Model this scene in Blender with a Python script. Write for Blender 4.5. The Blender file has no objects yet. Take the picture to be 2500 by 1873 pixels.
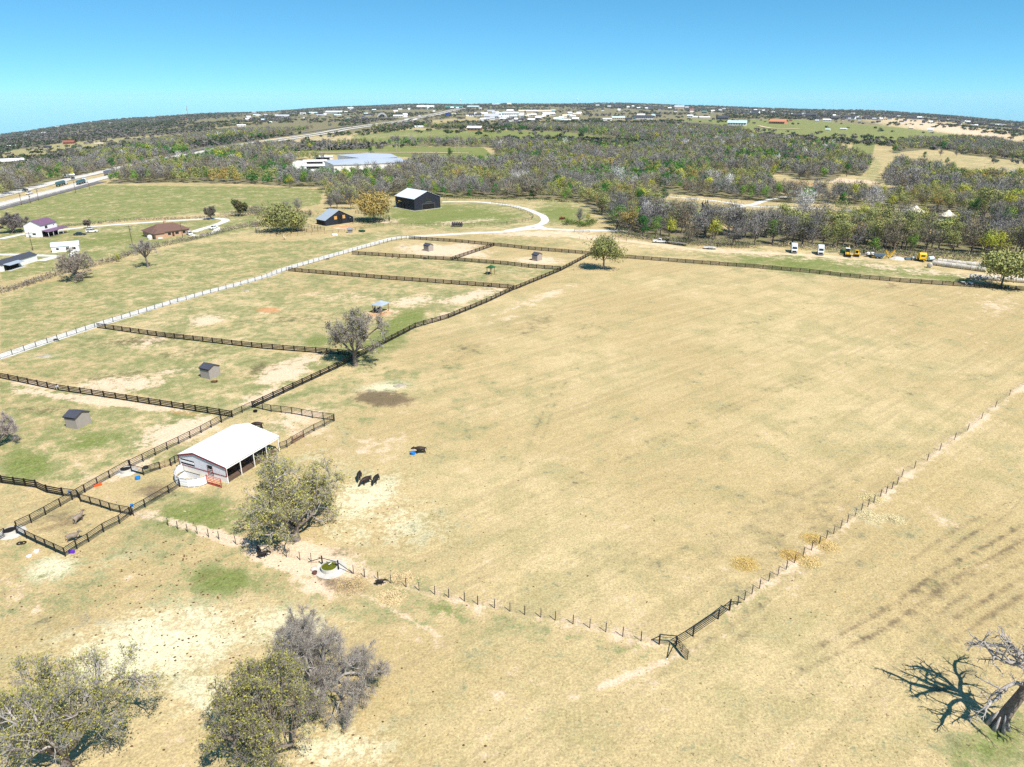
import bpy, math, random
import numpy as np
from math import sin, cos, tan, pi, radians, atan2, hypot, sqrt
random.seed(7)
RNG = np.random.default_rng(11)
S = bpy.context.scene
COL = S.collection

# ------------------------------------------------------------------ camera model and terrain
FPX, PITCH, CAMH, CX, CY = 1700.0, radians(22.35), 60.0, 1250.0, 936.5
cp, sp = cos(PITCH), sin(PITCH)
RMAX = 8400.0
# the land: flat round the paddocks, falling gently away to both sides in the distance
HU = [-400, 0, 151, 302, 453, 640, 841, 1022, 1233, 1502, 1652, 1840, 2142, 2323, 2500, 2900]
HV = [410, 335, 311, 294, 282, 273, 261, 256, 253, 253, 257.5, 263, 273, 285, 302, 344]


def azdep(u, v):
    x = (np.asarray(u, float) - CX) / FPX
    y = -(np.asarray(v, float) - CY) / FPX
    b, c = cp + y * sp, y * cp - sp
    return np.arctan2(x, b), -c / np.hypot(x, b)


HAZ, HDEP = azdep(HU, HV)


def slope(az):
    return np.interp(az, HAZ, HDEP) - CAMH / RMAX


def ramp(d):
    return 110.0 * np.logaddexp(0, (d - 620.0) / 110.0)


def bumps(x, y):
    d = np.hypot(x, y)
    k = np.clip((d - 1500) / 2500, 0, 1)
    return k * (5.0 * np.sin(x / 410 + 1.3) * np.sin(y / 730 + .4) + 3.0 * np.sin(x / 170 + y / 390))


def land(x, y):
    return -slope(np.arctan2(x, y)) * ramp(np.hypot(x, y)) + bumps(x, y)


def G(u, v, z=0.0):
    """ground point (plus height z) seen at photo pixel u, v"""
    az, dp = azdep(u, v)
    s = slope(az)
    lo = np.full(np.shape(az), 5.0)
    hi = np.full(np.shape(az), RMAX)
    for _ in range(44):
        m = (lo + hi) / 2
        f = CAMH - z - m * dp + s * ramp(m)
        lo = np.where(f > 0, m, lo)
        hi = np.where(f > 0, hi, m)
    m = (lo + hi) / 2
    x, y = m * np.sin(az), m * np.cos(az)
    return np.stack([x, y, land(x, y)], -1)


def PX(x, y, z):
    zz = z - CAMH
    f = y * cp - zz * sp
    f = np.where(np.abs(f) < 1e-3, 1e-3, f)
    return CX + FPX * x / f, CY - FPX * (y * sp + zz * cp) / f, f


CROPS = dict(s=(0, 0, 1), d=(0, 0, .8848), C1=(0, 220, 3.314), C2=(600, 220, 3.314), C3=(1200, 220, 3.314), C4=(1840, 220, 3.314),
             D1=(0, 680, 3.314), D2=(400, 900, 3.186), D3=(0, 1000, 3.946), D4=(1500, 480, 2.212), E1=(0, 1400, 2.212),
             E2=(900, 1350, 3.687), E3=(1500, 1150, 3.16), E4=(2050, 1450, 3.918), W=(400, 1010, 6.9125), K=(760, 440, 5.53),
             A=(0, 400, 7.9), B=(0, 520, 7.9), Q=(2020, 580, 7.373), V=(2200, 600, 7.373), T=(1900, 590, 11.06), U=(1560, 570, 9.217),
             J=(880, 640, 5.821), L=(0, 1180, 8.285), M=(260, 1080, 7.373), N=(500, 960, 6.506), O=(740, 1330, 8.508), Y=(820, 1060, 8.508),
             F1=(0, 250, 4.424), F2=(500, 230, 4.424), F3=(950, 230, 4.424), F4=(1450, 230, 4.424), F5=(1950, 230, 4.022))


def cr(c, *pts):
    ox, oy, s = CROPS[c]
    return [(ox + x / s, oy + y / s) for x, y in pts]


def g(c, x, y, z=0.0):
    u, v = cr(c, (x, y))[0]
    return G(u, v, z)


def gs(c, *pts):
    return [G(u, v) for u, v in cr(c, *pts)]


def hgt(base, top):
    """height of something standing at pixel base whose top shows at pixel top"""
    b = G(*base)
    az, dp = azdep(*top)
    return float(CAMH - hypot(b[0], b[1]) * dp - b[2])


# ------------------------------------------------------------------ materials
MATS = {}


def nn(nt, t, **kw):
    n = nt.nodes.new(t)
    for k, v in kw.items():
        setattr(n, k, v)
    return n


def mat(name, col, rough=.75, var=.18, scale=1.5, metal=0.0, spec=.3, bump=0.0, objrand=0.0, detail=4):
    if name in MATS:
        return MATS[name]
    m = bpy.data.materials.new(name)
    m.use_nodes = True
    nt = m.node_tree
    b = nt.nodes['Principled BSDF']
    b.inputs['Roughness'].default_value = rough
    b.inputs['Metallic'].default_value = metal
    b.inputs['Specular IOR Level'].default_value = spec
    tc = nn(nt, 'ShaderNodeTexCoord')
    no = nn(nt, 'ShaderNodeTexNoise')
    no.inputs['Scale'].default_value = scale
    no.inputs['Detail'].default_value = detail
    nt.links.new(tc.outputs['Object'], no.inputs['Vector'])
    mr = nn(nt, 'ShaderNodeMapRange')
    mr.inputs['From Min'].default_value = .25
    mr.inputs['From Max'].default_value = .75
    mr.inputs['To Min'].default_value = 1 - var
    mr.inputs['To Max'].default_value = 1 + var
    nt.links.new(no.outputs['Fac'], mr.inputs['Value'])
    out = mr.outputs['Result']
    if objrand:
        oi = nn(nt, 'ShaderNodeObjectInfo')
        m2 = nn(nt, 'ShaderNodeMapRange')
        m2.inputs['To Min'].default_value = 1 - objrand
        m2.inputs['To Max'].default_value = 1 + objrand
        nt.links.new(oi.outputs['Random'], m2.inputs['Value'])
        mu = nn(nt, 'ShaderNodeMath', operation='MULTIPLY')
        nt.links.new(out, mu.inputs[0])
        nt.links.new(m2.outputs['Result'], mu.inputs[1])
        out = mu.outputs[0]
    vm = nn(nt, 'ShaderNodeVectorMath', operation='SCALE')
    vm.inputs[0].default_value = col[:3]
    nt.links.new(out, vm.inputs['Scale'])
    nt.links.new(vm.outputs[0], b.inputs['Base Color'])
    if bump:
        bp = nn(nt, 'ShaderNodeBump')
        bp.inputs['Strength'].default_value = bump
        bp.inputs['Distance'].default_value = .03
        nt.links.new(no.outputs['Fac'], bp.inputs['Height'])
        nt.links.new(bp.outputs['Normal'], b.inputs['Normal'])
    MATS[name] = m
    return m


def ribbed(name, col, dark, scale, axis=0, rough=.5, metal=0.0):
    """sheet metal or boarding with ribs in relief"""
    m = mat(name, col, rough=rough, metal=metal, var=.08)
    nt = m.node_tree
    b = nt.nodes['Principled BSDF']
    tc = nn(nt, 'ShaderNodeTexCoord')
    wv = nn(nt, 'ShaderNodeTexWave', bands_direction='XYZ'[axis], wave_profile='SIN')
    wv.inputs['Scale'].default_value = scale
    nt.links.new(tc.outputs['Object'], wv.inputs['Vector'])
    bp = nn(nt, 'ShaderNodeBump')
    bp.inputs['Strength'].default_value = dark
    bp.inputs['Distance'].default_value = .04
    nt.links.new(wv.outputs['Color'], bp.inputs['Height'])
    nt.links.new(bp.outputs['Normal'], b.inputs['Normal'])
    return m


def tint_mat(name, rough=.8, var=.25, scale=.9, objrand=.16):
    """foliage and twigs: colour stored per clump, varied by noise and per tree"""
    m = bpy.data.materials.new(name)
    m.use_nodes = True
    nt = m.node_tree
    b = nt.nodes['Principled BSDF']
    b.inputs['Roughness'].default_value = rough
    b.inputs['Specular IOR Level'].default_value = .15
    at = nn(nt, 'ShaderNodeAttribute', attribute_name='tint')
    tc = nn(nt, 'ShaderNodeTexCoord')
    no = nn(nt, 'ShaderNodeTexNoise')
    no.inputs['Scale'].default_value = scale
    nt.links.new(tc.outputs['Object'], no.inputs['Vector'])
    mr = nn(nt, 'ShaderNodeMapRange')
    mr.inputs['From Min'].default_value = .3
    mr.inputs['From Max'].default_value = .7
    mr.inputs['To Min'].default_value = 1 - var
    mr.inputs['To Max'].default_value = 1 + var
    nt.links.new(no.outputs['Fac'], mr.inputs['Value'])
    oi = nn(nt, 'ShaderNodeObjectInfo')
    m2 = nn(nt, 'ShaderNodeMapRange')
    m2.inputs['To Min'].default_value = 1 - objrand
    m2.inputs['To Max'].default_value = 1 + objrand
    nt.links.new(oi.outputs['Random'], m2.inputs['Value'])
    mu = nn(nt, 'ShaderNodeMath', operation='MULTIPLY')
    nt.links.new(mr.outputs['Result'], mu.inputs[0])
    nt.links.new(m2.outputs['Result'], mu.inputs[1])
    vm = nn(nt, 'ShaderNodeVectorMath', operation='SCALE')
    nt.links.new(at.outputs['Color'], vm.inputs[0])
    nt.links.new(mu.outputs[0], vm.inputs['Scale'])
    nt.links.new(vm.outputs[0], b.inputs['Base Color'])
    return m


M_FOL = tint_mat('foliage')
M_BARK = mat('bark', (.17, .14, .12), rough=.9, var=.45, scale=3, bump=.6)
M_PALEBARK = mat('pale_bark', (.34, .31, .285), rough=.9, var=.4, scale=2.5, bump=.5)
M_BOARD = mat('dark_fence_board', (.014, .009, .008), rough=.7, var=.4, scale=1.2)
M_PIPE = mat('black_pipe', (.014, .014, .016), rough=.5, var=.3, scale=2)
M_RUST = mat('rusty_pipe', (.20, .085, .05), rough=.8, var=.4, scale=3)
M_REDP = mat('red_paint', (.42, .03, .025), rough=.5, var=.25, scale=2)
M_TPOST = mat('steel_post', (.05, .045, .04), rough=.7, var=.4)
M_WIRE = mat('fence_wire', (.14, .13, .12), rough=.5, metal=.5)
M_WMETAL = ribbed('white_metal_roof', (.82, .83, .85), .10, 1.6, axis=1, rough=.55)
M_WWALL = ribbed('white_metal_wall', (.74, .74, .76), .30, 1.3, axis=1, rough=.7)
M_MAROON = mat('maroon_trim', (.20, .03, .035), rough=.5)
M_WHITE = mat('white_paint', (.80, .80, .80), rough=.5, var=.06)
M_OFFW = mat('off_white_siding', (.70, .68, .64), rough=.6, var=.1)
M_NAVY = ribbed('black_metal_wall', (.016, .019, .030), .12, 1.5, axis=0, rough=.75)
M_LROOF = ribbed('pale_metal_roof', (.60, .65, .70), .10, 1.2, axis=1, rough=.55)
M_WHROOF = ribbed('grey_sheet_roof', (.40, .44, .50), .10, .6, axis=1, rough=.55)
M_BROOF = ribbed('blue_grey_roof', (.32, .37, .42), .10, 1.2, axis=1, rough=.55)
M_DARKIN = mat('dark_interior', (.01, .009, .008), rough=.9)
M_WOODY = mat('yellow_wood_panel', (.55, .30, .08), rough=.7)
M_SHED = ribbed('grey_shed_boarding', (.33, .29, .26), .25, 1.6, axis=0, rough=.85)
M_SHING = mat('blue_grey_shingle', (.055, .06, .08), rough=.85, var=.3, scale=4)
M_POSTW = mat('raw_timber', (.32, .19, .09), rough=.8, var=.3, scale=3)
M_GLASS = mat('dark_glass', (.015, .02, .025), rough=.12, spec=.6, var=.1)
M_TYRE = mat('tyre_rubber', (.018, .017, .016), rough=.9, var=.3)
M_YEL = mat('yellow_machine_paint', (.78, .47, .02), rough=.45, var=.15)
M_BLUE = mat('blue_plastic', (.02, .22, .62), rough=.4)
M_GREEN = mat('green_machine_paint', (.02, .09, .03), rough=.45)
M_GREY = mat('grey_steel', (.22, .22, .23), rough=.5, metal=.2, var=.25)
M_CONC = mat('concrete', (.52, .49, .44), rough=.9, var=.2, scale=1.0)
M_WATER = mat('green_water', (.10, .11, .01), rough=.15, spec=.5)
M_HAYW = mat('net_wrapped_hay', (.50, .46, .40), rough=.85, var=.3, scale=2.2, bump=.5, objrand=.12)
M_BLACKCOW = mat('black_hide', (.016, .012, .011), rough=.6, var=.5, scale=3)
M_BROWNCOW = mat('brown_black_hide', (.030, .017, .012), rough=.6, var=.5, scale=3)
M_DONK = mat('grey_brown_hide', (.24, .19, .15), rough=.8, var=.3, scale=3)
M_CREAM = mat('cream_hide', (.62, .50, .33), rough=.8, var=.25, scale=3)
M_PAINTH = mat('pale_pony_hide', (.45, .42, .40), rough=.8, var=.6, scale=1.6)
M_GOATB = mat('brown_goat_hide', (.12, .05, .025), rough=.8, var=.4)
M_PURP = mat('purple_grey_roof', (.16, .09, .15), rough=.7)
M_REDBR = mat('brown_shingle', (.15, .085, .065), rough=.85, var=.25, scale=3)
M_BRICK = mat('tan_brick', (.48, .30, .20), rough=.85, var=.2, scale=4)
M_POLE = mat('pole_timber', (.13, .085, .055), rough=.85, var=.3)
M_PALEPOLE = mat('weathered_pole', (.42, .36, .28), rough=.85, var=.25)
M_CANVAS = mat('cream_canvas', (.72, .64, .50), rough=.8, var=.08)
M_DECK = mat('dark_timber', (.07, .045, .03), rough=.8, var=.3)
M_SILVER = mat('silver_tank', (.55, .58, .60), rough=.3, metal=.6)
M_ORANGE = mat('orange_plastic', (.75, .10, .02), rough=.5)
M_VIOLET = mat('violet_plastic', (.13, .03, .45), rough=.5)
M_DUNG = mat('dung', (.10, .055, .025), rough=.95, var=.4)


# ------------------------------------------------------------------ mesh helpers
class MB:
    def __init__(s):
        s.v, s.f, s.m, s.mats = [], [], [], []

    def mi(s, m):
        if m not in s.mats:
            s.mats.append(m)
        return s.mats.index(m)

    def add(s, vs, fs, m):
        o = len(s.v)
        k = s.mi(m)
        s.v += [tuple(map(float, p)) for p in vs]
        for f in fs:
            s.f.append(tuple(o + i for i in f))
            s.m.append(k)
        return s

    def box(s, c, d, m, rz=0.0, top=(1, 1)):
        x, y, z = c
        a, b, h = d[0] / 2, d[1] / 2, d[2] / 2
        vs = []
        for zz, kx, ky in ((-h, 1, 1), (h, top[0], top[1])):
            for sx, sy in ((-1, -1), (1, -1), (1, 1), (-1, 1)):
                px, py = sx * a * kx, sy * b * ky
                vs.append((x + px * cos(rz) - py * sin(rz), y + px * sin(rz) + py * cos(rz), z + zz))
        return s.add(vs, [(3, 2, 1, 0), (4, 5, 6, 7), (0, 1, 5, 4), (1, 2, 6, 5), (2, 3, 7, 6), (3, 0, 4, 7)], m)

    def bar(s, p, q, w, h, m):
        p, q = np.array(p, float), np.array(q, float)
        d = q - p
        L = np.linalg.norm(d)
        if L < 1e-6:
            return s
        d /= L
        a = np.cross(d, (0, 0, 1))
        if np.linalg.norm(a) < 1e-3:
            a = np.array((1., 0, 0))
        a /= np.linalg.norm(a)
        b = np.cross(a, d)
        vs = []
        for e in (p, q):
            for i, j in ((-1, -1), (1, -1), (1, 1), (-1, 1)):
                vs.append(e + a * i * w / 2 + b * j * h / 2)
        return s.add(vs, [(3, 2, 1, 0), (4, 5, 6, 7), (0, 1, 5, 4), (1, 2, 6, 5), (2, 3, 7, 6), (3, 0, 4, 7)], m)

    def tube(s, p, q, r0, r1, m, n=6, cap=True):
        p, q = np.array(p, float), np.array(q, float)
        d = q - p
        d /= max(np.linalg.norm(d), 1e-9)
        a = np.cross(d, (0, 0, 1))
        if np.linalg.norm(a) < 1e-3:
            a = np.array((1., 0, 0))
        a /= np.linalg.norm(a)
        b = np.cross(a, d)
        vs = []
        for e, r in ((p, r0), (q, r1)):
            for i in range(n):
                t = 2 * pi * i / n
                vs.append(e + (a * cos(t) + b * sin(t)) * r)
        fs = [(i, (i + 1) % n, n + (i + 1) % n, n + i) for i in range(n)]
        if cap:
            fs += [tuple(range(n))[::-1], tuple(range(n, 2 * n))]
        return s.add(vs, fs, m)

    def prism(s, poly, y0, y1, m, k0=None, axis='y'):
        """polygon in (x, z) swept along y; axis 'x' sweeps a (y, z) polygon along x"""
        n = len(poly)
        vs = []
        for t in (y0, y1):
            for a, z in poly:
                vs.append((a, t, z) if axis == 'y' else (t, a, z))
        fs = [tuple(range(n)), tuple(range(n, 2 * n))[::-1]] + [(i, n + i, n + (i + 1) % n, (i + 1) % n) for i in range(n)]
        return s.add(vs, fs, m)

    def lathe(s, c, prof, m, n=12, top=True):
        vs = []
        for r, z in prof:
            for i in range(n):
                t = 2 * pi * i / n
                vs.append((c[0] + r * cos(t), c[1] + r * sin(t), c[2] + z))
        fs = []
        for k in range(len(prof) - 1):
            for i in range(n):
                j = (i + 1) % n
                fs.append((k * n + i, k * n + j, (k + 1) * n + j, (k + 1) * n + i))
        if top:
            fs.append(tuple((len(prof) - 1) * n + i for i in range(n)))
        return s.add(vs, fs, m)

    def mesh(s, name, smooth=False):
        me = bpy.data.meshes.new(name)
        me.from_pydata(s.v, [], s.f)
        for m in s.mats:
            me.materials.append(m)
        me.polygons.foreach_set('material_index', s.m)
        if smooth:
            me.polygons.foreach_set('use_smooth', [True] * len(s.f))
        me.update()
        return me

    def build(s, name, parent=None, smooth=False, loc=None):
        o = bpy.data.objects.new(name, s.mesh(name, smooth))
        COL.objects.link(o)
        if parent:
            o.parent = parent
        if loc is not None:
            o.location = loc
        return o


def tag(o, label, cat, group=None, kind=None):
    if label:
        o['label'] = label
    if cat:
        o['category'] = cat
    if group:
        o['group'] = group
    if kind:
        o['kind'] = kind
    return o


def thing(name, label, cat, loc=(0, 0, 0), rz=0.0, group=None):
    o = bpy.data.objects.new(name, None)
    COL.objects.link(o)
    o.empty_display_size = .3
    o.location = [float(c) for c in loc]
    o.rotation_euler = (0, 0, rz)
    return tag(o, label, cat, group)


def put(name, mesh, parent=None, loc=(0, 0, 0), rz=0.0, sc=1.0):
    o = bpy.data.objects.new(name, mesh)
    COL.objects.link(o)
    o.parent = parent
    o.location = [float(c) for c in loc]
    o.rotation_euler = (0, 0, rz)
    o.scale = (sc, sc, sc) if not isinstance(sc, tuple) else sc
    return o


def copy_tree(o, parent=None):
    c = o.copy()
    COL.objects.link(c)
    c.parent = parent
    for ch in list(o.children):
        copy_tree(ch, c)
    return c


def tri_mesh(name, V, F, mats, mi=None, tint=None, smooth=False):
    """fast mesh from numpy arrays; F is (n, 3) or (n, 4)"""
    me = bpy.data.meshes.new(name)
    V = np.ascontiguousarray(V, np.float32)
    F = np.ascontiguousarray(F, np.int32)
    n, k = F.shape
    me.vertices.add(len(V))
    me.vertices.foreach_set('co', V.ravel())
    me.loops.add(n * k)
    me.loops.foreach_set('vertex_index', F.ravel())
    me.polygons.add(n)
    me.polygons.foreach_set('loop_start', np.arange(0, n * k, k, dtype=np.int32))
    for m in mats:
        me.materials.append(m)
    if mi is not None:
        me.polygons.foreach_set('material_index', np.ascontiguousarray(mi, np.int32))
    if tint is not None:
        at = me.attributes.new('tint', 'FLOAT_COLOR', 'POINT')
        c = np.ones((len(V), 4), np.float32)
        c[:, :3] = tint
        at.data.foreach_set('color', c.ravel())
    me.polygons.foreach_set('use_smooth', np.full(n, smooth))
    me.update(calc_edges=True)
    return me


ORD = ['first', 'second', 'third', 'fourth', 'fifth', 'sixth', 'seventh', 'eighth', 'ninth', 'tenth', 'eleventh', 'twelfth', 'thirteenth',
       'fourteenth', 'fifteenth', 'sixteenth', 'seventeenth', 'eighteenth', 'nineteenth', 'twentieth']


def ordi(i):
    if i < 20:
        return ORD[i]
    n = i + 1
    t = ['', '', 'twenty', 'thirty', 'forty', 'fifty', 'sixty', 'seventy', 'eighty', 'ninety'][n // 10 % 10]
    pre = '' if n < 100 else 'hundred-and-'
    if n % 100 < 21 and n > 99:
        return pre + (ORD[n % 100 - 1] if n % 100 else 'hundredth')
    return pre + (t + '-' + ORD[n % 10 - 1] if n % 10 else t[:-1] + 'ieth')


# ------------------------------------------------------------------ ground
def ellipse(u, v, cu, cv, ru, rv, ang=0.0):
    """soft patch (photo pixels), 1 at the centre falling to 0 at the rim; ang in degrees, positive = rising to the right"""
    a = radians(ang)
    du, dv = u - cu, -(v - cv)
    p, q = du * cos(a) + dv * sin(a), -du * sin(a) + dv * cos(a)
    return np.clip(1.25 - np.sqrt((p / ru) ** 2 + (q / rv) ** 2), 0, 1)


def in_poly(u, v, poly):
    u, v = np.asarray(u, float), np.asarray(v, float)
    r = np.zeros(np.shape(u), bool)
    n = len(poly)
    for i in range(n):
        x0, y0 = poly[i]
        x1, y1 = poly[(i + 1) % n]
        if y0 == y1:
            continue
        c = (y0 > v) != (y1 > v)
        r ^= c & (u < (x1 - x0) * (v - y0) / (y1 - y0) + x0)
    return r


def line_dist(x, y, pts):
    d = np.full(np.shape(x), 1e9)
    for a, b in zip(pts[:-1], pts[1:]):
        ax, ay, bx, by = a[0], a[1], b[0], b[1]
        L2 = (bx - ax) ** 2 + (by - ay) ** 2 + 1e-9
        t = np.clip(((x - ax) * (bx - ax) + (y - ay) * (by - ay)) / L2, 0, 1)
        d = np.minimum(d, np.hypot(x - ax - t * (bx - ax), y - ay - t * (by - ay)))
    return d


# patches: crop 'd' = the photograph 2212 pixels wide; (u, v, ru, rv, angle, weight)
PATCH = {
    'green': [(430, 1115, 130, 45, 0, 1.0), (330, 1125, 60, 20, -10, .5), (480, 1255, 120, 45, -5, .8), (560, 1250, 60, 30, 0, .4), (960, 1318, 75, 22, -12, .75),
              (1365, 1402, 40, 18, 0, .6), (890, 1250, 70, 26, -15, .5), (850, 1210, 90, 30, -5, .35), (60, 1005, 70, 40, 0, 1.1), (190, 955, 120, 26, 8, .9), (30, 840, 60, 12, 0, .5), (120, 900, 130, 26, 0, .45),
              (470, 850, 85, 26, 8, .6), (430, 880, 60, 16, 0, .5), (300, 770, 230, 40, 8, .45), (560, 715, 230, 30, 0, .35), (870, 695, 62, 22, 22, 1.25), (800, 745, 110, 40, 15, .8), (690, 740, 50, 22, 0, .8), (780, 800, 70, 16, 15, .45), (650, 850, 150, 25, 15, .5),
              (960, 800, 70, 70, 0, .3), (700, 880, 120, 18, 8, .5), (260, 515, 300, 26, 6, .8), (150, 550, 200, 30, 6, .4), (450, 495, 90, 14, 0, .45), (350, 430, 420, 40, 3, .35),
              (960, 465, 175, 28, 0, 1.1), (1060, 470, 90, 22, 0, .9), (820, 478, 60, 12, 0, .8), (700, 470, 60, 16, 0, .5), (1210, 462, 70, 24, 0, 1.0), (1210, 440, 110, 12, 0, .5), (1740, 572, 240, 22, -5, .85), (1985, 592, 180, 9, -8, 1.1), (1500, 555, 150, 12, -4, .3), (1130, 522, 130, 14, -3, .45),
              (900, 575, 200, 18, 0, .28), (620, 485, 50, 14, 0, .6), (560, 520, 60, 14, 0, .2), (300, 640, 400, 60, 12, .18), (1860, 540, 120, 8, 0, .6), (2160, 1600, 130, 60, 25, .7), (2080, 1640, 60, 40, 0, .6), (2060, 1230, 160, 20, 35, .3), (1700, 1255, 110, 18, 32, .35),
              (1550, 1330, 60, 20, 30, .35), (30, 1180, 60, 40, 0, .5), (90, 1280, 50, 30, 0, .3), (690, 1590, 60, 20, 0, .4), (780, 1330, 120, 18, -20, .4), (1540, 330, 700, 60, 0, .25),
              (600, 925, 60, 15, 20, .35), (360, 990, 130, 16, 20, .5), (1000, 880, 100, 90, 20, .22), (2000, 700, 60, 8, 0, .3), (40, 1060, 60, 22, 0, .3), (1150, 880, 140, 60, 20, .15)],
    'bare': [(585, 672, 34, 8, 0, .5), (440, 692, 50, 14, 8, .6), (330, 738, 60, 14, 10, .45), (620, 800, 80, 26, 22, .75), (560, 860, 70, 16, 22, .6), (250, 835, 130, 20, 5, .7), (380, 935, 110, 34, 20, .75), (280, 1010, 80, 20, 22, .6),
             (230, 868, 250, 10, -7, .85), (60, 830, 80, 12, -5, .6), (960, 542, 110, 16, -3, .9), (1165, 563, 60, 9, 0, .8), (1000, 532, 60, 10, 0, .5), (820, 676, 42, 10, 8, .9), (900, 650, 90, 14, 5, .5), (1020, 640, 90, 12, 12, .75), (940, 690, 80, 8, 22, .5),
             (700, 1215, 110, 42, -8, .85), (620, 1220, 120, 22, -18, .8), (480, 1160, 190, 14, -17, .75), (330, 1120, 60, 10, -15, .5), (690, 1265, 80, 30, -10, .6), (870, 1330, 170, 10, -28, .45), (1180, 640, 80, 10, 22, .45), (1120, 660, 90, 8, 20, .4), (1090, 690, 60, 7, 15, .4),
             (640, 905, 90, 20, 10, .5), (620, 925, 110, 22, -5, .4), (430, 1050, 80, 18, 15, .3), (200, 1040, 60, 24, 0, .4), (1600, 545, 400, 9, -4, .4), (1980, 585, 220, 10, -6, .45), (2150, 600, 90, 10, 0, .6), (2150, 660, 90, 30, 0, .3), (1180, 505, 140, 8, 0, .7), (1270, 512, 120, 6, -5, .7),
             (740, 492, 30, 5, 0, .8), (830, 478, 40, 6, 0, .6), (1000, 480, 120, 5, 5, .5), (1820, 390, 90, 7, -4, .8), (2050, 1130, 60, 24, -25, .4), (60, 1300, 90, 60, 0, .25), (1380, 1450, 300, 12, 22, .45), (1050, 1430, 250, 14, -20, .2), (1080, 1500, 60, 16, 0, .35),
             (720, 300, 400, 8, 3, .25), (300, 310, 300, 10, 10, .3), (2060, 280, 200, 14, -8, .7), (1750, 365, 60, 8, 0, .4), (380, 800, 60, 8, 10, .5), (800, 960, 120, 40, 0, .25), (760, 640, 100, 14, 0, .25)],
    'pale': [(110, 1228, 72, 34, 15, 1.0), (790, 1075, 110, 55, 15, .75), (700, 1000, 80, 40, 0, .35), (340, 1390, 270, 100, 12, .85), (600, 1340, 180, 60, 0, .55), (830, 836, 74, 16, 5, .95), (95, 770, 60, 12, 0, .55), (310, 1080, 50, 24, 25, .4), (720, 1620, 150, 70, 0, .7), (430, 1500, 110, 80, 0, .55), (860, 1130, 110, 80, 0, .45), (760, 1150, 90, 60, 0, .4),
             (1880, 1118, 50, 20, -15, .5), (1210, 470, 90, 8, 0, .45), (690, 920, 60, 14, -10, .3), (250, 1210, 120, 30, 18, .35), (900, 1140, 120, 60, 0, .3), (520, 1290, 150, 26, 0, .2), (480, 640, 160, 24, 10, .2)],
    'dark': [(828, 862, 70, 19, -5, 1.35), (740, 1264, 58, 20, -8, 1.1), (705, 1246, 30, 10, 0, .7), (1925, 616, 30, 7, -12, .5), (1965, 657, 30, 6, -10, .5), (330, 1062, 50, 22, 10, .65), (120, 1135, 80, 25, 10, .45), (130, 1110, 50, 18, 20, .3), (2050, 1480, 70, 30, 25, .4), (1700, 1150, 260, 140, 20, .25), (1990, 1290, 150, 50, 35, .35), (1400, 1200, 200, 60, 10, .15),
             (300, 735, 130, 12, 6, .5), (400, 760, 80, 14, 8, .4), (250, 815, 160, 12, 4, .45), (100, 885, 120, 10, 0, .4), (480, 940, 60, 14, 12, .4), (560, 800, 60, 14, 12, .45), (640, 690, 130, 10, 3, .35), (1160, 700, 70, 22, 20, .3), (1000, 760, 90, 20, 25, .25), (600, 1180, 70, 16, -14, .4), (740, 1190, 60, 16, 0, .35), (200, 1340, 140, 26, 8, .3), (340, 735, 70, 12, 5, .3), (210, 860, 90, 8, 0, .2)],
    'orange': [(582, 670, 34, 7, 0, 1.0), (820, 678, 34, 8, 5, .9), (1320, 580, 30, 5, 0, .4), (960, 530, 70, 6, 0, .35), (740, 490, 34, 4, 0, .8), (1520, 520, 120, 5, -5, .5), (1730, 397, 120, 4, -4, .6), (2170, 610, 60, 6, 0, .4), (400, 893, 90, 6, -7, .5)],
}
POLYS = [  # (layer, weight, polygon in photo pixels)
    ('green', 1.15, [(1000, 318), (1100, 316), (1400, 322), (1565, 338), (1540, 364), (1350, 356), (1150, 352), (880, 352), (860, 330)]),
    ('green', 1.0, [(720, 366), (900, 356), (1180, 360), (1200, 378), (1100, 392), (960, 382), (760, 376)]),
    ('green', .85, [(1640, 290), (1950, 292), (2200, 312), (2500, 345), (2500, 372), (2200, 350), (2140, 350), (2120, 400), (2080, 400), (2080, 345), (1900, 330), (1700, 305)]),
    ('green', .5, [(0, 372), (150, 350), (300, 335), (470, 325), (470, 345), (240, 362), (110, 385), (0, 395)]),
    ('green', .72, [(0, 500), (240, 452), (640, 456), (790, 462), (780, 500), (640, 520), (480, 520), (0, 570)]),
    ('green', .52, [(0, 720), (0, 860), (700, 650), (990, 580), (980, 560), (700, 590), (480, 590)]), ('green', .62, [(0, 570), (480, 540), (640, 520), (620, 560), (400, 600), (0, 690)]), ('green', .50, [(0, 900), (480, 990), (610, 990), (840, 880), (250, 800), (0, 870)]), ('green', .54, [(0, 930), (520, 1010), (180, 1180), (0, 1150)]), ('green', .46, [(260, 790), (860, 870), (1250, 705), (700, 665)]), ('green', .44, [(720, 655), (1260, 695), (1400, 650), (880, 620)]), ('green', .38, [(600, 1000), (830, 900), (1060, 900), (900, 1040), (800, 1010)]), ('green', .3, [(0, 1330), (330, 1260), (900, 1420), (1500, 1570), (1200, 1560), (600, 1480), (0, 1500)]),
    ('green', .5, [(1620, 486), (1840, 508), (1840, 560), (1690, 540)]),
    ('green', .45, [(1840, 560), (1880, 500), (2300, 535), (2260, 560)]),
    ('green', .5, [(2090, 440), (2130, 380), (2150, 400), (2150, 440), (2090, 445)]),
    ('green', .3, [(2180, 400), (2260, 375), (2500, 395), (2500, 430), (2340, 420)]),
    ('green', .35, [(640, 345), (900, 330), (1000, 300), (1150, 285), (1200, 290), (1050, 318), (850, 335), (700, 352)]),
    ('wood', .9, [(0, 478), (180, 440), (430, 382), (620, 350), (640, 300), (430, 330), (300, 340), (200, 400), (0, 420)]),
]
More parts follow.
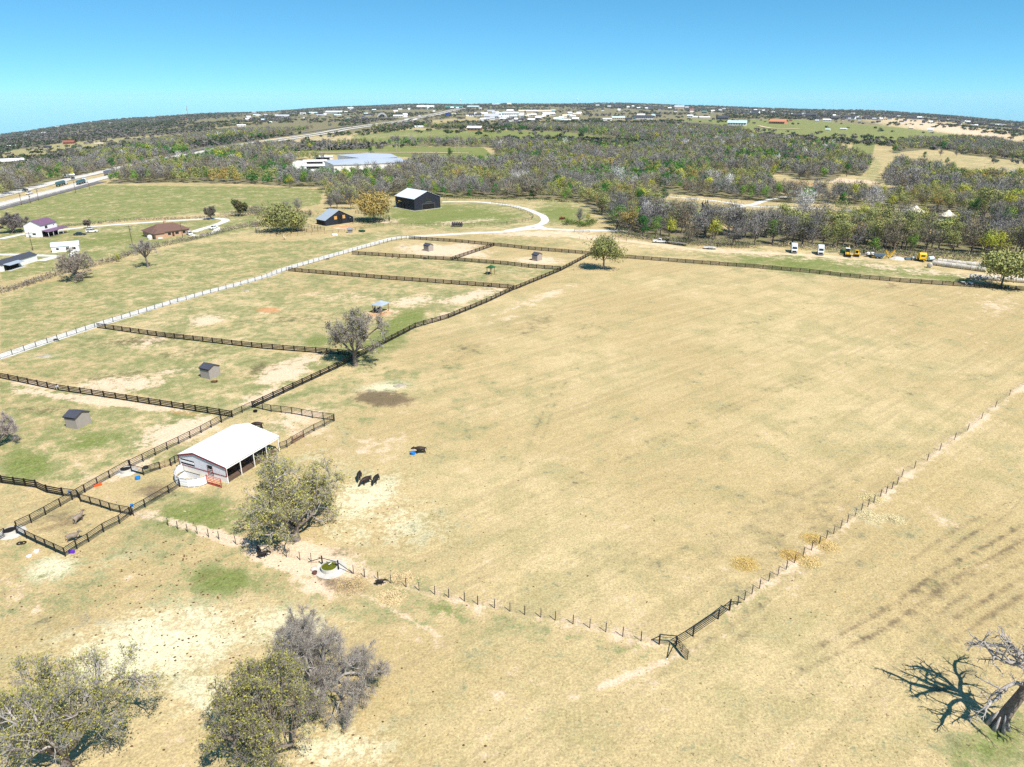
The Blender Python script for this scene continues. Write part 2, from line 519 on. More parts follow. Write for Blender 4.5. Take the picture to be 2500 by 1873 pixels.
WOODS_IN = [
    [(256, 450), (330, 420), (430, 400), (520, 380), (640, 362), (760, 362), (880, 352), (1000, 351), (1200, 352), (1400, 357), (1560, 362), (1610, 350), (1700, 338), (1820, 334), (1930, 348), (2040, 364),
     (2130, 402), (2090, 445), (2160, 445), (2185, 400), (2350, 432), (2500, 440), (2500, 582), (2430, 560), (2340, 524), (2172, 508), (2015, 498), (1900, 496), (1840, 491), (1637, 474), (1590, 510), (1700, 555), (1840, 564), (2021, 562), (2172, 560), (2277, 570),
     (2500, 588), (2500, 640), (2383, 628), (2202, 618), (2021, 607), (1840, 600), (1803, 600), (1683, 595), (1580, 580), (1508, 566), (1500, 552), (1458, 520), (1411, 490), (1200, 486), (1080, 483), (955, 482), (880, 500), (800, 502), (792, 459), (681, 455), (640, 451), (422, 446)],
    [(0, 484), (70, 462), (180, 434), (300, 406), (430, 380), (560, 352), (640, 336), (760, 318), (880, 297), (830, 290), (700, 306), (560, 322), (430, 340), (330, 365), (200, 380), (100, 395), (0, 410)],
    [(1180, 302), (1340, 306), (1480, 304), (1640, 296), (1760, 300), (1830, 330), (1700, 334), (1560, 346), (1480, 336), (1380, 322), (1250, 318)],
    [(1180, 316), (1000, 312), (900, 318), (960, 306), (1100, 305)],
    [(2185, 350), (2330, 340), (2420, 345), (2500, 365), (2500, 395), (2300, 372), (2180, 375)],
]
WOODS_OUT = [
    [(700, 425), (720, 395), (1000, 384), (1010, 400), (985, 425), (880, 434), (760, 437)],
    [(700, 386), (740, 366), (900, 356), (1200, 360), (1225, 392), (1130, 406), (990, 398)],
    [(2020, 452), (2060, 425), (2160, 440), (2160, 452), (2010, 448)],
    [(1740, 300), (1790, 300), (1880, 306), (1890, 318), (1780, 318)],
    [(1480, 296), (1620, 288), (1650, 292), (1560, 304)],
    [(1860, 430), (1910, 425), (1960, 440), (2100, 445), (2200, 456), (2100, 468), (1960, 450), (1880, 446)],
    [(1700, 428), (1760, 425), (1800, 436), (1760, 444)],
    [(1880, 440), (2130, 446), (2170, 466), (2190, 484), (2000, 482), (1890, 474)],
    [(2200, 372), (2290, 362), (2430, 396), (2500, 402), (2500, 436), (2400, 424), (2330, 404), (2210, 392)],
    [(1150, 316), (1190, 312), (1190, 318), (1150, 320)],
    [(0, 372), (150, 350), (250, 340), (250, 358), (110, 385), (0, 395)],
    [(130, 390), (240, 386), (240, 398), (0, 425), (0, 400)],
    [(430, 360), (600, 332), (600, 345), (480, 372)],
]


def build_ground():
    ra = np.concatenate([[2, 10, 20], np.exp(np.linspace(math.log(28), math.log(RMAX), 660))])
    fine = np.radians(np.arange(-44.5, 44.51, .13))
    coarse = np.radians(np.concatenate([np.arange(-180, -46, 5.0), np.arange(47, 180, 5.0)]))
    az = np.sort(np.concatenate([fine, coarse]))
    nr, na = len(ra), len(az)
    A, R = np.meshgrid(az, ra)
    x, y = R * np.sin(A), R * np.cos(A)
    z = land(x, y)
    V = np.stack([x, y, z], -1).reshape(-1, 3)
    i = np.arange(nr - 1)[:, None] * na
    j = np.arange(na)[None, :]
    j2 = (j + 1) % na
    F = np.stack([i + j, i + na + j, i + na + j2, i + j2], -1).reshape(-1, 4)[:, ::-1]
    me = bpy.data.meshes.new('ground')
    u, v, f = PX(V[:, 0], V[:, 1], V[:, 2])
    ok = (f > 5)
    L = {}
    for k, lst in PATCH.items():
        w = np.zeros(len(V))
        for cu, cv, ru, rv, an, wt in lst:
            s = 1.1302
            w = np.maximum(w, wt * ellipse(u, v, cu * s, cv * s, ru * s * (1.2 if k == 'green' else 1), rv * s * (1.25 if k == 'green' else 1), an))
        L[k] = w
    L['wood'] = np.zeros(len(V))
    for k, wt, poly in POLYS:
        L[k] = np.maximum(L[k], wt * in_poly(u, v, poly))
    w = np.zeros(len(V), bool)
    for p in WOODS_IN:
        w |= in_poly(u, v, p)
    for p in WOODS_OUT:
        w &= ~in_poly(u, v, p)
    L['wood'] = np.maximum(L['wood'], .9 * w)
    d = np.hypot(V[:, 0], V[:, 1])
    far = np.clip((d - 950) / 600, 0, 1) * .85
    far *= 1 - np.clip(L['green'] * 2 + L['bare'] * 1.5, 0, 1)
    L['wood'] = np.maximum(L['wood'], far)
    # tyre tracks across the near field (two wheels each) and the worn lane round the gate
    for pts, gap, wd, wt in TRACKS:
        P = [G(a * 1.1302, b * 1.1302) for a, b in pts]
        dd = line_dist(V[:, 0], V[:, 1], P)
        fade = np.clip(np.minimum(np.hypot(V[:, 0] - P[0][0], V[:, 1] - P[0][1]) + (8 if pts[0][0] > 2200 else 0), np.hypot(V[:, 0] - P[-1][0], V[:, 1] - P[-1][1])) / 16, 0, 1)
        L['dark'] = np.maximum(L['dark'], .72 * wt * fade * np.clip(1.3 - np.abs(dd - gap) / wd, 0, 1))
    for wt, pts in ((.40, cr('E3', (885, 1075), (1190, 852), (1455, 656), (1745, 442), (2000, 246), (2180, 106)) + cr('d', (2030, 973), (2215, 832))), (.34, cr('O', (1050, 605), (1560, 740), (2140, 880)) + cr('E2', (863, 437), (1405, 558), (1990, 677)) + cr('E3', (64, 1278), (345, 1337)))):
        dd = line_dist(V[:, 0], V[:, 1], [G(*p) for p in pts])
        L['bare'] = np.maximum(L['bare'], wt * np.clip(1.2 - dd / 1.3, 0, 1))
    for k in L:
        L[k] = np.where(ok, L[k], 0)
    me.vertices.add(len(V))
    me.vertices.foreach_set('co', V.astype(np.float32).ravel())
    n = len(F)
    me.loops.add(n * 4)
    me.loops.foreach_set('vertex_index', F.astype(np.int32).ravel())
    me.polygons.add(n)
    me.polygons.foreach_set('loop_start', np.arange(0, n * 4, 4, dtype=np.int32))
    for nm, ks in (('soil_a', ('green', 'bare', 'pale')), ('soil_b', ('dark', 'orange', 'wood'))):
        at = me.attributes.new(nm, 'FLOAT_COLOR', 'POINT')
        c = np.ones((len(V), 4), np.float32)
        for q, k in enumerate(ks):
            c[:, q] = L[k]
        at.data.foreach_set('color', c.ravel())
    me.polygons.foreach_set('use_smooth', np.full(n, True))
    me.update(calc_edges=True)
    me.materials.append(ground_material())
    o = bpy.data.objects.new('ground', me)
    COL.objects.link(o)
    o['kind'] = 'structure'


TRACKS = [  # points in 'd' pixels, half gauge, half width, weight
    ([(2250, 1128), (2050, 1240), (1900, 1345), (1760, 1420), (1600, 1470)], .95, .5, .75),
    ([(2250, 1175), (2080, 1270), (1960, 1350), (1850, 1420)], .95, .45, .55),
    ([(2250, 1245), (2120, 1320), (2000, 1400), (1960, 1440)], .95, .6, .7),
    ([(2250, 1330), (2150, 1400), (2060, 1470)], .95, .5, .5),
    ([(1950, 1130), (1800, 1240), (1650, 1320), (1540, 1400), (1400, 1455), (1180, 1460)], .95, .5, .36),
    ([(2250, 1060), (2080, 1150), (1960, 1235), (1880, 1300)], .95, .45, .5),
    ([(1180, 640), (1000, 770), (900, 880)], .95, .4, .3),
    ([(1300, 650), (1240, 760), (1180, 900), (1120, 1050), (1080, 1120)], .95, .4, .34),
    ([(2050, 720), (1700, 830), (1400, 960), (1150, 1080), (960, 1140)], .95, .45, .4),
    ([(2212, 790), (1900, 860), (1600, 960), (1330, 1090)], .95, .45, .32),
    ([(2212, 900), (1900, 1000), (1700, 1090), (1500, 1200)], .95, .45, .32),
    ([(1900, 680), (1650, 760), (1420, 850)], .95, .4, .36),
    ([(1800, 640), (1600, 710), (1450, 790)], .95, .4, .4),
    ([(1500, 600), (1330, 690), (1160, 800), (1010, 920)], .95, .4, .26),
    ([(1200, 1170), (1330, 1200), (1480, 1225)], .5, .4, .4),
    ([(820, 1290), (760, 1270), (690, 1240)], .9, .5, .5),
    ([(500, 1010), (620, 960), (700, 900)], .9, .5, .35),
]


def ground_material():
    m = bpy.data.materials.new('pasture')
    m.use_nodes = True
    nt = m.node_tree
    ln = nt.links.new
    b = nt.nodes['Principled BSDF']
    b.inputs['Roughness'].default_value = .95
    b.inputs['Specular IOR Level'].default_value = .08
    geo = nn(nt, 'ShaderNodeNewGeometry')

    def noise(scale, detail=4, rough=.55, rot=None, sc=None, dist=0.0):
        vec = geo.outputs['Position']
        if rot is not None:
            mp = nn(nt, 'ShaderNodeMapping')
            mp.inputs['Rotation'].default_value = (0, 0, rot)
            mp.inputs['Scale'].default_value = sc
            # rotate first, then stretch
            vr = nn(nt, 'ShaderNodeVectorRotate', rotation_type='Z_AXIS')
            vr.inputs['Angle'].default_value = rot
            ln(vec, vr.inputs['Vector'])
            vm = nn(nt, 'ShaderNodeVectorMath', operation='MULTIPLY')
            vm.inputs[1].default_value = sc
            ln(vr.outputs[0], vm.inputs[0])
            nt.nodes.remove(mp)
            vec = vm.outputs[0]
        n = nn(nt, 'ShaderNodeTexNoise')
        n.inputs['Scale'].default_value = scale
        n.inputs['Detail'].default_value = detail
        n.inputs['Roughness'].default_value = rough
        n.inputs['Distortion'].default_value = dist
        ln(vec, n.inputs['Vector'])
        return n.outputs['Fac']

    def step(val, lo, hi):
        r = nn(nt, 'ShaderNodeMapRange', interpolation_type='SMOOTHSTEP')
        r.inputs['From Min'].default_value = lo
        r.inputs['From Max'].default_value = hi
        ln(val, r.inputs['Value'])
        return r.outputs['Result']

    def mth(op, a, c):
        n = nn(nt, 'ShaderNodeMath', operation=op)
        for i, q in enumerate((a, c)):
            if isinstance(q, (int, float)):
                n.inputs[i].default_value = q
            else:
                ln(q, n.inputs[i])
        return n.outputs[0]

    def mix(f, a, c, scale=1.0):
        n = nn(nt, 'ShaderNodeMix', data_type='RGBA')
        if scale != 1.0:
            f = mth('MULTIPLY', f, scale)
        ln(f, n.inputs['Factor'])
        for q, k in ((a, 6), (c, 7)):
            if isinstance(q, tuple):
                n.inputs[k].default_value = (*q, 1)
            else:
                ln(q, n.inputs[k])
        return n.outputs[2]

    sa = nn(nt, 'ShaderNodeAttribute', attribute_name='soil_a')
    sb = nn(nt, 'ShaderNodeAttribute', attribute_name='soil_b')
    qa = nn(nt, 'ShaderNodeSeparateColor')
    qb = nn(nt, 'ShaderNodeSeparateColor')
    ln(sa.outputs['Color'], qa.inputs[0])
    ln(sb.outputs['Color'], qb.inputs[0])
    green, bare, pale = qa.outputs
    dark, orange, wood = qb.outputs
    def wide(val):
        r = nn(nt, 'ShaderNodeMapRange')
        r.inputs['From Min'].default_value = .28
        r.inputs['From Max'].default_value = .72
        ln(val, r.inputs['Value'])
        return r.outputs['Result']
    big = noise(.018, 5)
    med = wide(noise(.11, 5, .62, dist=.4))
    clump = wide(noise(.42, 5, .7))
    fine = wide(noise(1.3, 4, .7))
    micro = noise(3.6, 4, .75)
    streak = noise(1.0, 4, .6, rot=radians(-40), sc=(.013, .62, .1), dist=.6)
    streak2 = noise(1.0, 3, .6, rot=radians(-33), sc=(.014, .50, .1), dist=.4)
    c = mix(step(big, .38, .62), GC['straw'], GC['straw2'])
    c = mix(step(streak, .42, .68), c, GC['thatch'], .40)
    c = mix(step(streak2, .48, .68), c, GC['straw2'], .45)
    c = mix(step(mth('ADD', med, mth('MULTIPLY', big, .9)), .85, 1.3), c, GC['olive'], .46)
    c = mix(step(mth('ADD', clump, mth('MULTIPLY', big, -.8)), .25, .6), c, GC['thatch'], .28)
    c = mix(step(mth('ADD', clump, mth('MULTIPLY', med, .5)), .75, 1.15), c, GC['straw2'], .45)
    # faint living green through the thatch everywhere
    c = mix(step(mth('ADD', fine, mth('MULTIPLY', clump, .8)), 1.0, 1.35), c, GC['dullgreen'], .34)
    rough_ = mth('ADD', mth('ADD', mth('MULTIPLY', med, .40), mth('MULTIPLY', clump, .55)), mth('MULTIPLY', fine, .40))
    # bare soil, pale ground
    fp = step(mth('ADD', pale, mth('MULTIPLY', rough_, 1.4)), 1.1, 1.85)
    c = mix(fp, c, mix(fine, GC['pale'], GC['pale2']))
    # grass
    fg = step(mth('ADD', green, mth('MULTIPLY', rough_, 1.7)), 1.35, 1.85)
    gcol = mix(fine, GC['green'], GC['green2'])
    gcol = mix(step(mth('ADD', green, mth('MULTIPLY', rough_, .8)), .85, 1.5), GC['sage'], gcol)
    gcol = mix(step(streak, .45, .6), gcol, GC['olive'], .35)
    c = mix(fg, c, gcol, .9)
    fb = step(mth('ADD', mth('MULTIPLY', bare, 1.2), mth('MULTIPLY', mth('SUBTRACT', 1.1, rough_), 1.5)), .86, 1.35)
    c = mix(fb, c, mix(fine, GC['bare'], GC['bare2']), .9)
    fo = step(mth('ADD', mth('MULTIPLY', orange, 1.3), mth('MULTIPLY', rough_, .9)), .95, 1.6)
    c = mix(fo, c, GC['orange'], .8)
    fd = step(mth('ADD', dark, mth('MULTIPLY', rough_, 1.3)), 1.0, 1.7)
    c = mix(fd, c, GC['dark'], .8)
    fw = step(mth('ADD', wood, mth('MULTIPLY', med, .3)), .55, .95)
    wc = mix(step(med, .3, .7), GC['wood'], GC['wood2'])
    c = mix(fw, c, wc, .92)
    # single tufts: small lights and darks
    t = nn(nt, 'ShaderNodeMapRange')
    t.inputs['From Min'].default_value = .28
    t.inputs['From Max'].default_value = .72
    t.inputs['To Min'].default_value = .62
    t.inputs['To Max'].default_value = 1.38
    ln(micro, t.inputs['Value'])
    t2 = nn(nt, 'ShaderNodeMapRange')
    t2.inputs['To Min'].default_value = .76
    t2.inputs['To Max'].default_value = 1.22
    ln(fine, t2.inputs['Value'])
    vm = nn(nt, 'ShaderNodeVectorMath', operation='SCALE')
    ln(c, vm.inputs[0])
    ln(mth('MULTIPLY', t.outputs[0], t2.outputs[0]), vm.inputs['Scale'])
    ln(vm.outputs[0], b.inputs['Base Color'])
    bp = nn(nt, 'ShaderNodeBump')
    bp.inputs['Strength'].default_value = .5
    bp.inputs['Distance'].default_value = .10
    ln(mth('ADD', micro, fine), bp.inputs['Height'])
    ln(bp.outputs['Normal'], b.inputs['Normal'])
    return m


GC = dict(sage=(.262, .262, .128), straw=(.435, .328, .160), straw2=(.52, .405, .215), thatch=(.30, .235, .125), olive=(.28, .25, .105), dullgreen=(.19, .20, .08),
          bare=(.72, .55, .39), bare2=(.60, .45, .31), orange=(.50, .24, .10), pale=(.68, .61, .42), pale2=(.58, .545, .35),
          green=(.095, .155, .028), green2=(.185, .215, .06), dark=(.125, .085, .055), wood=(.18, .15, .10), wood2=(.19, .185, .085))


# ------------------------------------------------------------------ roads
def resample(P, step):
    P = np.array(P, float)[:, :2]
    # smooth (Catmull-Rom), then even steps
    Q = []
    n = len(P)
    for i in range(n - 1):
        p0, p1, p2, p3 = P[max(i - 1, 0)], P[i], P[i + 1], P[min(i + 2, n - 1)]
        for t in np.linspace(0, 1, 9)[:-1]:
            Q.append(.5 * ((2 * p1) + (-p0 + p2) * t + (2 * p0 - 5 * p1 + 4 * p2 - p3) * t * t + (-p0 + 3 * p1 - 3 * p2 + p3) * t ** 3))
    Q.append(P[-1])
    Q = np.array(Q)
    s = np.concatenate([[0], np.cumsum(np.hypot(*np.diff(Q, axis=0).T))])
    k = max(2, int(s[-1] / step) + 1)
    t = np.linspace(0, s[-1], k)
    return np.stack([np.interp(t, s, Q[:, 0]), np.interp(t, s, Q[:, 1])], -1)


def ribbon(name, pts, width, m, off=0.0, lift=0.0, step=3.0, wobble=.0):
    c = resample(pts, step)
    d = np.gradient(c, axis=0)
    d /= np.maximum(np.hypot(d[:, 0], d[:, 1]), 1e-6)[:, None]
    nrm = np.stack([-d[:, 1], d[:, 0]], -1)
    cols = []
    ks = np.linspace(-1, 1, 5)
    w = width / 2 * np.ones(len(c))
    for k in ks:
        ww = w.copy()
        if wobble and abs(k) == 1:
            ph = RNG.uniform(0, 6)
            t = np.arange(len(c)) * step
            ww = w * (1 + wobble * (np.sin(t * .31 + ph) * .6 + np.sin(t * .83 + 2 * ph) * .4))
        q = c + nrm * (off + k * ww)[:, None]
        dd = np.hypot(q[:, 0], q[:, 1])
        zz = land(q[:, 0], q[:, 1]) + .012 + lift + np.maximum(0, dd - 330) * 5e-4
        cols.append(np.column_stack([q, zz]))
    V = np.stack(cols, 1).reshape(-1, 3)
    n = len(c)
    F = [(i * 5 + j, i * 5 + j + 1, (i + 1) * 5 + j + 1, (i + 1) * 5 + j) for i in range(n - 1) for j in range(4)]
    me = bpy.data.meshes.new(name)
    me.from_pydata(V.tolist(), [], F)
    me.materials.append(m)
    me.update()
    if me.polygons[0].normal.z < 0:
        me.flip_normals()
    o = bpy.data.objects.new(name, me)
    COL.objects.link(o)
    o['kind'] = 'structure'
    return c


M_CALICHE = mat('caliche_gravel', (.60, .575, .52), rough=.95, var=.24, scale=.5, detail=6)
M_SAND = mat('sandy_track', (.60, .46, .29), rough=.95, var=.2, scale=.3, detail=6)
M_HWY = mat('highway_concrete', (.56, .52, .46), rough=.9, var=.08, scale=.1)
M_ASPH = mat('asphalt', (.15, .135, .13), rough=.9, var=.15, scale=.2)
M_LANE = mat('lane_paint', (.75, .75, .70), rough=.7, var=.05)


def build_roads():
    R = ribbon
    drive = cr('D1', (-260, 690), (0, 636), (385, 508), (770, 384), (1440, 178), (2121, -8)) + cr('C2', (330, 1444), (830, 1300), (1180, 1203), (1300, 1189), (1500, 1178), (1760, 1162), (2121, 1145)) + cr('C3', (220, 1132), (400, 1122), (560, 1130), (1010, 1140), (1110, 1152))
    R('driveway', [G(*p) for p in drive], 4.2, M_CALICHE, off=.2, wobble=.10)
    loop = cr('C3', (120, 1140), (300, 1108), (400, 1085), (432, 1055), (420, 1025), (375, 1000), (260, 958), (130, 930), (0, 916)) + cr('C2', (1850, 905), (1590, 905))
    R('driveway_loop', [G(*p) for p in loop], 4.2, M_CALICHE, lift=.004, wobble=.06)
    R('driveway_spur', gs('C3', (360, 1095), (400, 1115), (450, 1128)), 5, M_CALICHE, lift=.008, wobble=.1)
    tr = cr('C3', (420, 1150), (620, 1172), (720, 1195), (1000, 1212), (1300, 1246), (1700, 1296), (2121, 1316)) + cr('C4', (200, 1322), (420, 1334), (560, 1342), (760, 1360))
    R('dirt_track', [G(*p) for p in tr], 4.8, M_SAND, wobble=.16)
    park = cr('C3', (1440, 866), (1700, 885), (1900, 910), (2121, 942)) + cr('C4', (200, 948), (400, 957), (700, 972), (1000, 992), (1250, 1012), (1480, 1032), (1690, 1082))
    R('park_road', [G(*p) for p in park], 3.6, M_CALICHE, wobble=.06)
    R('park_road_spur', [G(*p) for p in cr('C3', (1640, 1012), (1800, 984), (1960, 952), (2121, 925)) + cr('C4', (60, 905), (150, 880), (350, 850), (420, 830))], 4.6, M_CALICHE, lift=.004, wobble=.06)
    R('park_road_lane', gs('C3', (1640, 1016), (1800, 1026), (1950, 1032)), 3.2, M_CALICHE, lift=.008, wobble=.06)
    R('house_drive', gs('C1', (0, 1206), (120, 1180), (240, 1158), (420, 1140), (560, 1125), (760, 1104), (1100, 1078), (1600, 1046), (1770, 1040), (1825, 1056), (1740, 1094), (1640, 1122), (1560, 1150)), 4.2, M_CALICHE, wobble=.08)
    R('house_drive_loop', gs('C1', (1530, 1165), (1580, 1178), (1680, 1168), (1750, 1138), (1755, 1110)), 3.0, M_CALICHE, lift=.004, wobble=.08)
    R('yard_track', gs('C1', (-40, 1330), (150, 1332), (300, 1338), (480, 1342)), 3.4, M_CALICHE, wobble=.1)
    R('yard_track_spur', gs('C1', (470, 1346), (400, 1362), (330, 1382)), 4.2, M_CALICHE, lift=.004, wobble=.1)
    R('pasture_lane', [G(*p) for p in cr('F2', (900, 628), (1300, 634), (1700, 634), (2212, 634)) + cr('F3', (500, 637), (860, 643))], 6.5, M_SAND, lift=.3)
    hw = [(-120, 520), (0, 489), (61, 474), (127, 458), (174, 445), (266, 424), (345, 404), (440, 384)] + cr('F2', (0, 640), (300, 575), (640, 520), (1280, 425), (1500, 384), (1900, 326), (2212, 280)) + cr('F3', (250, 262), (500, 216), (640, 190), (800, 158))
    P = [G(*p) for p in hw]
    c = R('highway', P, 13.5, M_HWY, off=13.5, lift=.1, step=12)
    R('highway', P, 13.5, M_HWY, off=-13.5, lift=.1, step=12)
    for o in (8.2, 18.8, -8.2, -18.8):
        R('lane_marking', P, .5, M_LANE, off=o, lift=.2, step=12)
    sv = cr('A', (-200, 910), (0, 860), (600, 700), (1000, 590), (1400, 490), (1750, 400), (1960, 350))
    R('frontage_road', [G(*p) for p in sv], 9, M_ASPH, lift=.1)
    sv = cr('F1', (1560, 636), (1760, 600), (2000, 545), (2212, 500)) + cr('F2', (200, 540), (640, 485), (1100, 415), (1700, 330))
    R('frontage_road', [G(*p) for p in sv], 10, M_ASPH, lift=.1)
    R('far_lane', gs('F1', (-60, 575), (80, 545), (160, 530)), 9, M_SAND, lift=.3)
    R('far_lane', gs('F4', (1780, 348), (1900, 372), (2050, 380), (2212, 378)), 12, M_SAND, lift=.3)
    return c


# ------------------------------------------------------------------ fences
def fence_line(pts, spacing):
    P = [np.array(G(*p)) for p in pts]
    out, nodes = [], []
    for a, b in zip(P[:-1], P[1:]):
        L = hypot(*(b - a)[:2])
        n = max(1, round(L / spacing))
        for i in range(n):
            out.append(a + (b - a) * i / n)
    out.append(P[-1])
    for p in out:
        p[2] = land(p[0], p[1])
    return out


POSTS = {}


def post_mesh(key, w, h, m, rnd=False):
    k = (key, w, h, m.name)
    if k not in POSTS:
        b = MB()
        if rnd:
            b.tube((0, 0, -.2), (0, 0, h), w / 2, w / 2, m, n=8)
        else:
            b.box((0, 0, h / 2 - .1), (w, w, h + .2), m)
        POSTS[k] = b.mesh('post')
    return POSTS[k]


def rails(P, heights, w, h, m, off=0.0):
    """one mesh per rail level, butted at the posts"""
    res = []
    for z in heights:
        b = MB()
        for a, c in zip(P[:-1], P[1:]):
            d = (c - a)[:2] / max(hypot(*(c - a)[:2]), 1e-6)
            o = np.array((d[1], -d[0], 0)) * off
            jz = random.uniform(-.02, .02)
            e = np.array((d[0], d[1], 0)) * .004
            b.bar(a + o + e + (0, 0, z + jz), c + o - e + (0, 0, z + jz), w, h, m)
        res.append(b)
    return res


def board_fence(label, pts, spacing=3.0, h=1.5, skip_first=False, skip_last=False, group='dark board fences round the paddocks', thin=False):
    P = fence_line(pts, spacing)
    o = thing('board_fence', label, 'fence', P[0], group=group)
    Q = [p - P[0] for p in P]
    me = post_mesh('b', .12 if thin else .21, h, M_BOARD)
    for i, q in enumerate(Q[:100]):
        if (i == 0 and skip_first) or (i == len(Q) - 1 and skip_last):
            continue
        a = Q[min(i + 1, len(Q) - 1)] - Q[max(i - 1, 0)]
        put('post', me, o, q, rz=atan2(a[1], a[0]))
    for b in rails(Q, [.30, .66, 1.02, 1.38], .05 if thin else .06, .055 if thin else .21, M_GREY if thin else M_BOARD, off=.13):
        b.build('rail', o)
    return o


def pipe_fence(label, pts, spacing=2.6, h=1.45, heights=(.2, .45, .7, .95, 1.2), m=None, rail_r=.04, post_w=.19, mesh=False, name='pipe_fence', group='black pipe fences of the cattle pens', skip=False):
    m = m or M_PIPE
    P = fence_line(pts, spacing)
    o = thing(name, label, 'fence', P[0], group=group)
    Q = [p - P[0] for p in P]
    me = post_mesh('p', post_w, h, m, rnd=True)
    for i, q in enumerate(Q[:100]):
        if i == 0 and skip:
            continue
        put('post', me, o, q)
    top = MB()
    for a, c in zip(Q[:-1], Q[1:]):
        top.tube(a + (0, 0, h), c + (0, 0, h), .06, .06, m, n=6)
    top.build('top_rail', o)
    wires = MB()
    for a, c in zip(Q[:-1], Q[1:]):
        for z in heights:
            wires.tube(a + (0, 0, z), c + (0, 0, z), rail_r, rail_r, m, n=4, cap=False)
        if mesh:
            L = hypot(*(c - a)[:2])
            k = int(L / .3)
            for i in range(1, k):
                p = a + (c - a) * i / k
                wires.tube(p + (0, 0, .05), p + (0, 0, h), .011, .011, m, n=3, cap=False)
    wires.build('wire_mesh' if mesh else 'lower_rails', o)
    return o


def wire_fence(label, pts, spacing=None, h=1.55, group='wire fences on thin steel posts', skip=()):
    P = fence_line(pts, spacing) if spacing else [np.array(G(*p)) for p in pts]
    o = thing('wire_fence', label, 'fence', P[0], group=group)
    Q = [p - P[0] for p in P]
    b = MB()
    b.box((0, 0, h / 2 - .1), (.085, .085, h + .2), M_TPOST)
    b.box((.0, 0, h - .04), (.09, .09, .07), M_OFFW)
    me = b.mesh('post')
    for q in Q[:100]:
        put('post', me, o, q, rz=random.uniform(0, 1))
    w = MB()
    for a, c in zip(Q[:-1], Q[1:]):
        for z in (.25, .5, .78, 1.05, 1.35):
            w.tube(a + (0, 0, z), c + (0, 0, z), .007, .007, M_WIRE, n=3, cap=False)
    w.build('wires', o)
    return o


def gate_leaf(label, a, c, h=1.35, m=None, n=6, name='pipe_gate', group=None, r=.03):
    """swinging gate of tubes from ground point a to c: frame, bars and braces"""
    m = m or M_PIPE
    a, c = np.array(a, float), np.array(c, float)
    o = thing(name, label, 'gate', a, group=group)
    q = c - a
    f = MB()
    f.tube((0, 0, .12), (0, 0, h), r * 1.3, r * 1.3, m)
    f.tube(q + (0, 0, .12), q + (0, 0, h), r * 1.3, r * 1.3, m)
    f.build('gate_frame', o)
    bars = MB()
    for i in range(n):
        z = .16 + (h - .2) * i / (n - 1)
        bars.tube((0, 0, z), q + (0, 0, z), r, r, m, n=5)
    bars.build('bars', o)
    br = MB()
    br.bar(q * .5 + (0, 0, .15), q * .5 + (0, 0, h), .05, .03, m)
    br.bar((0, 0, h - .05), q * .5 + (0, 0, .2), .04, .03, m)
    br.build('brace', o)
    return o


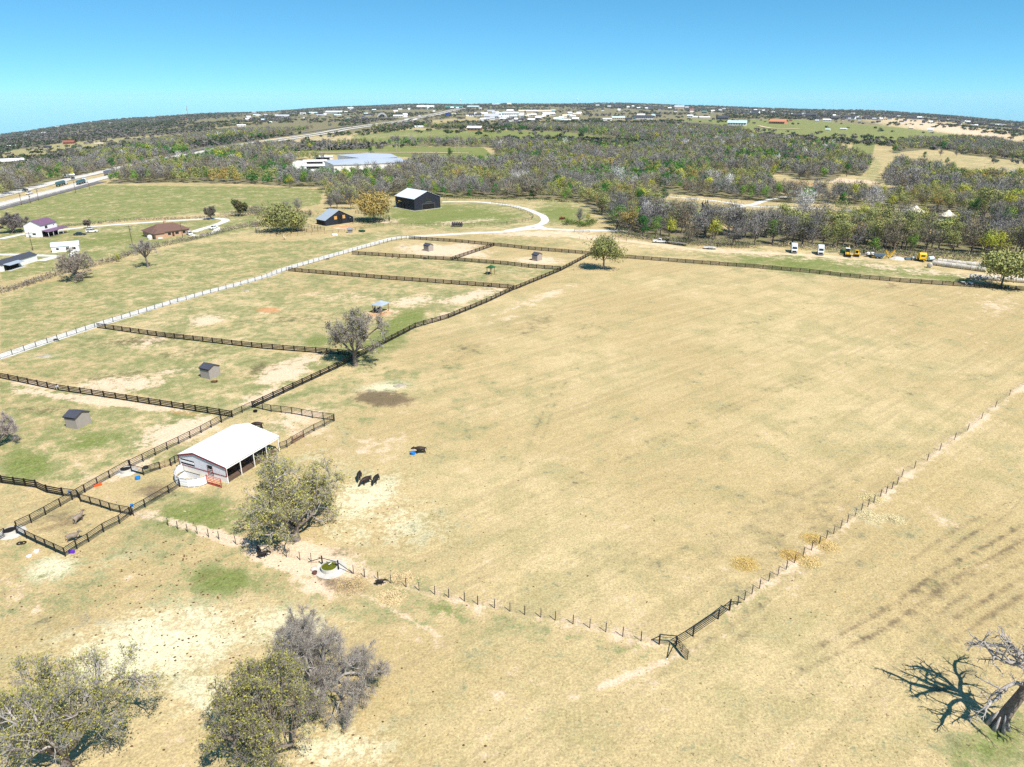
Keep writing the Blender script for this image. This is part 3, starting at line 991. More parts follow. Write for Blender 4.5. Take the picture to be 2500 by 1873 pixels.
def build_fences():
    k = .0
    road = cr('D1', (-200, 706), (0, 652), (385, 523), (770, 397), (1440, 192), (2121, 6)) + cr('C2', (330, 1461), (830, 1318), (1180, 1223), (1300, 1203))
    board_fence('dark rail fence along the near edge of the white gravel driveway', road, 3.0, thin=True)
    board_fence('dark board fence running below the nearest roofed shed paddock, ending at the cattle barn corner', cr('D1', (-120, 785), (0, 806), (470, 905), (940, 975), (1880, 1122)), 3.0)
    board_fence('dark board fence ending at the bare grey tree on the main diagonal fence', cr('D1', (790, 400), (1340, 478), (2121, 568)) + cr('s', (853, 868)), 3.0, skip_first=True)
    board_fence('dark board fence between the two paddocks with open-sided shelters', cr('C2', (345, 1466), (1100, 1530), (1600, 1566), (2121, 1605)) + cr('J', (2180, 385)), 3.0, skip_first=True)
    board_fence('dark board fence just behind the green-topped open shelter', cr('C2', (860, 1330), (1300, 1358), (1660, 1380), (2121, 1416)) + cr('C3', (300, 1438), (555, 1456)), 3.0, skip_first=True)
    board_fence('short dark board fence dividing the two farthest shed paddocks', cr('C2', (1665, 1378), (2010, 1262)), 2.9, skip_first=True, skip_last=True)
    board_fence('long dark board fence along the far side of the farthest shed paddocks', cr('C2', (1320, 1206), (1700, 1232), (2010, 1262), (2121, 1272)) + cr('C3', (300, 1292), (790, 1332)), 3.0, skip_first=True)
    board_fence('long dark board fence across the far edge of the big dry field', cr('C3', (800, 1334), (1030, 1357), (1500, 1394), (2121, 1440)) + cr('C4', (450, 1480), (700, 1510), (1180, 1555), (1700, 1590), (2200, 1625), (2330, 1640)), 3.3, skip_first=True)
    board_fence('main diagonal dark board fence between the paddocks and the big dry field', [cr('D2', (692, 305))[0], (824, 899)] + cr('J', (780, 935), (1250, 800), (1790, 580), (2180, 395)) + cr('C3', (200, 1612), (560, 1464), (800, 1336)), 2.9)
    board_fence('dark board fence in the lower left corner, ending at the pen corner gate', cr('L', (-200, -40), (300, 30), (740, 90), (960, 190), (1275, 250)), 2.6)
    # pipe and mesh fences of the pens
    pipe_fence('black pipe and mesh fence along the upper side of the white barn', cr('D1', (1790, 1165), (1630, 1250), (1450, 1340), (1260, 1432), (1160, 1482), (1060, 1530)), 3.1, mesh=True, h=1.5, heights=(.3, .6, .9, 1.2))
    pipe_fence('short black pipe fence joining the diagonal board fence behind the barn', cr('N', (765, 232), (598, 312), (440, 385), (272, 470)), 2.2, heights=(.3, .6, .9, 1.2))
    pipe_fence('black pipe fence between the water trough and the pen corner, upper side', cr('D3', (1250, 555), (1060, 662), (820, 800)), 3.2)
    pipe_fence('black pipe fence on the upper left side of the donkey pen', cr('L', (1230, 470), (930, 640), (640, 800), (350, 935)), 3.2, skip=False)
    pipe_fence('black pipe gate section linking the two upper pen fences at their crossing', cr('L', (1240, 466), (1470, 335), (1725, 182)), 3.0, skip=True)
    pipe_fence('black pipe gate section from the lower left board fence to the pen crossing', cr('L', (1285, 255), (1590, 300), (1640, 375)), 2.4, skip=True)
    pipe_fence('black pipe fence leaving the left edge beside the stock trough', cr('L', (120, 1080), (-220, 1270)), 3.0, skip=False)
    pipe_fence('black pipe fence on the lower left side of the donkey pen', cr('L', (350, 1020), (740, 1215), (935, 1300), (1125, 1390), (1325, 1480)), 2.6)
    pipe_fence('black pipe fence on the lower right side of the donkey pen', cr('L', (1340, 1478), (1560, 1330), (1800, 1190)) + cr('D3', (1000, 1180), (1155, 1100), (1262, 1020)), 3.0, skip=True)
    pipe_fence('black pipe fence between the donkey pen and the barn pen', cr('D3', (780, 888), (978, 945), (1065, 975), (1165, 1000), (1255, 1016)), 2.4)
    pipe_fence('black pipe fence between the barn pen and the open dry field', cr('D3', (1275, 1012), (1400, 942), (1630, 808), (1735, 745)), 3.2)
    pipe_fence('short black pipe fence beside the round trough behind the barn pen', cr('D3', (1270, 600), (1385, 632), (1545, 575)), 2.2)
    pipe_fence('black pipe fence meeting the back corner of the white barn', cr('D3', (1650, 545), (1690, 520), (1745, 495)), 2.0)
    pipe_fence('black pipe and mesh fence on the far side of the bull pen', cr('N', (790, 232), (1058, 295), (1218, 312), (1385, 332), (1545, 360), (1712, 395), (1885, 418), (2060, 440)), 2.5, mesh=True, h=1.5, heights=(.3, .6, .9, 1.2))
    pipe_fence('brown pipe fence on the near side of the bull pen', cr('N', (2050, 450), (1905, 530), (1740, 605), (1575, 700), (1400, 800), (1310, 862), (1200, 900)), 2.2, m=M_TPOST)
    gate_leaf('rusty red tube gate panel left of the white barn, nearer the trough', g('M', 800, 535), g('M', 965, 480), m=M_RUST, group='rusty tube gate panels')
    gate_leaf('rusty red tube gate panel left of the white barn, nearer the barn', g('M', 975, 478), g('M', 1150, 425), m=M_RUST, group='rusty tube gate panels')
    gate_leaf('bright red tube gate standing open beside the round white pen', g('W', 738, 1185), g('W', 980, 1255), m=M_REDP, h=1.75, r=.05)
    gate_leaf('rusty gate panel set in the near fence of the bull pen', g('N', 1385, 812), g('N', 1560, 712), m=M_RUST, h=1.3)
    # thin wire fences
    A = cr('D2', (35, 1222), (110, 1250), (185, 1272), (262, 1286), (350, 1312), (430, 1330), (560, 1365), (690, 1400), (830, 1440), (955, 1466), (1060, 1490), (1148, 1500))
    wire_fence('thin wire fence on steel posts from the donkey pen to the water tank', [cr('D3', (1290, 1025))[0]] + A)
    B = cr('O', (1050, 605), (1280, 680), (1560, 740), (1825, 805), (2140, 880)) + cr('E2', (455, 340), (595, 375), (722, 404), (863, 437), (982, 468), (1133, 499), (1272, 527), (1405, 558), (1550, 580), (1680, 607), (1840, 642), (1990, 677), (2135, 712)) + cr('E3', (64, 1278), (205, 1312), (345, 1337))
    wire_fence('thin wire fence on steel posts from the water tank to the pipe gate corner', B)
    Cc = cr('E3', (885, 1075), (950, 1035), (1003, 997), (1060, 952), (1118, 908), (1190, 852), (1260, 806), (1325, 760), (1390, 708), (1455, 656), (1520, 613), (1580, 566), (1635, 521), (1690, 486), (1745, 442), (1795, 402), (1855, 352), (1905, 306), (1955, 276), (2000, 246), (2050, 202), (2095, 175), (2140, 141), (2180, 106)) + \
        cr('d', (1948, 1030), (1975, 1012), (2003, 995), (2030, 973), (2062, 950), (2090, 930), (2120, 905), (2150, 880), (2180, 855), (2215, 832), (2250, 806))
    wire_fence('thin wire fence on steel posts climbing the right side of the big field', Cc)
    # heavy pipe corner with its gates
    o = pipe_fence('heavy black pipe brace fence beside the open corner gate, right of it', cr('E3', (490, 1345), (605, 1275), (800, 1142), (885, 1076)), 9, h=1.5, post_w=.2, rail_r=.035, heights=(.3, .6, .9, 1.2), skip=True)
    pipe_fence('short heavy black pipe fence on the left of the open corner gate', cr('E3', (345, 1338), (475, 1350)), 9, h=1.5, post_w=.2, rail_r=.04, heights=(.35, .75, 1.15))
    gate_leaf('black tube gate swung open at the field corner, white-tipped end post', g('E3', 478, 1356), g('E3', 562, 1462), h=1.4, r=.035)
    b = MB()
    p, q = np.array(g('E3', 345, 1338, 0)), np.array(g('E3', 285, 1306))
    b.tube((0, 0, 1.3), q - p + (0, 0, .05), .06, .06, M_PIPE)
    tag(b.build('brace_pipe', loc=p), 'black slanting brace pipe left of the open corner gate', 'brace pipe')
    b = MB()
    p, q = np.array(g('E3', 470, 1350)), np.array(g('E3', 405, 1447))
    b.tube((.1, -.1, 1.3), q - p + (0, 0, .05), .06, .06, M_PIPE)
    b.tube(q - p + (0, 0, .05), q - p + (.02, -.12, .0), .065, .065, M_WHITE)
    tag(b.build('brace_pipe', loc=p), 'black slanting brace pipe below the open corner gate, white foot', 'brace pipe')
    b = MB()
    p, q = np.array(g('E3', 888, 1076)), np.array(g('E3', 978, 1015))
    b.tube((0, 0, 1.4), q - p + (0, 0, .05), .06, .06, M_PIPE)
    b.tube((0, 0, -.1), (0, 0, 1.75), .1, .1, M_PIPE)
    tag(b.build('brace_pipe', loc=p), 'black brace pipe and post at the far end of the heavy corner fence', 'brace pipe')
    # thin fences round the dark barns
    pipe_fence('thin dark pipe fence looping round the oak and the small black barn', cr('C2', (640, 1165), (480, 1175), (300, 1190), (150, 1180), (95, 1160), (80, 1135), (130, 1112), (260, 1095)), 3.3, h=1.3, heights=(.45, .85), rail_r=.02, post_w=.1, group='thin pipe fences round the black barns')
    pipe_fence('thin dark pipe fence on the near side of the black barns lawn', cr('C2', (650, 1163), (850, 1140), (1000, 1112), (1170, 1096), (1400, 1100), (1650, 1100), (1900, 1098), (2121, 1092)) + cr('C3', (120, 1086), (250, 1070), (325, 1050), (338, 1030), (310, 1005), (200, 962), (90, 932), (0, 920)), 3.3, h=1.35, heights=(.45, .85), rail_r=.02, post_w=.1, group='thin pipe fences round the black barns')
    pipe_fence('thin dark pipe fence running right behind the large black barn', cr('C2', (2121, 905), (1980, 893), (1820, 888), (1600, 882)), 3.5, h=1.3, heights=(.45, .85), rail_r=.02, post_w=.1, group='thin pipe fences round the black barns')
    pipe_fence('dark timber corral left of the small black barn', cr('K', (180, 680), (90, 690), (-60, 700), (-200, 690), (-300, 640), (-40, 640), (130, 665)), 2.4, h=1.6, heights=(.5, 1.0), rail_r=.05, post_w=.18, group='corrals beside the small black barn')
    pipe_fence('dark timber corral under the orange-leaved tree by the black barn', cr('K', (600, 550), (700, 560), (800, 580), (930, 570), (1060, 555), (1050, 520), (900, 490), (760, 470), (600, 450)), 2.4, h=1.6, heights=(.5, 1.0), rail_r=.05, post_w=.18, group='corrals beside the small black barn')
    pipe_fence('short dark gate and fence beside the gravel drive left of the wood', cr('C3', (670, 1150), (740, 1155), (790, 1158)), 4, h=1.4, heights=(.5, .95), rail_r=.03, post_w=.15, group='field gates by the dirt track')
    pipe_fence('brown tube gate over the dirt track behind the round-crowned tree', cr('C3', (1000, 1208), (1092, 1226)), 7, h=1.6, heights=(.4, .8, 1.2), rail_r=.03, post_w=.15, m=M_RUST, group='field gates by the dirt track')


# ------------------------------------------------------------------ buildings
def frame_of(N, L, R, wx=None, wy=None):
    """base frame from near corner N, right corner R (along local x) and left-far corner L (along local y)"""
    N, L, R = (np.array(p, float) for p in (N, L, R))
    dx = (R - N)[:2]
    lx = hypot(*dx)
    ang = atan2(dx[1], dx[0])
    ey = np.array((-sin(ang), cos(ang)))
    ly = abs(float(np.dot((L - N)[:2], ey)))
    lx, ly = wx or lx, wy or ly
    ex = np.array((cos(ang), sin(ang)))
    c = N[:2] + ex * lx / 2 + ey * ly / 2
    z = min(N[2], R[2], L[2]) if abs(N[0]) + abs(N[1]) < 900 else land(c[0], c[1])
    return (c[0], c[1], z), ang, lx, ly


def slab(b, pts, t, m):
    """sloping roof sheet from four corner points, thickness t below"""
    lo = [(p[0], p[1], p[2] - t) for p in pts]
    b.add(list(pts) + lo, [(0, 1, 2, 3), (7, 6, 5, 4), (0, 4, 5, 1), (1, 5, 6, 2), (2, 6, 7, 3), (3, 7, 4, 0)], m)


def gable(name, label, cat, fr, eave, rise, ridge, mw, mr, over=.25, t=.10, off=0.0, group=None, sink=.3, trim=None):
    """gabled box: ridge along 'x' or 'y' of its own frame, off shifts the ridge (fraction of the half width)"""
    loc, ang, lx, ly = fr
    o = thing(name, label, cat, loc, ang, group)
    a, c = lx / 2, ly / 2
    b = MB()
    if ridge == 'x':
        k = off * c
        b.prism([(-c, -sink), (c, -sink), (c, eave), (k, eave + rise), (-c, eave)], -a, a, mw, axis='x')
    else:
        k = off * a
        b.prism([(-a, -sink), (a, -sink), (a, eave), (k, eave + rise), (-a, eave)], -c, c, mw, axis='y')
    b.build('wall', o)
    r = MB()
    e = over
    up = t + .012
    h = c if ridge == 'x' else a
    for s in (-1, 1):
        run = h - s * k
        g_ = rise / max(run, .01)
        ze, zr = eave - g_ * e + up, eave + rise + up
        if ridge == 'x':
            slab(r, [(-a - e, s * (c + e), ze), (a + e, s * (c + e), ze), (a + e, k + s * .004, zr), (-a - e, k + s * .004, zr)][::s], t, mr)
        else:
            slab(r, [(s * (a + e), -c - e, ze), (k + s * .004, -c - e, zr), (k + s * .004, c + e, zr), (s * (a + e), c + e, ze)][::s], t, mr)
    r.build('roof', o)
    if trim:
        tm = MB()
        for s in (-1, 1):
            run = h - s * k
            g_ = rise / run
            for q in (-1, 1):
                if ridge == 'x':
                    tm.bar((q * (a + e + .03), s * (c + e), eave - g_ * e - .03), (q * (a + e + .03), k, eave + rise - .03), .06, .30, trim)
                else:
                    tm.bar((s * (a + e), q * (c + e + .03), eave - g_ * e - .03), (k, q * (c + e + .03), eave + rise - .03), .06, .30, trim)
        tm.build('roof_trim', o)
    return o, lx, ly


def panel(o, name, face, u0, u1, z0, z1, m, lx, ly, proud=.03, label=None, t=.06):
    """flat part on a wall: face '-x', '+x', '-y', '+y' of the house frame, u along the wall from its centre"""
    b = MB()
    a, c = lx / 2, ly / 2
    um, w, h, zm = (u0 + u1) / 2, u1 - u0, z1 - z0, (z0 + z1) / 2
    s = -1 if face[0] == '-' else 1
    if face[1] == 'y':
        b.box((um, s * (c + proud - t / 2), zm), (w, t, h), m)
    else:
        b.box((s * (a + proud - t / 2), um, zm), (t, w, h), m)
    p = b.build(name, o)
    if label:
        p['label'] = label
    return p


def build_white_barn():
    EV = 3.0
    NL = g('W', 262, 682, EV)
    NR = g('W', 1040, 912, EV)
    FR = g('W', 1932, 388, EV)
    fr = frame_of(NR, NL, FR)
    loc, ang, lx, ly = fr
    loc = (loc[0], loc[1], 0.0)
    o = thing('cattle_barn', 'white metal cattle barn with maroon trim, open on its right side', 'barn', loc, ang)
    a, c = lx / 2, ly / 2
    k, rise, e = .30 * c, 1.15, .12
    # walls: near gable (-x), back (+y) closed; front (-y) and far gable open on posts
    b = MB()
    z0 = 1.25
    gab = [(-c, z0), (c, z0), (c, EV), (k, EV + rise), (-c, EV)]
    b.prism(gab, -a, -a + .12, M_WWALL, axis='x')
    b.build('gable_wall', o)
    lw = MB()
    lw.prism([(-c, -.2), (c, -.2), (c, z0 - .004), (-c, z0 - .004)], -a, -a + .14, M_WHITE, axis='x')
    lw.build('base_wall', o)
    bk = MB()
    bk.box((0, c - .06, EV / 2 - .1), (lx - .3, .10, EV + .2), M_WWALL)
    bk.build('back_wall', o)
    fl = MB()
    fl.box((0, 0, .02), (lx - .3, ly - .3, .06), mat('barn_dirt', (.10, .065, .045), var=.3))
    fl.build('barn_floor', o)
    r = MB()
    for s in (-1, 1):
        run = c - s * k
        q = rise / run
        slab(r, [(-a - e, s * (c + e), EV - q * e + .13), (a + e, s * (c + e), EV - q * e + .13), (a + e, k + s * .004, EV + rise + .13), (-a - e, k + s * .004, EV + rise + .13)][::s], .10, M_WMETAL)
    r.build('roof', o)
    tm = MB()
    for s in (-1, 1):
        q = rise / (c - s * k)
        tm.bar((-a - e - .04, s * (c + e), EV - q * e - .05), (-a - e - .04, k, EV + rise - .05), .06, .30, M_MAROON)
        tm.bar((-a - .03, s * c, z0), (-a - .03, s * c, EV - .2), .07, .16, M_MAROON)
    tm.bar((-a - .03, -c + .1, z0), (-a - .03, c - .1, z0), .07, .10, M_MAROON)
    tm.build('roof_trim', o)
    hd = MB()
    hd.box((0, -c + .05, EV - .22), (lx, .08, .40), M_WHITE)
    hd.box((a - .05, 0, EV - .22), (.08, ly - .3, .40), M_WHITE)
    hd.build('eave_beam', o)
    pm = MB()
    pm.box((0, 0, EV / 2 - .15), (.12, .12, EV + .2), M_WHITE)
    pm = pm.mesh('post')
    for i in range(5):
        put('post', pm, o, (-a + .14 + (lx - .24) * i / 4, -c + .10, 0))
    for i in range(1, 3):
        put('post', pm, o, (a - .10, -c + ly * i / 3, 0))
    for i in range(4):
        put('post', pm, o, (-a + lx * (i + .7) / 4.6, .3, 0))
    rl = MB()
    for i in range(3):
        for z in (.5, .95, 1.4):
            rl.bar((-a + lx * (i + .7) / 4.6 + .1, .3, z), (-a + lx * (i + 1.7) / 4.6 - .1, .3, z), .05, .07, M_OFFW)
    rl.build('stall_rail', o)
    # two openings in the near gable
    p = panel(o, 'feed_opening', '-x', c * .34, c * .92, 1.45, 2.45, M_DARKIN, lx, ly, .012)
    w = MB()
    w.box((-a - .05, c * .63, 2.0), (.08, c * .56, .34), M_WHITE)
    w.build('opening_shutter', o)
    d = panel(o, 'doorway', '-x', -c * .42, -c * .24, .7, 2.55, M_DARKIN, lx, ly, .012)
    dl = MB()
    dl.bar((-a - .06, -c * .43, .7), (-a - .06, -c * .43, 2.6), .05, .08, M_MAROON)
    dl.bar((-a - .06, -c * .23, .7), (-a - .06, -c * .23, 2.6), .05, .08, M_REDP)
    for z in (.9, 1.2, 1.5, 1.8):
        dl.bar((-a - .06, -c * .41, z), (-a - .06, -c * .25, z), .04, .05, M_WHITE)
    dl.build('door_ladder', o)
    # round working pen in front
    H = 1.5
    rim = cr('W', (300, 850), (240, 872), (198, 915), (168, 975), (165, 1020), (195, 1066), (265, 1092), (390, 1112), (490, 1108), (570, 1098), (650, 1076), (712, 1050))
    P = [np.array(G(u, v, H)) * (1, 1, 0) for u, v in rim]
    o2 = thing('round_pen', 'round white sheeted pen joined to the near end of the white barn', 'pen', P[5])
    Q = [p - P[5] for p in P]
    w = MB()
    for p, q in zip(Q[:-1], Q[1:]):
        w.bar(p + (0, 0, H / 2 + .05), q + (0, 0, H / 2 + .05), .05, H - .1, M_WHITE)
    w.build('sheet_wall', o2)
    rr = MB()
    for z in (.08, .62, 1.08, H + .02):
        for p, q in zip(Q[:-1], Q[1:]):
            rr.tube(p + (0, 0, z), q + (0, 0, z), .055 if z > .5 else .07, .055 if z > .5 else .07, M_GREY if z > 1.4 or z < .2 else M_WHITE, n=5)
    rr.build('hoop_rail', o2)
    pm = MB()
    pm.tube((0, 0, -.1), (0, 0, H + .08), .06, .06, M_WHITE)
    pm = pm.mesh('post')
    for q in Q:
        put('post', pm, o2, q)
    iw = MB()
    A_, B_, C_ = (np.array(g('W', *t, 1.4)) * (1, 1, 0) - P[5] for t in ((238, 1048), (348, 968), (612, 1040)))
    for p, q in ((A_, B_), (B_, C_)):
        iw.bar(p + (0, 0, .7), q + (0, 0, .7), .05, 1.35, M_WHITE)
        iw.bar(p + (0, 0, 1.42), q + (0, 0, 1.42), .08, .06, M_DARKIN)
    iw.build('crowding_gate', o2)


def build_dark_barns():
    K = lambda x, y: g('K', x, y)
    fr = frame_of(K(1395, 416), K(1080, 372), K(1745, 374))
    o, lx, ly = gable('metal_barn', 'large black metal barn with white roof in front of the wood', 'barn', fr, 6.6, 3.6, 'y', M_NAVY, M_LROOF, over=.35)
    c, a = ly / 2, lx / 2
    w = panel(o, 'window', '-y', -1.2, 2.6, 4.3, 6.3, M_GLASS, lx, ly)
    b = MB()
    b.box((.7, -c - .05, 4.2), (4.2, .08, .14), M_GREY)
    b.build('sill', w)
    d = MB()
    for s in (-1, 1):
        d.box((.6 + s * 4.4, -c - .04, 1.6), (.10, .07, 3.2), M_GREY)
    d.box((.6, -c - .04, 3.3), (8.9, .07, .14), M_GREY)
    d.build('door_frame', o)
    panel(o, 'sliding_door', '-y', -3.6, 4.8, .05, 3.2, M_DARKIN, lx, ly, .02)
    panel(o, 'doorway', '-x', -.9, 1.0, .05, 3.4, M_DARKIN, lx, ly)
    panel(o, 'doorway', '-x', 2.6, 4.6, .05, 3.4, M_DARKIN, lx, ly)
    b = MB()
    b.box((-a - .06, c - .4, 1.2), (.10, .5, 2.4), M_OFFW)
    b.build('down_pipe', o)
    b = MB()
    b.box((0, 0, .04), (lx + 1.4, ly + 1.4, .08), M_CONC)
    b.build('slab', o)
    fr = frame_of(K(195, 620), K(36, 600), K(570, 566))
    o, lx, ly = gable('horse_barn', 'small black barn with blue-grey roof, open doorway between two yellow panels', 'barn', fr, 2.75, 4.2, 'y', M_NAVY, M_BROOF, over=.35)
    panel(o, 'doorway', '-y', -.9, 1.7, .02, 4.4, M_DARKIN, lx, ly)
    panel(o, 'hay_door', '-y', -3.0, -1.35, 2.6, 4.2, M_WOODY, lx, ly)
    panel(o, 'hay_door', '-y', 1.95, 3.5, 2.6, 4.3, M_WOODY, lx, ly)
    panel(o, 'stall_opening', '-x', -2.2, 2.2, .6, 1.9, M_DARKIN, lx, ly)
    b = MB()
    b.box((6.4, -ly / 2 - .08, 2.6), (.25, .12, .5), M_OFFW)
    b.build('lamp', o)


def shed(label, N, L, R):
    fr = frame_of(N, L, R)
    o, lx, ly = gable('animal_shed', label, 'shed', fr, 2.45, .72, 'y', M_SHED, M_SHING, over=.13, t=.08, group='small grey sheds in the paddocks')
    tr = MB()
    a, c = lx / 2, ly / 2
    tr.bar((-a - .16, -c - .14, 2.34), (-a - .16, c + .14, 2.34), .05, .14, M_DARKIN)
    for s in (-1, 1):
        tr.bar((s * (a + .13), -c - .16, 2.36), (0, -c - .16, 3.12), .05, .12, M_DECK)
    tr.build('fascia', o)
    panel(o, 'vent', '-x', -c * .8, c * .8, 2.1, 2.28, M_DARKIN, lx, ly, .015)
    cb = MB()
    for x in (-a, a):
        cb.box((x, -c - .012, 1.15), (.10, .05, 2.3), M_SHED)
    cb.build('corner_board', o)
    return o


def shelter(label, corners, eave, rise, mr, plate=.2):
    """open four-post shelter with a hipped roof; corners: near, left, right ground points"""
    fr = frame_of(*corners)
    loc, ang, lx, ly = fr
    o = thing('open_shelter', label, 'shelter', loc, ang, 'open shelters in the paddocks')
    a, c = lx / 2, ly / 2
    pm = MB()
    pm.box((0, 0, eave / 2 - .1), (.17, .17, eave + .2), M_POSTW)
    pm = pm.mesh('post')
    for sx in (-1, 1):
        for sy in (-1, 1):
            put('post', pm, o, (sx * (a - .1), sy * (c - .1), 0))
    bm = MB()
    for s in (-1, 1):
        bm.bar((-a + .02, s * (c - .1), eave - .12), (a - .02, s * (c - .1), eave - .12), .09, .22, M_POSTW)
        bm.bar((s * (a - .1), -c + .16, eave - .12), (s * (a - .1), c - .16, eave - .12), .09, .22, M_POSTW)
    bm.build('beam', o)
    r = MB()
    e = .3
    A = [(-a - e, -c - e, eave), (a + e, -c - e, eave), (a + e, c + e, eave), (-a - e, c + e, eave)]
    k = .18 * a
    T = [(-k, 0, eave + rise), (k, 0, eave + rise)]
    lo = [(x, y, z - .08) for x, y, z in A]
    r.add(A + T + lo, [(0, 1, 5, 4), (1, 2, 5), (2, 3, 4, 5), (3, 0, 4), (0, 6, 7, 1), (1, 7, 8, 2), (2, 8, 9, 3), (3, 9, 6, 0), (9, 8, 7, 6)], mr)
    r.build('roof', o)
    return o


def build_sheds():
    shed('grey shed nearest the camera, in the lower left paddock', g('D1', 630, 1222), g('D1', 575, 1190), g('D1', 740, 1165))
    shed('grey shed with a reddish goat resting beside its near corner', g('D1', 1700, 818), g('D1', 1642, 795), g('D1', 1785, 782))
    shed('small grey shed on pinkish bare soil near the driveway junction', g('C2', 1480, 1308), g('C2', 1450, 1298), g('C2', 1518, 1300))
    shed('small grey shed in the farthest right paddock near the round-crowned tree', g('C3', 370, 1386), g('C3', 335, 1376), g('C3', 408, 1376))
    J = lambda x, y: g('J', x, y)
    shelter('blue-roofed open timber shelter shading two dark horses', (J(298, 742), J(163, 730), J(408, 692)), 2.55, 1.0, M_BROOF)
    o = shelter('small green-topped open timber shelter in the narrow middle paddock', (J(1862, 190), J(1788, 182), J(1912, 172)), 2.7, .8, M_GREEN)
    b = MB()
    p = np.array(J(1812, 172))
    b.tube((-.9, 0, .45), (.9, .2, .45), .42, .42, mat('teal_barrel', (.03, .16, .20), rough=.4), n=10)
    tag(b.build('barrel', loc=p), 'dark teal barrel lying under the green-topped shelter', 'barrel')


def windows_on(o, face, lx, ly, specs, m=M_GLASS):
    for u0, u1, z0, z1 in specs:
        w = panel(o, 'window', face, u0, u1, z0, z1, m, lx, ly)


def build_houses():
    Bc = lambda x, y: g('B', x, y)
    # two-storey house with the purple roof
    fr = frame_of(Bc(830, 466), Bc(600, 505), Bc(1105, 395), wx=10.5, wy=8.5)
    o, lx, ly = gable('farm_house', 'two-storey white house with purple-grey roof and a dark porch', 'house', fr, 5.4, 2.0, 'x', M_WHITE, M_PURP, over=.3)
    c, a = ly / 2, lx / 2
    r = MB()
    slab(r, [(-a, -c - .02, 3.0), (-a, -c - 3.2, 2.35), (a + 3.5, -c - 3.2, 2.35), (a + 3.5, -c - .02, 3.0)], .1, M_PURP)
    r.build('porch_roof', o)
    pm = MB()
    pm.box((0, 0, 1.1), (.14, .14, 2.3), M_WHITE)
    pm = pm.mesh('porch_post')
    for i in range(5):
        put('porch_post', pm, o, (-a + .2 + i * 3.2, -c - 3.0, 0))
    b = MB()
    b.box((1.6, -c - 1.7, .08), (lx + 3.6, 3.3, .16), M_DECK)
    b.build('porch_floor', o)
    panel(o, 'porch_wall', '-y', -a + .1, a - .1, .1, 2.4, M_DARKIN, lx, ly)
    windows_on(o, '-y', lx, ly, [(-2.6, -1.0, 3.5, 4.7), (2.9, 3.5, 4.2, 4.6)])
    windows_on(o, '-x', lx, ly, [(-1.0, .6, .9, 1.7)])
    # mobile home with gable end to the right
    fr = frame_of(Bc(1010, 768), Bc(985, 700), Bc(1465, 730), wx=10.0, wy=5.2)
    o, lx, ly = gable('cottage', 'small white cottage with grey roof beyond the wide bare oak', 'house', fr, 2.5, 1.2, 'x', M_WHITE, M_LROOF)
    windows_on(o, '-y', lx, ly, [(-3.4, -2.4, .9, 1.8), (.2, 1.2, .9, 1.9)])
    g2 = MB()
    g2.prism([(1.6, -.2), (4.9, -.2), (4.9, 2.5), (3.25, 3.9), (1.6, 2.5)], -ly / 2 - 1.5, -ly / 2 + .6, M_WHITE, axis='y')
    g2.build('gable_wing', o)
    b = MB()
    b.box((3.25, -ly / 2 - 1.53, 1.5), (1.2, .06, 1.0), M_GLASS)
    b.build('window', o)
    b = MB()
    b.box((0, 0, .9), (3.0, 2.4, 2.0), M_WHITE, top=(1, .8))
    p = Bc(1440, 865)
    tag(b.build('garden_shed', loc=p), 'tiny white shed behind the wide bare oak at left', 'shed')
    # long dark-roofed mobile home cut by the left edge
    fr = frame_of(Bc(50, 1135), Bc(-30, 1060), Bc(640, 950), wx=19, wy=5.4)
    o, lx, ly = gable('long_house', 'long white house with dark roof and blue-grey porch at the left edge', 'house', fr, 2.5, 1.1, 'x', M_WHITE, M_SHING)
    c, a = ly / 2, lx / 2
    r = MB()
    slab(r, [(-a + 1, -c - .02, 2.6), (-a + 1, -c - 2.6, 2.2), (-a + 8.8, -c - 2.6, 2.2), (-a + 8.8, -c - .02, 2.6)], .1, M_BROOF)
    r.build('porch_roof', o)
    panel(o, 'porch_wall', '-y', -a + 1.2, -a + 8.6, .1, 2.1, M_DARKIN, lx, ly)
    b = MB()
    b.box((-a + 5, -c - 2.0, .1), (8, 1.2, .25), M_CONC)
    b.build('step', o)
    # brick house
    C1 = lambda x, y: g('C1', x, y)
    fr = frame_of(C1(1240, 1206), C1(1175, 1180), C1(1490, 1172), wx=17, wy=11)
    loc, ang, lx, ly = fr
    o = thing('brick_house', 'brick house with brown hipped roof by the oval driveway', 'house', loc, ang)
    a, c = lx / 2, ly / 2
    b = MB()
    b.box((0, 0, 1.2), (lx, ly, 2.8), M_BRICK)
    b.box((-a + 2.4, -c - 1.2, 1.2), (4.0, 2.4, 2.78), M_BRICK)
    b.build('wall', o)
    r = MB()
    e = .6
    A = [(-a - e, -c - e, 2.62), (a + e, -c - e, 2.62), (a + e, c + e, 2.62), (-a - e, c + e, 2.62), (-a * .45, 0, 5.6), (a * .45, 0, 5.6)]
    r.add(A, [(0, 1, 5, 4), (1, 2, 5), (2, 3, 4, 5), (3, 0, 4), (3, 2, 1, 0)], M_REDBR)
    r.add([(-a - .4, -c - 2.9, 2.6), (-a + 5.0, -c - 2.9, 2.6), (-a + 5.0, -c + 3, 2.6), (-a - .4, -c + 3, 2.6), (-a + 2.3, -c - .4, 4.0), (-a + 2.3, -c + 3, 4.0)], [(0, 1, 4), (1, 2, 5, 4), (3, 0, 4, 5), (2, 3, 5), (3, 2, 1, 0)], M_REDBR)
    rf = r.build('roof', o)
    ch = MB()
    ch.box((.5, 1.2, 5.6), (.9, .7, 1.6), M_BRICK)
    ch.build('chimney', rf)
    windows_on(o, '-y', lx, ly, [(-1.6, -.2, .9, 2.0), (1.8, 3.4, .9, 2.0), (5.2, 6.6, .9, 2.0)])
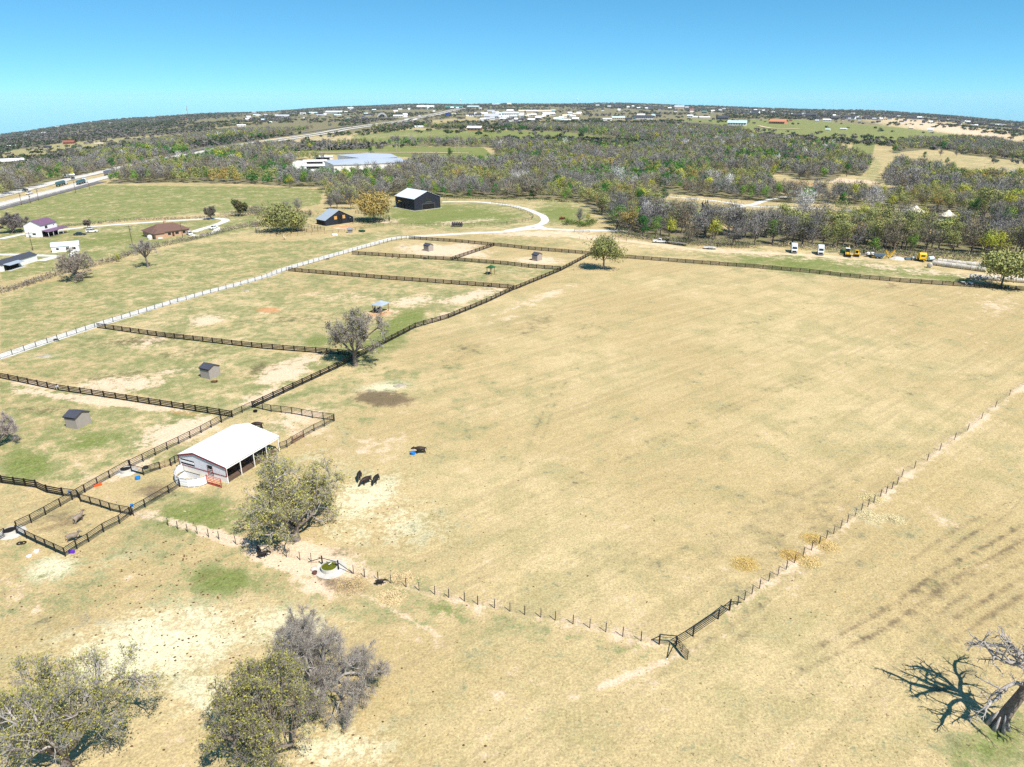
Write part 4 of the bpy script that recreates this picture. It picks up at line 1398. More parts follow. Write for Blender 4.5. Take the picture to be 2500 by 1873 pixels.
    panel(o, 'door', '-y', .3, 1.3, .0, 2.1, M_DECK, lx, ly)
    b = MB()
    b.box((-a + 2.2, -c - 2.42, .5), (2.0, .5, .7), M_OFFW)
    b.build('step', o)
    b = MB()
    b.lathe((0, 0, 0), [(1.0, 0), (1.15, .9), (1.0, 1.6), (.4, 2.0)], M_OFFW, n=10)
    tag(b.build('water_tank', loc=C1(1215, 1208)), 'white round tank at the near corner of the brick house', 'tank')
    # safari tents
    for px, lab, w in (((1298, 1020), 'larger cream peaked tent on a dark deck beyond the wood', 9.0), ((1560, 1058), 'smaller cream peaked tent right of the larger one', 7.5)):
        p = g('C4', *px)
        o = thing('peaked_tent', lab, 'tent', p, .25, 'cream peaked tents by the park road')
        h = w / 2
        b = MB()
        b.box((0, 0, .5), (w * .95, w * .8, 1.0), M_DECK)
        b.build('deck', o)
        b = MB()
        b.box((0, 0, 1.95), (w * .75, w * .6, 1.9), M_DECK if w > 8 else M_GREY)
        b.build('tent_wall', o)
        b = MB()
        prof = [(.66, 2.7), (.40, 3.5), (.18, 4.5), (.05, 5.6)]
        n = 12
        vs = []
        for r_, z in prof:
            for i in range(n):
                t = 2 * pi * i / n
                q = 1 / max(abs(cos(t)), abs(sin(t))) ** .65
                zz = z + (.35 * (i % 3 == 0) if r_ > .6 else 0) * -.6
                vs.append((w * r_ * cos(t) * q, w * .85 * r_ * sin(t) * q, zz))
        fs = [(k * n + i, k * n + (i + 1) % n, (k + 1) * n + (i + 1) % n, (k + 1) * n + i) for k in range(3) for i in range(n)] + [tuple(range(3 * n, 4 * n))]
        b.add(vs, fs, M_CANVAS)
        b.build('canopy', o)
        pm = MB()
        pm.tube((0, 0, .9), (0, 0, 2.75), .08, .08, M_POSTW)
        pm = pm.mesh('pole')
        for sx in (-1, 1):
            for sy in (-1, 1):
                put('pole', pm, o, (sx * w * .46, sy * w * .39, 0))
    b = MB()
    b.lathe((0, 0, 0), [(3.8, 0.0), (3.7, 1.8), (1.6, 3.2), (.1, 3.9)], M_CANVAS, n=9)
    tag(b.build('round_tent', loc=g('C4', 1490, 1100)), 'low pale round tent half hidden by bare trees below the smaller peaked tent', 'tent')


# far buildings: (crop, u, v, width px, height px, wall, roof, label)
FAR = [
    ('F1', 130, 478, 85, 18, 'w', 't', 'white house with pale aqua roof in the far left meadow'), ('F1', 515, 488, 75, 20, 'd', 'k', 'dark low house standing alone in the far left meadow'),
    ('F1', 750, 445, 105, 34, 'r', 'r', 'large red-brown house on the far left rise'), ('F1', 1075, 452, 85, 16, 'c', 'c', 'tan low-roofed house on the far left meadow edge'),
    ('F1', 290, 368, 52, 18, 'w', 'g', 'pale house near the far left horizon'), ('F1', 490, 333, 62, 14, 'w', 'w', 'white house in the woods near the far left horizon'),
    ('F1', 110, 655, 250, 40, 'w', 'w', 'wide white commercial roof at the left edge beyond the highway'), ('F1', 745, 800, 100, 24, 'g', 'w', 'white-roofed building just beyond the tanker trucks'),
    ('F1', 355, 785, 70, 24, 'r', 'c', 'reddish house hidden in evergreens beyond the highway'), ('F1', 2018, 188, 28, 12, 'c', 'r', 'small tan house at the foot of the radio mast'),
    ('F1', 1190, 232, 30, 10, 'w', 'w', 'tiny white house on the far left skyline'), ('F1', 625, 265, 46, 10, 'w', 'w', 'bright white building on the far left skyline'),
    ('F2', 395, 352, 86, 20, 'w', 'w', 'white-roofed house among the bare woods above the highway'), ('F2', 475, 270, 46, 18, 'w', 'w', 'white house left of the far hillside village'),
    ('F2', 585, 252, 40, 16, 'w', 'w', 'white house on the rise, left of two others'), ('F2', 662, 243, 40, 16, 'w', 'g', 'white house with grey roof on the far rise'),
    ('F2', 840, 262, 140, 26, 'g', 'g', 'long grey warehouse in the far hillside village'), ('F2', 1170, 208, 90, 18, 'g', 't', 'pale house with teal roof on the far hillside'),
    ('F2', 1400, 202, 165, 18, 'w', 'w', 'long white shed on the far hillside'), ('F2', 1435, 240, 72, 20, 'c', 't', 'cream house with aqua roof on the far hillside'),
    ('F2', 1575, 163, 56, 24, 'w', 'w', 'tall white house near the skyline left of the highway end'), ('F2', 1775, 232, 90, 24, 'g', 'k', 'grey-roofed workshop left of the arched hangar'),
    ('F2', 2090, 248, 96, 28, 'c', 'w', 'cream roadside store right of the arched hangar'), ('F2', 2165, 243, 46, 40, 'w', 'w', 'tall white tower-like building by the far highway'),
    ('F2', 1250, 240, 80, 16, 'w', 'g', 'pale house in the middle of the far hillside village'), ('F2', 1060, 218, 60, 16, 'w', 'w', 'white house behind the long grey warehouse'),
    ('F2', 530, 207, 46, 12, 'g', 'g', 'small grey house on the bare far ridge'), ('F2', 640, 312, 50, 18, 'd', 'k', 'dark roofed house at the edge of the bare far woods'),
    ('F2', 1730, 272, 60, 20, 'd', 'k', 'dark flat shop by the far highway'), ('F2', 1560, 270, 60, 14, 'w', 'g', 'white store among parked trailers by the far highway'),
    ('F2', 30, 745, 50, 22, 'w', 'w', 'white cottage in the wood left of the storage yard'), ('F2', 30, 812, 70, 26, 'w', 'g', 'white bungalow in the wood left of the storage yard'),
    ('F3', 350, 155, 92, 30, 'w', 'w', 'white three-storey hotel on the skyline, left of its twin'), ('F3', 440, 150, 92, 28, 'w', 'w', 'white three-storey hotel on the skyline, right of its twin'),
    ('F3', 705, 152, 180, 24, 'g', 'gr', 'long green-roofed building on the skyline where the highway ends'), ('F3', 910, 148, 120, 22, 'w', 't', 'white building with aqua roof right of the highway end'),
    ('F3', 885, 235, 68, 30, 'w', 'k', 'dark-roofed white shop, left one of a pair'), ('F3', 965, 232, 66, 28, 'w', 'k', 'dark-roofed white shop, right one of a pair'),
    ('F3', 1105, 260, 150, 50, 'g', 'g', 'big blank grey warehouse in the far business park'), ('F3', 1310, 225, 170, 34, 'w', 't', 'wide white warehouse right of the blank grey one'),
    ('F3', 1240, 248, 110, 14, 'w', 'w', 'low white shed in front of the business park'), ('F3', 1430, 192, 70, 26, 'c', 'c', 'cream box store at the back of the business park'),
    ('F3', 1535, 192, 130, 26, 'c', 'w', 'long cream store at the back of the business park'), ('F3', 1670, 190, 140, 26, 'c', 'c', 'cream store with flat roof, rightmost of the back row'),
    ('F3', 1720, 232, 130, 34, 'g', 'w', 'pale grey warehouse in the middle of the business park'), ('F3', 1870, 290, 90, 22, 'w', 't', 'white house with aqua roof below the business park'),
    ('F3', 1920, 236, 104, 18, 'g', 't', 'teal-roofed building right of the business park'), ('F3', 2030, 228, 84, 24, 'c', 'c', 'tan church-like building right of the business park'),
    ('F3', 925, 392, 150, 44, 'r', 'w', 'red-brown barn with white roof above the green field'), ('F3', 320, 362, 90, 18, 'w', 'w', 'white trailer home in the tree row above the green field'),
    ('F3', 2170, 168, 80, 26, 'd', 'k', 'dark house row on the far rise, centre right'), ('F3', 1295, 128, 46, 22, 'c', 'c', 'tan house on the skyline beside the thin mast'),
    ('F3', 1150, 130, 80, 18, 'w', 'g', 'white house on the skyline left of the thin mast'), ('F3', 1770, 170, 50, 12, 't', 't', 'small teal roof behind the business park'),
    ('F3', 1940, 345, 60, 18, 'r', 'r', 'red roof hidden among trees below the business park'),
    ('F4', 140, 286, 92, 24, 'w', 'w', 'white round-roofed shed, left end of the ranch stables'), ('F4', 260, 274, 135, 30, 'c', 't', 'tan stable with aqua roof in the far ranch'),
    ('F4', 362, 276, 92, 18, 'd', 'k', 'dark low stable in the middle of the far ranch'), ('F4', 530, 270, 190, 36, 'w', 'k', 'long ranch arena with dark openings'),
    ('F4', 510, 240, 80, 30, 'w', 'w', 'white hall behind the long ranch arena'), ('F4', 642, 238, 40, 24, 'w', 't', 'small white house right of the ranch arena'), ('F4', 695, 230, 60, 18, 'd', 'k', 'dark shed right of the ranch arena'),
    ('F4', 1040, 248, 60, 30, 'w', 'w', 'white chapel in the far green meadow'), ('F4', 1100, 250, 46, 16, 'w', 'w', 'first white stable right of the chapel'), ('F4', 1190, 254, 110, 16, 'w', 'w', 'long white stable right of the chapel'),
    ('F4', 1052, 202, 40, 34, 'w', 'r', 'narrow white house with red roof above the chapel'), ('F4', 1190, 214, 50, 24, 'd', 'gr', 'dark pointed barn above the white stables'),
    ('F4', 1385, 270, 112, 40, 'k', 'k', 'black barn in the far meadow'), ('F4', 1545, 340, 190, 48, 'w', 't', 'white lodge with three gables in the gap of the far wood'),
    ('F4', 1990, 318, 165, 46, 'o', 'o', 'villa with terracotta roof on the far green rise'), ('F4', 2125, 290, 30, 16, 'r', 'r', 'small red shed right of the terracotta villa'),
    ('F4', 920, 160, 100, 40, 'c', 'g', 'big pale mansion on the far skyline, right of centre'), ('F4', 600, 152, 70, 26, 'w', 'k', 'white gabled house on the far rise behind the ranch'),
    ('F4', 480, 153, 36, 16, 'w', 'w', 'small white house behind the ranch'), ('F4', 265, 148, 60, 26, 'c', 'k', 'tan house left of the small white one behind the ranch'), ('F4', 1745, 222, 76, 40, 'w', 'k', 'white house with steep gable on the far right rise'),
    ('F4', 1640, 228, 60, 28, 'c', 'k', 'tan house left of the steep white gable'), ('F4', 2190, 254, 90, 30, 'd', 'k', 'dark wide house at the far right rise'), ('F4', 2055, 482, 34, 26, 'w', 'w', 'tiny white tank-like hut in the right wood'),
    ('F5', 275, 270, 70, 22, 'w', 'w', 'white metal shed in the far right meadow'), ('F5', 505, 256, 90, 34, 'w', 'k', 'white house with dark gables, far right'), ('F5', 690, 250, 60, 30, 'w', 'k', 'white steep-gabled house, far right suburb'),
    ('F5', 345, 258, 70, 28, 'd', 'k', 'dark house between the white shed and the gabled house'), ('F5', 115, 232, 90, 34, 'd', 'k', 'wide dark house behind two evergreen trees, far right'), ('F5', 1290, 360, 46, 26, 'w', 'w', 'white shed at the end of the far right tree row'),
    ('F5', 1755, 468, 110, 34, 'w', 'm', 'white house with dark red roof in the far right meadow'), ('F5', 1105, 440, 44, 12, 'w', 'g', 'white trailer in the bare far right trees'), ('F5', 285, 358, 44, 16, 'w', 't', 'small aqua-roofed house among bare trees, far right'),
    ('F5', 440, 348, 60, 12, 'w', 'w', 'long white shed behind the far right bare trees'), ('F5', 1100, 340, 40, 22, 'c', 'c', 'tan house hidden in the far right evergreen row'), ('F5', 1605, 275, 44, 14, 'w', 'w', 'white house in the dry far right valley'),
    ('F5', 1195, 245, 40, 18, 'w', 'w', 'white house left in the far right valley'), ('F5', 970, 232, 44, 20, 'w', 'g', 'pale house above the far right valley'),
]


def build_far_houses():
    pal = dict(w=(.72, .72, .72), g=(.40, .41, .43), d=(.06, .055, .055), k=(.05, .05, .06), r=(.26, .09, .06), c=(.58, .48, .34), t=(.50, .66, .66), o=(.50, .22, .11), m=(.20, .02, .03), gr=(.07, .19, .15))
    mm = {k: mat('far_' + dict(w='white', g='grey', d='dark', k='black', r='red', c='tan', t='aqua', o='terracotta', m='dark_red', gr='green')[k] + '_wall', v, rough=.7, var=.1) for k, v in pal.items()}
    grp = 'distant houses and sheds'

    def one(u, v, w, h, mw, mr, label, cat='house'):
        p = G(u, v)
        x, y = p[0], p[1]
        dep = y * cp + (CAMH - p[2]) * sp
        W, Hh = w * dep / FPX, h * dep / FPX
        ev = Hh * (.62 if mr in 'wt' else .52)
        D = W * random.uniform(.5, .75) if W > 8 else W * .9
        rz = -atan2(x, y) + random.uniform(-.35, .35)
        o = thing('distant_house', label, cat, (x, y, p[2]), rz, grp)
        a, c = W / 2, D / 2
        rise = max(Hh - ev, .12 * D)
        b = MB()
        b.prism([(-c, -3), (c, -3), (c, ev), (0, ev + rise), (-c, ev)], -a, a, mm[mw], axis='x')
        b.build('wall', o)
        r = MB()
        e, t = .05 * D + .2, .06 * rise + .15
        for s in (-1, 1):
            q = rise / c
            slab(r, [(-a - e, s * (c + e), ev - q * e + t + .05), (a + e, s * (c + e), ev - q * e + t + .05), (a + e, s * .01, ev + rise + t + .05), (-a - e, s * .01, ev + rise + t + .05)][::s], t, mm[mr])
        r.build('roof', o)
        if W > 14 and w > 12:
            n = max(2, int(W / 6))
            wm = None
            for i in range(n):
                u0 = -a + W * (i + .3) / n
                panel(o, 'window', '-y', u0, u0 + W * .35 / n, ev * .30, ev * .75, M_GLASS, W, D, .08, t=.1)

    for cn, u, v, w, h, mw, mr, lab in FAR:
        s = CROPS[cn][2]
        (uu, vv), = cr(cn, (u, v))
        one(uu, vv, w / s, h / s, mw, mr, lab, 'house')
    # arched hangar
    p = g('F2', 1915, 245)
    dep = p[1] * cp + CAMH * sp
    W = 24 * dep / FPX
    o = thing('arched_hangar', 'blue-grey arched hangar with a dark mouth beside the far highway', 'hangar', p, -atan2(p[0], p[1]))
    b = MB()
    arc = [(W / 2 * cos(t), W * .42 * sin(t)) for t in np.linspace(0, pi, 13)]
    b.prism(arc, 0, W, mm['g'], axis='y')
    b.build('shell', o)
    b = MB()
    b.prism([(x * .6, z * .7) for x, z in arc], -.5, .3, M_DARKIN, axis='y')
    b.build('doorway', o)
    # suburb streets: rows of small dark roofs and the scattered houses of the right-hand suburb
    k = 0
    R = random.Random(5)
    for i in range(11):
        u, v = 1236 + i * 8.2 + R.uniform(-1, 1), 299 - (i % 3) * 3.0 + R.uniform(-.5, .5)
        one(u, v, 8.5, 6, R.choice('wwc'), R.choice('kkd'), 'new dark-roofed house below the business park, %s from the left' % ordi(i))
    for i in range(34):
        u, v = 1176 + 7.2 * i + R.uniform(-3, 3), R.uniform(273, 297)
        one(u, v, R.uniform(9, 17), R.uniform(5, 9), R.choice('wwcg'), R.choice('wwwgtc'), 'pale shed among the business park roofs, %s from the left' % ordi(i))
    for i in range(62):
        u = 1960 + 8.6 * i + R.uniform(-3, 3)
        t = (u - 1960) / 540
        hv = np.interp(u, HU, HV)
        v = hv + 9 + R.uniform(0, 1) ** 1.3 * (22 - 8 * t)
        one(u, v, R.uniform(6, 11), R.uniform(4.5, 7), R.choice('wwcdcg'), R.choice('kkkgdw'), 'small suburb house under the far right skyline, %s from the left' % ordi(i))
    for i in range(34):
        u = 1455 + 15 * i + R.uniform(-5, 5)
        hv = np.interp(u, HU, HV)
        v = hv + 6 + R.uniform(0, 14)
        one(u, v, R.uniform(5, 9), R.uniform(4, 6), R.choice('wwcg'), R.choice('kwgd'), 'tiny house on the skyline ridge right of centre, %s from the left' % ordi(i))
    for i in range(30):
        u = 600 + 20 * i + R.uniform(-7, 7)
        hv = np.interp(u, HU, HV)
        v = hv + 9 + R.uniform(0, 22)
        one(u, v, R.uniform(5, 10), R.uniform(3.5, 5.5), R.choice('wwcgd'), R.choice('wwgkt'), 'tiny house of the far hillside village, %s from the left' % ordi(i))


def build_yard_buildings():
    """white storage roofs between the trees left of centre"""
    specs = [('F2', 1270, 712, 200, 26, 'white-roofed open shed at the back of the storage yard', 12),
             ('F2', 1180, 760, 240, 34, 'long low white storage building at the left of the yard', 12),
             ('F2', 1180, 812, 250, 40, 'white storage building behind bare trees, nearest left', 14)]
    for cn, u, v, w, h, lab, D in specs:
        s = CROPS[cn][2]
        p = g(cn, u, v)
        dep = p[1] * cp + (CAMH - p[2]) * sp
        W, Hh = w / s * dep / FPX, h / s * dep / FPX
        fr = ((p[0], p[1] + D / 2, p[2]), -atan2(p[0], p[1]) * .5, W, D)
        o, lx, ly = gable('storage_building', lab, 'building', fr, max(3.0, Hh * .6), 1.0, 'x', M_OFFW, M_WMETAL, over=.5, group='white storage buildings')
        panel(o, 'doorway', '-y', -W * .35, W * .35, .3, 2.4, M_DARKIN, lx, ly)
    # large curved-edge warehouse roof
    for lab, pts, h in (('huge pale grey warehouse roof in the storage yard, rear one', cr('F2', (1440, 745), (1640, 740), (1700, 722), (2010, 725), (2080, 760), (1760, 790)), 7.0),
                        ('huge white warehouse roof in the storage yard, front one', cr('F2', (1300, 815), (1560, 790), (1700, 780), (2110, 780), (2190, 820), (1700, 850), (1400, 860)), 7.0)):
        P = [np.array(G(u, v)) for u, v in pts]
        c = sum(P) / len(P)
        o = thing('warehouse', lab, 'building', c, 0, 'white storage buildings')
        Q = [(p - c)[:2] for p in P]
        b = MB()
        n = len(Q)
        b.add([(q[0], q[1], -2) for q in Q] + [(q[0], q[1], h) for q in Q], [(i, (i + 1) % n, n + (i + 1) % n, n + i) for i in range(n)], M_OFFW)
        b.build('wall', o)
        r = MB()
        r.add([(q[0] * 1.02, q[1] * 1.02, h) for q in Q] + [(q[0] * 1.02, q[1] * 1.02, h + .5) for q in Q] + [(q[0] * .3, q[1] * .3, h + 2.2) for q in Q],
              [(i, (i + 1) % n, n + (i + 1) % n, n + i) for i in range(n)] + [(n + i, n + (i + 1) % n, 2 * n + (i + 1) % n, 2 * n + i) for i in range(n)] + [tuple(range(2 * n, 3 * n)), tuple(range(n))[::-1]], M_WHROOF)
        r.build('roof', o)
    # pale yard paving
    P = [G(u, v) for u, v in cr('F2', (930, 790), (960, 722), (1160, 712), (1400, 725), (1460, 770), (1300, 830), (1100, 840), (960, 822))]
    me = bpy.data.meshes.new('yard_paving')
    me.from_pydata([(p[0], p[1], p[2] + .35) for p in P], [], [tuple(range(len(P)))])
    me.materials.append(M_CALICHE)
    me.update()
    if me.polygons[0].normal.z < 0:
        me.flip_normals()
    o = bpy.data.objects.new('yard_paving', me)
    COL.objects.link(o)
    o['kind'] = 'structure'


# ------------------------------------------------------------------ vehicles
PAINT = {}


def paint(col):
    k = 'car_paint_%02d%02d%02d' % tuple(int(c * 99) for c in col)
    return mat(k, col, rough=.3, spec=.5, var=.05)


WHEEL = {}


def wheel_parts(o, spots, r=.36, w=.24):
    k = (r, w)
    if k not in WHEEL:
        b = MB()
        b.tube((0, -w / 2, 0), (0, w / 2, 0), r, r, M_TYRE, n=14)
        b.tube((0, -w / 2 - .012, 0), (0, w / 2 + .012, 0), r * .55, r * .55, M_GREY, n=10)
        WHEEL[k] = b.mesh('wheel')
    for x, y in spots:
        put('wheel', WHEEL[k], o, (x, y, r))


def heading(a, b):
    return atan2(b[1] - a[1], b[0] - a[0])


def car(label, p, rz, col=(.75, .75, .75), L=4.7, style='sedan', cat='car', group=None, name=None):
    """front towards local +x"""
    m = paint(col)
    o = thing(name or {'sedan': 'parked_car', 'suv': 'sport_utility_car', 'pickup': 'pickup_truck'}[style], label, cat, p, rz, group)
    h = L / 2
    W = 1.85 if style != 'pickup' else 2.0
    b = MB()
    if style == 'sedan':
        body = [(-h, .35), (h - .1, .3), (h, .5), (h - .05, .72), (h * .42, .92), (-h * .62, .95), (-h + .05, .88)]
        cab = [(h * .40, .90), (h * .06, 1.42), (-h * .42, 1.44), (-h * .80, .93)]
    elif style == 'suv':
        body = [(-h, .4), (h - .1, .38), (h, .6), (h - .05, .95), (h * .42, 1.1), (-h, 1.1)]
        cab = [(h * .42, 1.08), (h * .12, 1.72), (-h * .86, 1.74), (-h * .98, 1.09)]
    else:
        body = [(-h, .55), (h - .1, .5), (h, .75), (h - .02, 1.12), (h * .44, 1.22), (-h * .12, 1.22), (-h * .12, 1.20), (-h, 1.20)]
        cab = [(h * .45, 1.2), (h * .20, 1.88), (-h * .10, 1.90), (-h * .14, 1.2)]
    b.prism(body, -W / 2, W / 2, m)
    b.build('body', o)
    c = MB()
    k = W / 2 - .12
    vs = [(x, s * (k if i in (0, 3) else k - .14), z) for s in (-1, 1) for i, (x, z) in enumerate(cab)]
    c.add(vs, [(0, 1, 2, 3), (7, 6, 5, 4), (0, 4, 5, 1), (1, 5, 6, 2), (2, 6, 7, 3), (3, 7, 4, 0)], M_GLASS)
    c.build('window', o)
    r = MB()
    (x1, z1), (x2, z2) = cab[1], cab[2]
    r.box(((x1 + x2) / 2, 0, (z1 + z2) / 2 + .03), (x1 - x2 + .08, 2 * (k - .12), .07), m)
    xm = (cab[0][0] + cab[3][0]) / 2
    r.bar((xm, -k - .005, cab[0][1]), ((x1 + x2) / 2, -k + .135, z1), .07, .03, m)
    r.bar((xm, k + .005, cab[0][1]), ((x1 + x2) / 2, k - .135, z1), .07, .03, m)
    for s in (-1, 1):
        r.bar((cab[0][0], s * k, cab[0][1]), (x1, s * (k - .14), z1), .05, .06, m)
        r.bar((cab[3][0], s * k, cab[3][1]), (x2, s * (k - .14), z2), .08, .10, m)
    r.build('roof', o)
    if style == 'pickup':
        bd = MB()
        bd.box((-h * .56, 0, 1.19), (h * .80, W - .26, .06), M_DARKIN)
        bd.build('cargo_bed', o)
    wheel_parts(o, [(sx * h * .62, sy * (W / 2 - .12)) for sx in (-1, 1) for sy in (-1, 1)], .36 if style == 'sedan' else .42)
    lm = MB()
    lm.box((h - .03, 0, .78 if style == 'sedan' else .95), (.08, W * .86, .14), M_SILVER)
    lm.build('headlight', o)
    return o


def semi(label, p, rz, cab_col, kind='tanker', tcol=(.05, .12, .13), group='trucks on the highway'):
    m, t = paint(cab_col), paint(tcol)
    o = thing('semi_truck', label, 'truck', p, rz, group)
    b = MB()
    b.prism([(5.6, .6), (9.0, .6), (9.05, 1.7), (7.6, 1.9), (7.3, 3.2), (6.4, 3.7), (5.6, 3.6)], -1.2, 1.2, m)
    b.build('cab', o)
    w = MB()
    w.box((7.52, 0, 2.55), (.1, 2.0, .9), M_GLASS)
    w.build('windscreen', o)
    b = MB()
    if kind == 'tanker':
        b.tube((-7.5, 0, 2.2), (5.2, 0, 2.2), 1.25, 1.25, t, n=14)
    else:
        b.box((-1.2, 0, 2.65), (12.8, 2.5, 2.7), t)
    b.build('trailer', o)
    b = MB()
    b.box((-.6, 0, .9), (13.4, 1.1, .3), M_DARKIN)
    b.build('chassis', o)
    wheel_parts(o, [(x, s * 1.05) for x in (-6.6, -5.4, 4.2, 8.0) for s in (-1, 1)], .5, .35)
    return o


def box_truck(label, p, rz):
    m = paint((.78, .80, .80))
    o = thing('box_truck', label, 'truck', p, rz, 'white trucks parked along the wood')
    b = MB()
    b.prism([(1.2, .55), (3.3, .55), (3.4, 1.5), (2.5, 1.75), (2.1, 2.7), (1.2, 2.8)], -1.1, 1.1, m)
    b.build('cab', o)
    w = MB()
    w.add([(2.52, -.95, 1.78), (2.52, .95, 1.78), (2.17, .85, 2.62), (2.17, -.85, 2.62)], [(0, 1, 2, 3)], M_GLASS)
    w.box((1.65, 0, 2.2), (.7, 2.23, .6), M_GLASS)
    w.build('windscreen', o)
    b = MB()
    b.box((-1.0, 0, 2.1), (4.2, 2.3, 2.6), m)
    b.box((1.45, 0, 3.1), (.7, 2.1, .5), m, top=(.5, .9))
    b.build('cargo_box', o)
    b = MB()
    b.box((3.38, 0, .95), (.12, 1.5, .5), M_DARKIN)
    b.build('grille', o)
    b = MB()
    b.box((3.45, 0, .5), (.2, 2.2, .3), M_GREY)
    b.build('bumper', o)
    wheel_parts(o, [(x, s * 1.0) for x in (2.3, -2.0) for s in (-1, 1)], .48, .35)
    return o


def build_vehicles():
    U = lambda x, y: g('U', x, y)
    a, c = U(340, 205), U(615, 218)
    mid = (a + c) / 2
    car('white pickup truck parked on the dirt track at the edge of the wood', mid, heading(c, a), (.80, .80, .80), L=6.3, style='pickup', cat='pickup')
    a, c = U(640, 225), U(1085, 285)
    o = thing('flatbed_trailer', 'long dark gooseneck flatbed trailer behind the white pickup', 'trailer', (a + c) / 2, heading(c, a))
    L = hypot(*(c - a)[:2])
    h = L / 2
    b = MB()
    b.box((0, 0, .95), (L, 2.5, .10), mat('worn_deck', (.20, .18, .16)))
    b.build('deck', o)
    b = MB()
    for s in (-1, 1):
        b.bar((-h, s * 1.1, .78), (h, s * 1.1, .78), .12, .22, M_GREEN)
    b.bar((h, 0, .9), (h + .3, 0, 1.7), .25, .2, M_DARKIN)
    b.bar((h + .3, 0, 1.7), (h + 1.6, 0, 1.5), .2, .18, M_DARKIN)
    b.box((h - .1, 0, 1.5), (.3, 2.0, 1.1), M_DARKIN)
    b.build('gooseneck', o)
    b = MB()
    for s in (-1, 1):
        b.bar((-h, s * .7, 1.0), (-h - 1.0, s * .7, 1.35), .5, .08, M_DARKIN)
    b.build('ramp', o)
    wheel_parts(o, [(x, s * 1.05) for x in (-h * .45, -h * .28) for s in (-1, 1)], .38)
    a, c = U(1450, 345), U(1740, 358)
    o = thing('utility_trailer', 'small low utility trailer with silver fenders on the dirt track verge', 'trailer', (a + c) / 2, heading(c, a))
    b = MB()
    b.box((0, 0, .6), (5.4, 2.0, .12), M_CONC)
    for s in (-1, 1):
        b.bar((-2.7, s * 1.0, .75), (2.7, s * 1.0, .75), .08, .22, M_OFFW)
    b.build('deck', o)
    for s in (-1, 1):
        b = MB()
        b.prism([(-1.5, .6), (-1.2, .95), (.8, .95), (1.1, .6)], s * 1.16 - .14, s * 1.16 + .14, M_SILVER)
        b.build('fender', o)
    b = MB()
    b.bar((2.7, 0, .6), (4.2, 0, .55), .12, .12, M_DARKIN)
    b.build('tow_bar', o)
    b = MB()
    for q in (-.9, -.3, .3, .9):
        b.bar((-2.75, q, .65), (-3.0, q, 1.9), .07, .07, M_DARKIN)
    b.build('ramp', o)
    wheel_parts(o, [(x, s * 1.15) for x in (-.75, .3) for s in (-1, 1)], .32)
    T = lambda x, y: g('T', x, y)
    down = lambda p: atan2(-p[1], -p[0] - 6)
    p = T(418, 285)
    box_truck('white box truck with raised cab fairing, farther from the yellow machines', p, -1.88)
    p = T(1135, 335)
    box_truck('white box truck nearer the yellow backhoe', p, -1.93)
    build_machines()
    # houses' cars
    Bp = lambda x, y: g('B', x, y)
    car('dark car parked on the lawn right of the two-storey house', Bp(1545, 430), .15, (.03, .05, .05), 5.2, 'sedan')
    car('white car parked ahead of the dark one on the lawn', Bp(1785, 375), .25, (.8, .8, .8), 5.2, 'suv')
    C1 = lambda x, y: g('C1', x, y)
    car('white sport utility car at the brick house end of the drive', C1(1530, 1170), 2.3, (.8, .8, .8), 5.0, 'suv')
    car('white sedan parked inside the drive loop beyond the brick house', C1(1726, 1122), -1.9, (.8, .8, .78), 5.0, 'sedan')
    # the highway
    def on(c, x, y, dx=40, dy=-10):
        p, q = g(c, x, y), g(c, x + dx, y + dy)
        return p + (0, 0, .25), heading(p, q)
    p, r = on('A', 490, 535, 60, -15)
    car('black pickup on the highway near the left edge', p, r + pi, (.02, .05, .06), 5.8, 'pickup', 'pickup', 'cars on the highway')
    p, r = on('A', 570, 590, 60, -15)
    car('white pickup on the near lanes of the highway', p, r, (.8, .8, .8), 5.8, 'pickup', 'pickup', 'cars on the highway')
    p, r = on('A', 1410, 302, 60, -20)
    car('dark car on the far lanes, above the gap between the tankers', p, r + pi, (.03, .05, .06), 5.2, 'suv', 'car', 'cars on the highway')
    p, r = on('A', 1190, 425, 60, -16)
    semi('dark tanker trailer truck with white cab, left one of the two tankers', p, r, (.75, .77, .8))
    p, r = on('A', 1580, 395, 60, -16)
    semi('dark tanker truck with white cab, right one of the two tankers', p, r, (.8, .8, .8))
    p, r = on('F1', 1180, 786, 60, -14)
    semi('yellow-cab truck pulling a grey box trailer on the highway', p, r, (.80, .55, .01), 'box', (.12, .13, .17))
    for i, (c, x, y, col, st, lab) in enumerate([('F1', 2030, 604, (.8, .8, .8), 'suv', 'white van on the highway where trees begin to hide it'), ('F1', 2108, 586, (.03, .04, .05), 'suv', 'black car just ahead of the white van on the highway'), ('F2', 240, 588, (.03, .03, .04), 'sedan', 'dark car on the highway above the storage wood'),
                                                 ('F2', 110, 632, (.8, .8, .8), 'suv', 'white car on the near lanes above the left wood'), ('F2', 1490, 398, (.8, .8, .8), 'suv', 'white truck on the highway where the near lanes reappear'), ('F2', 1735, 356, (.7, .7, .7), 'sedan', 'silver car on the highway right of the white truck'),
                                                 ('F2', 1590, 362, (.05, .05, .06), 'sedan', 'dark car on the far lanes before the village'), ('F2', 1950, 306, (.8, .8, .8), 'suv', 'white lorry on the highway below the arched hangar'), ('F2', 2030, 298, (.04, .04, .05), 'sedan', 'dark car right of the white lorry'), ('F3', 415, 226, (.8, .8, .8), 'suv', 'white vehicle on the farthest highway stretch'),
                                                 ('F3', 340, 262, (.04, .04, .05), 'sedan', 'black car on the farthest highway stretch')]):
        p, r = on(c, x, y)
        car(lab, p, r, col, 5.5 if i < 4 else 8, st, 'car', 'cars on the highway', name='distant_car')


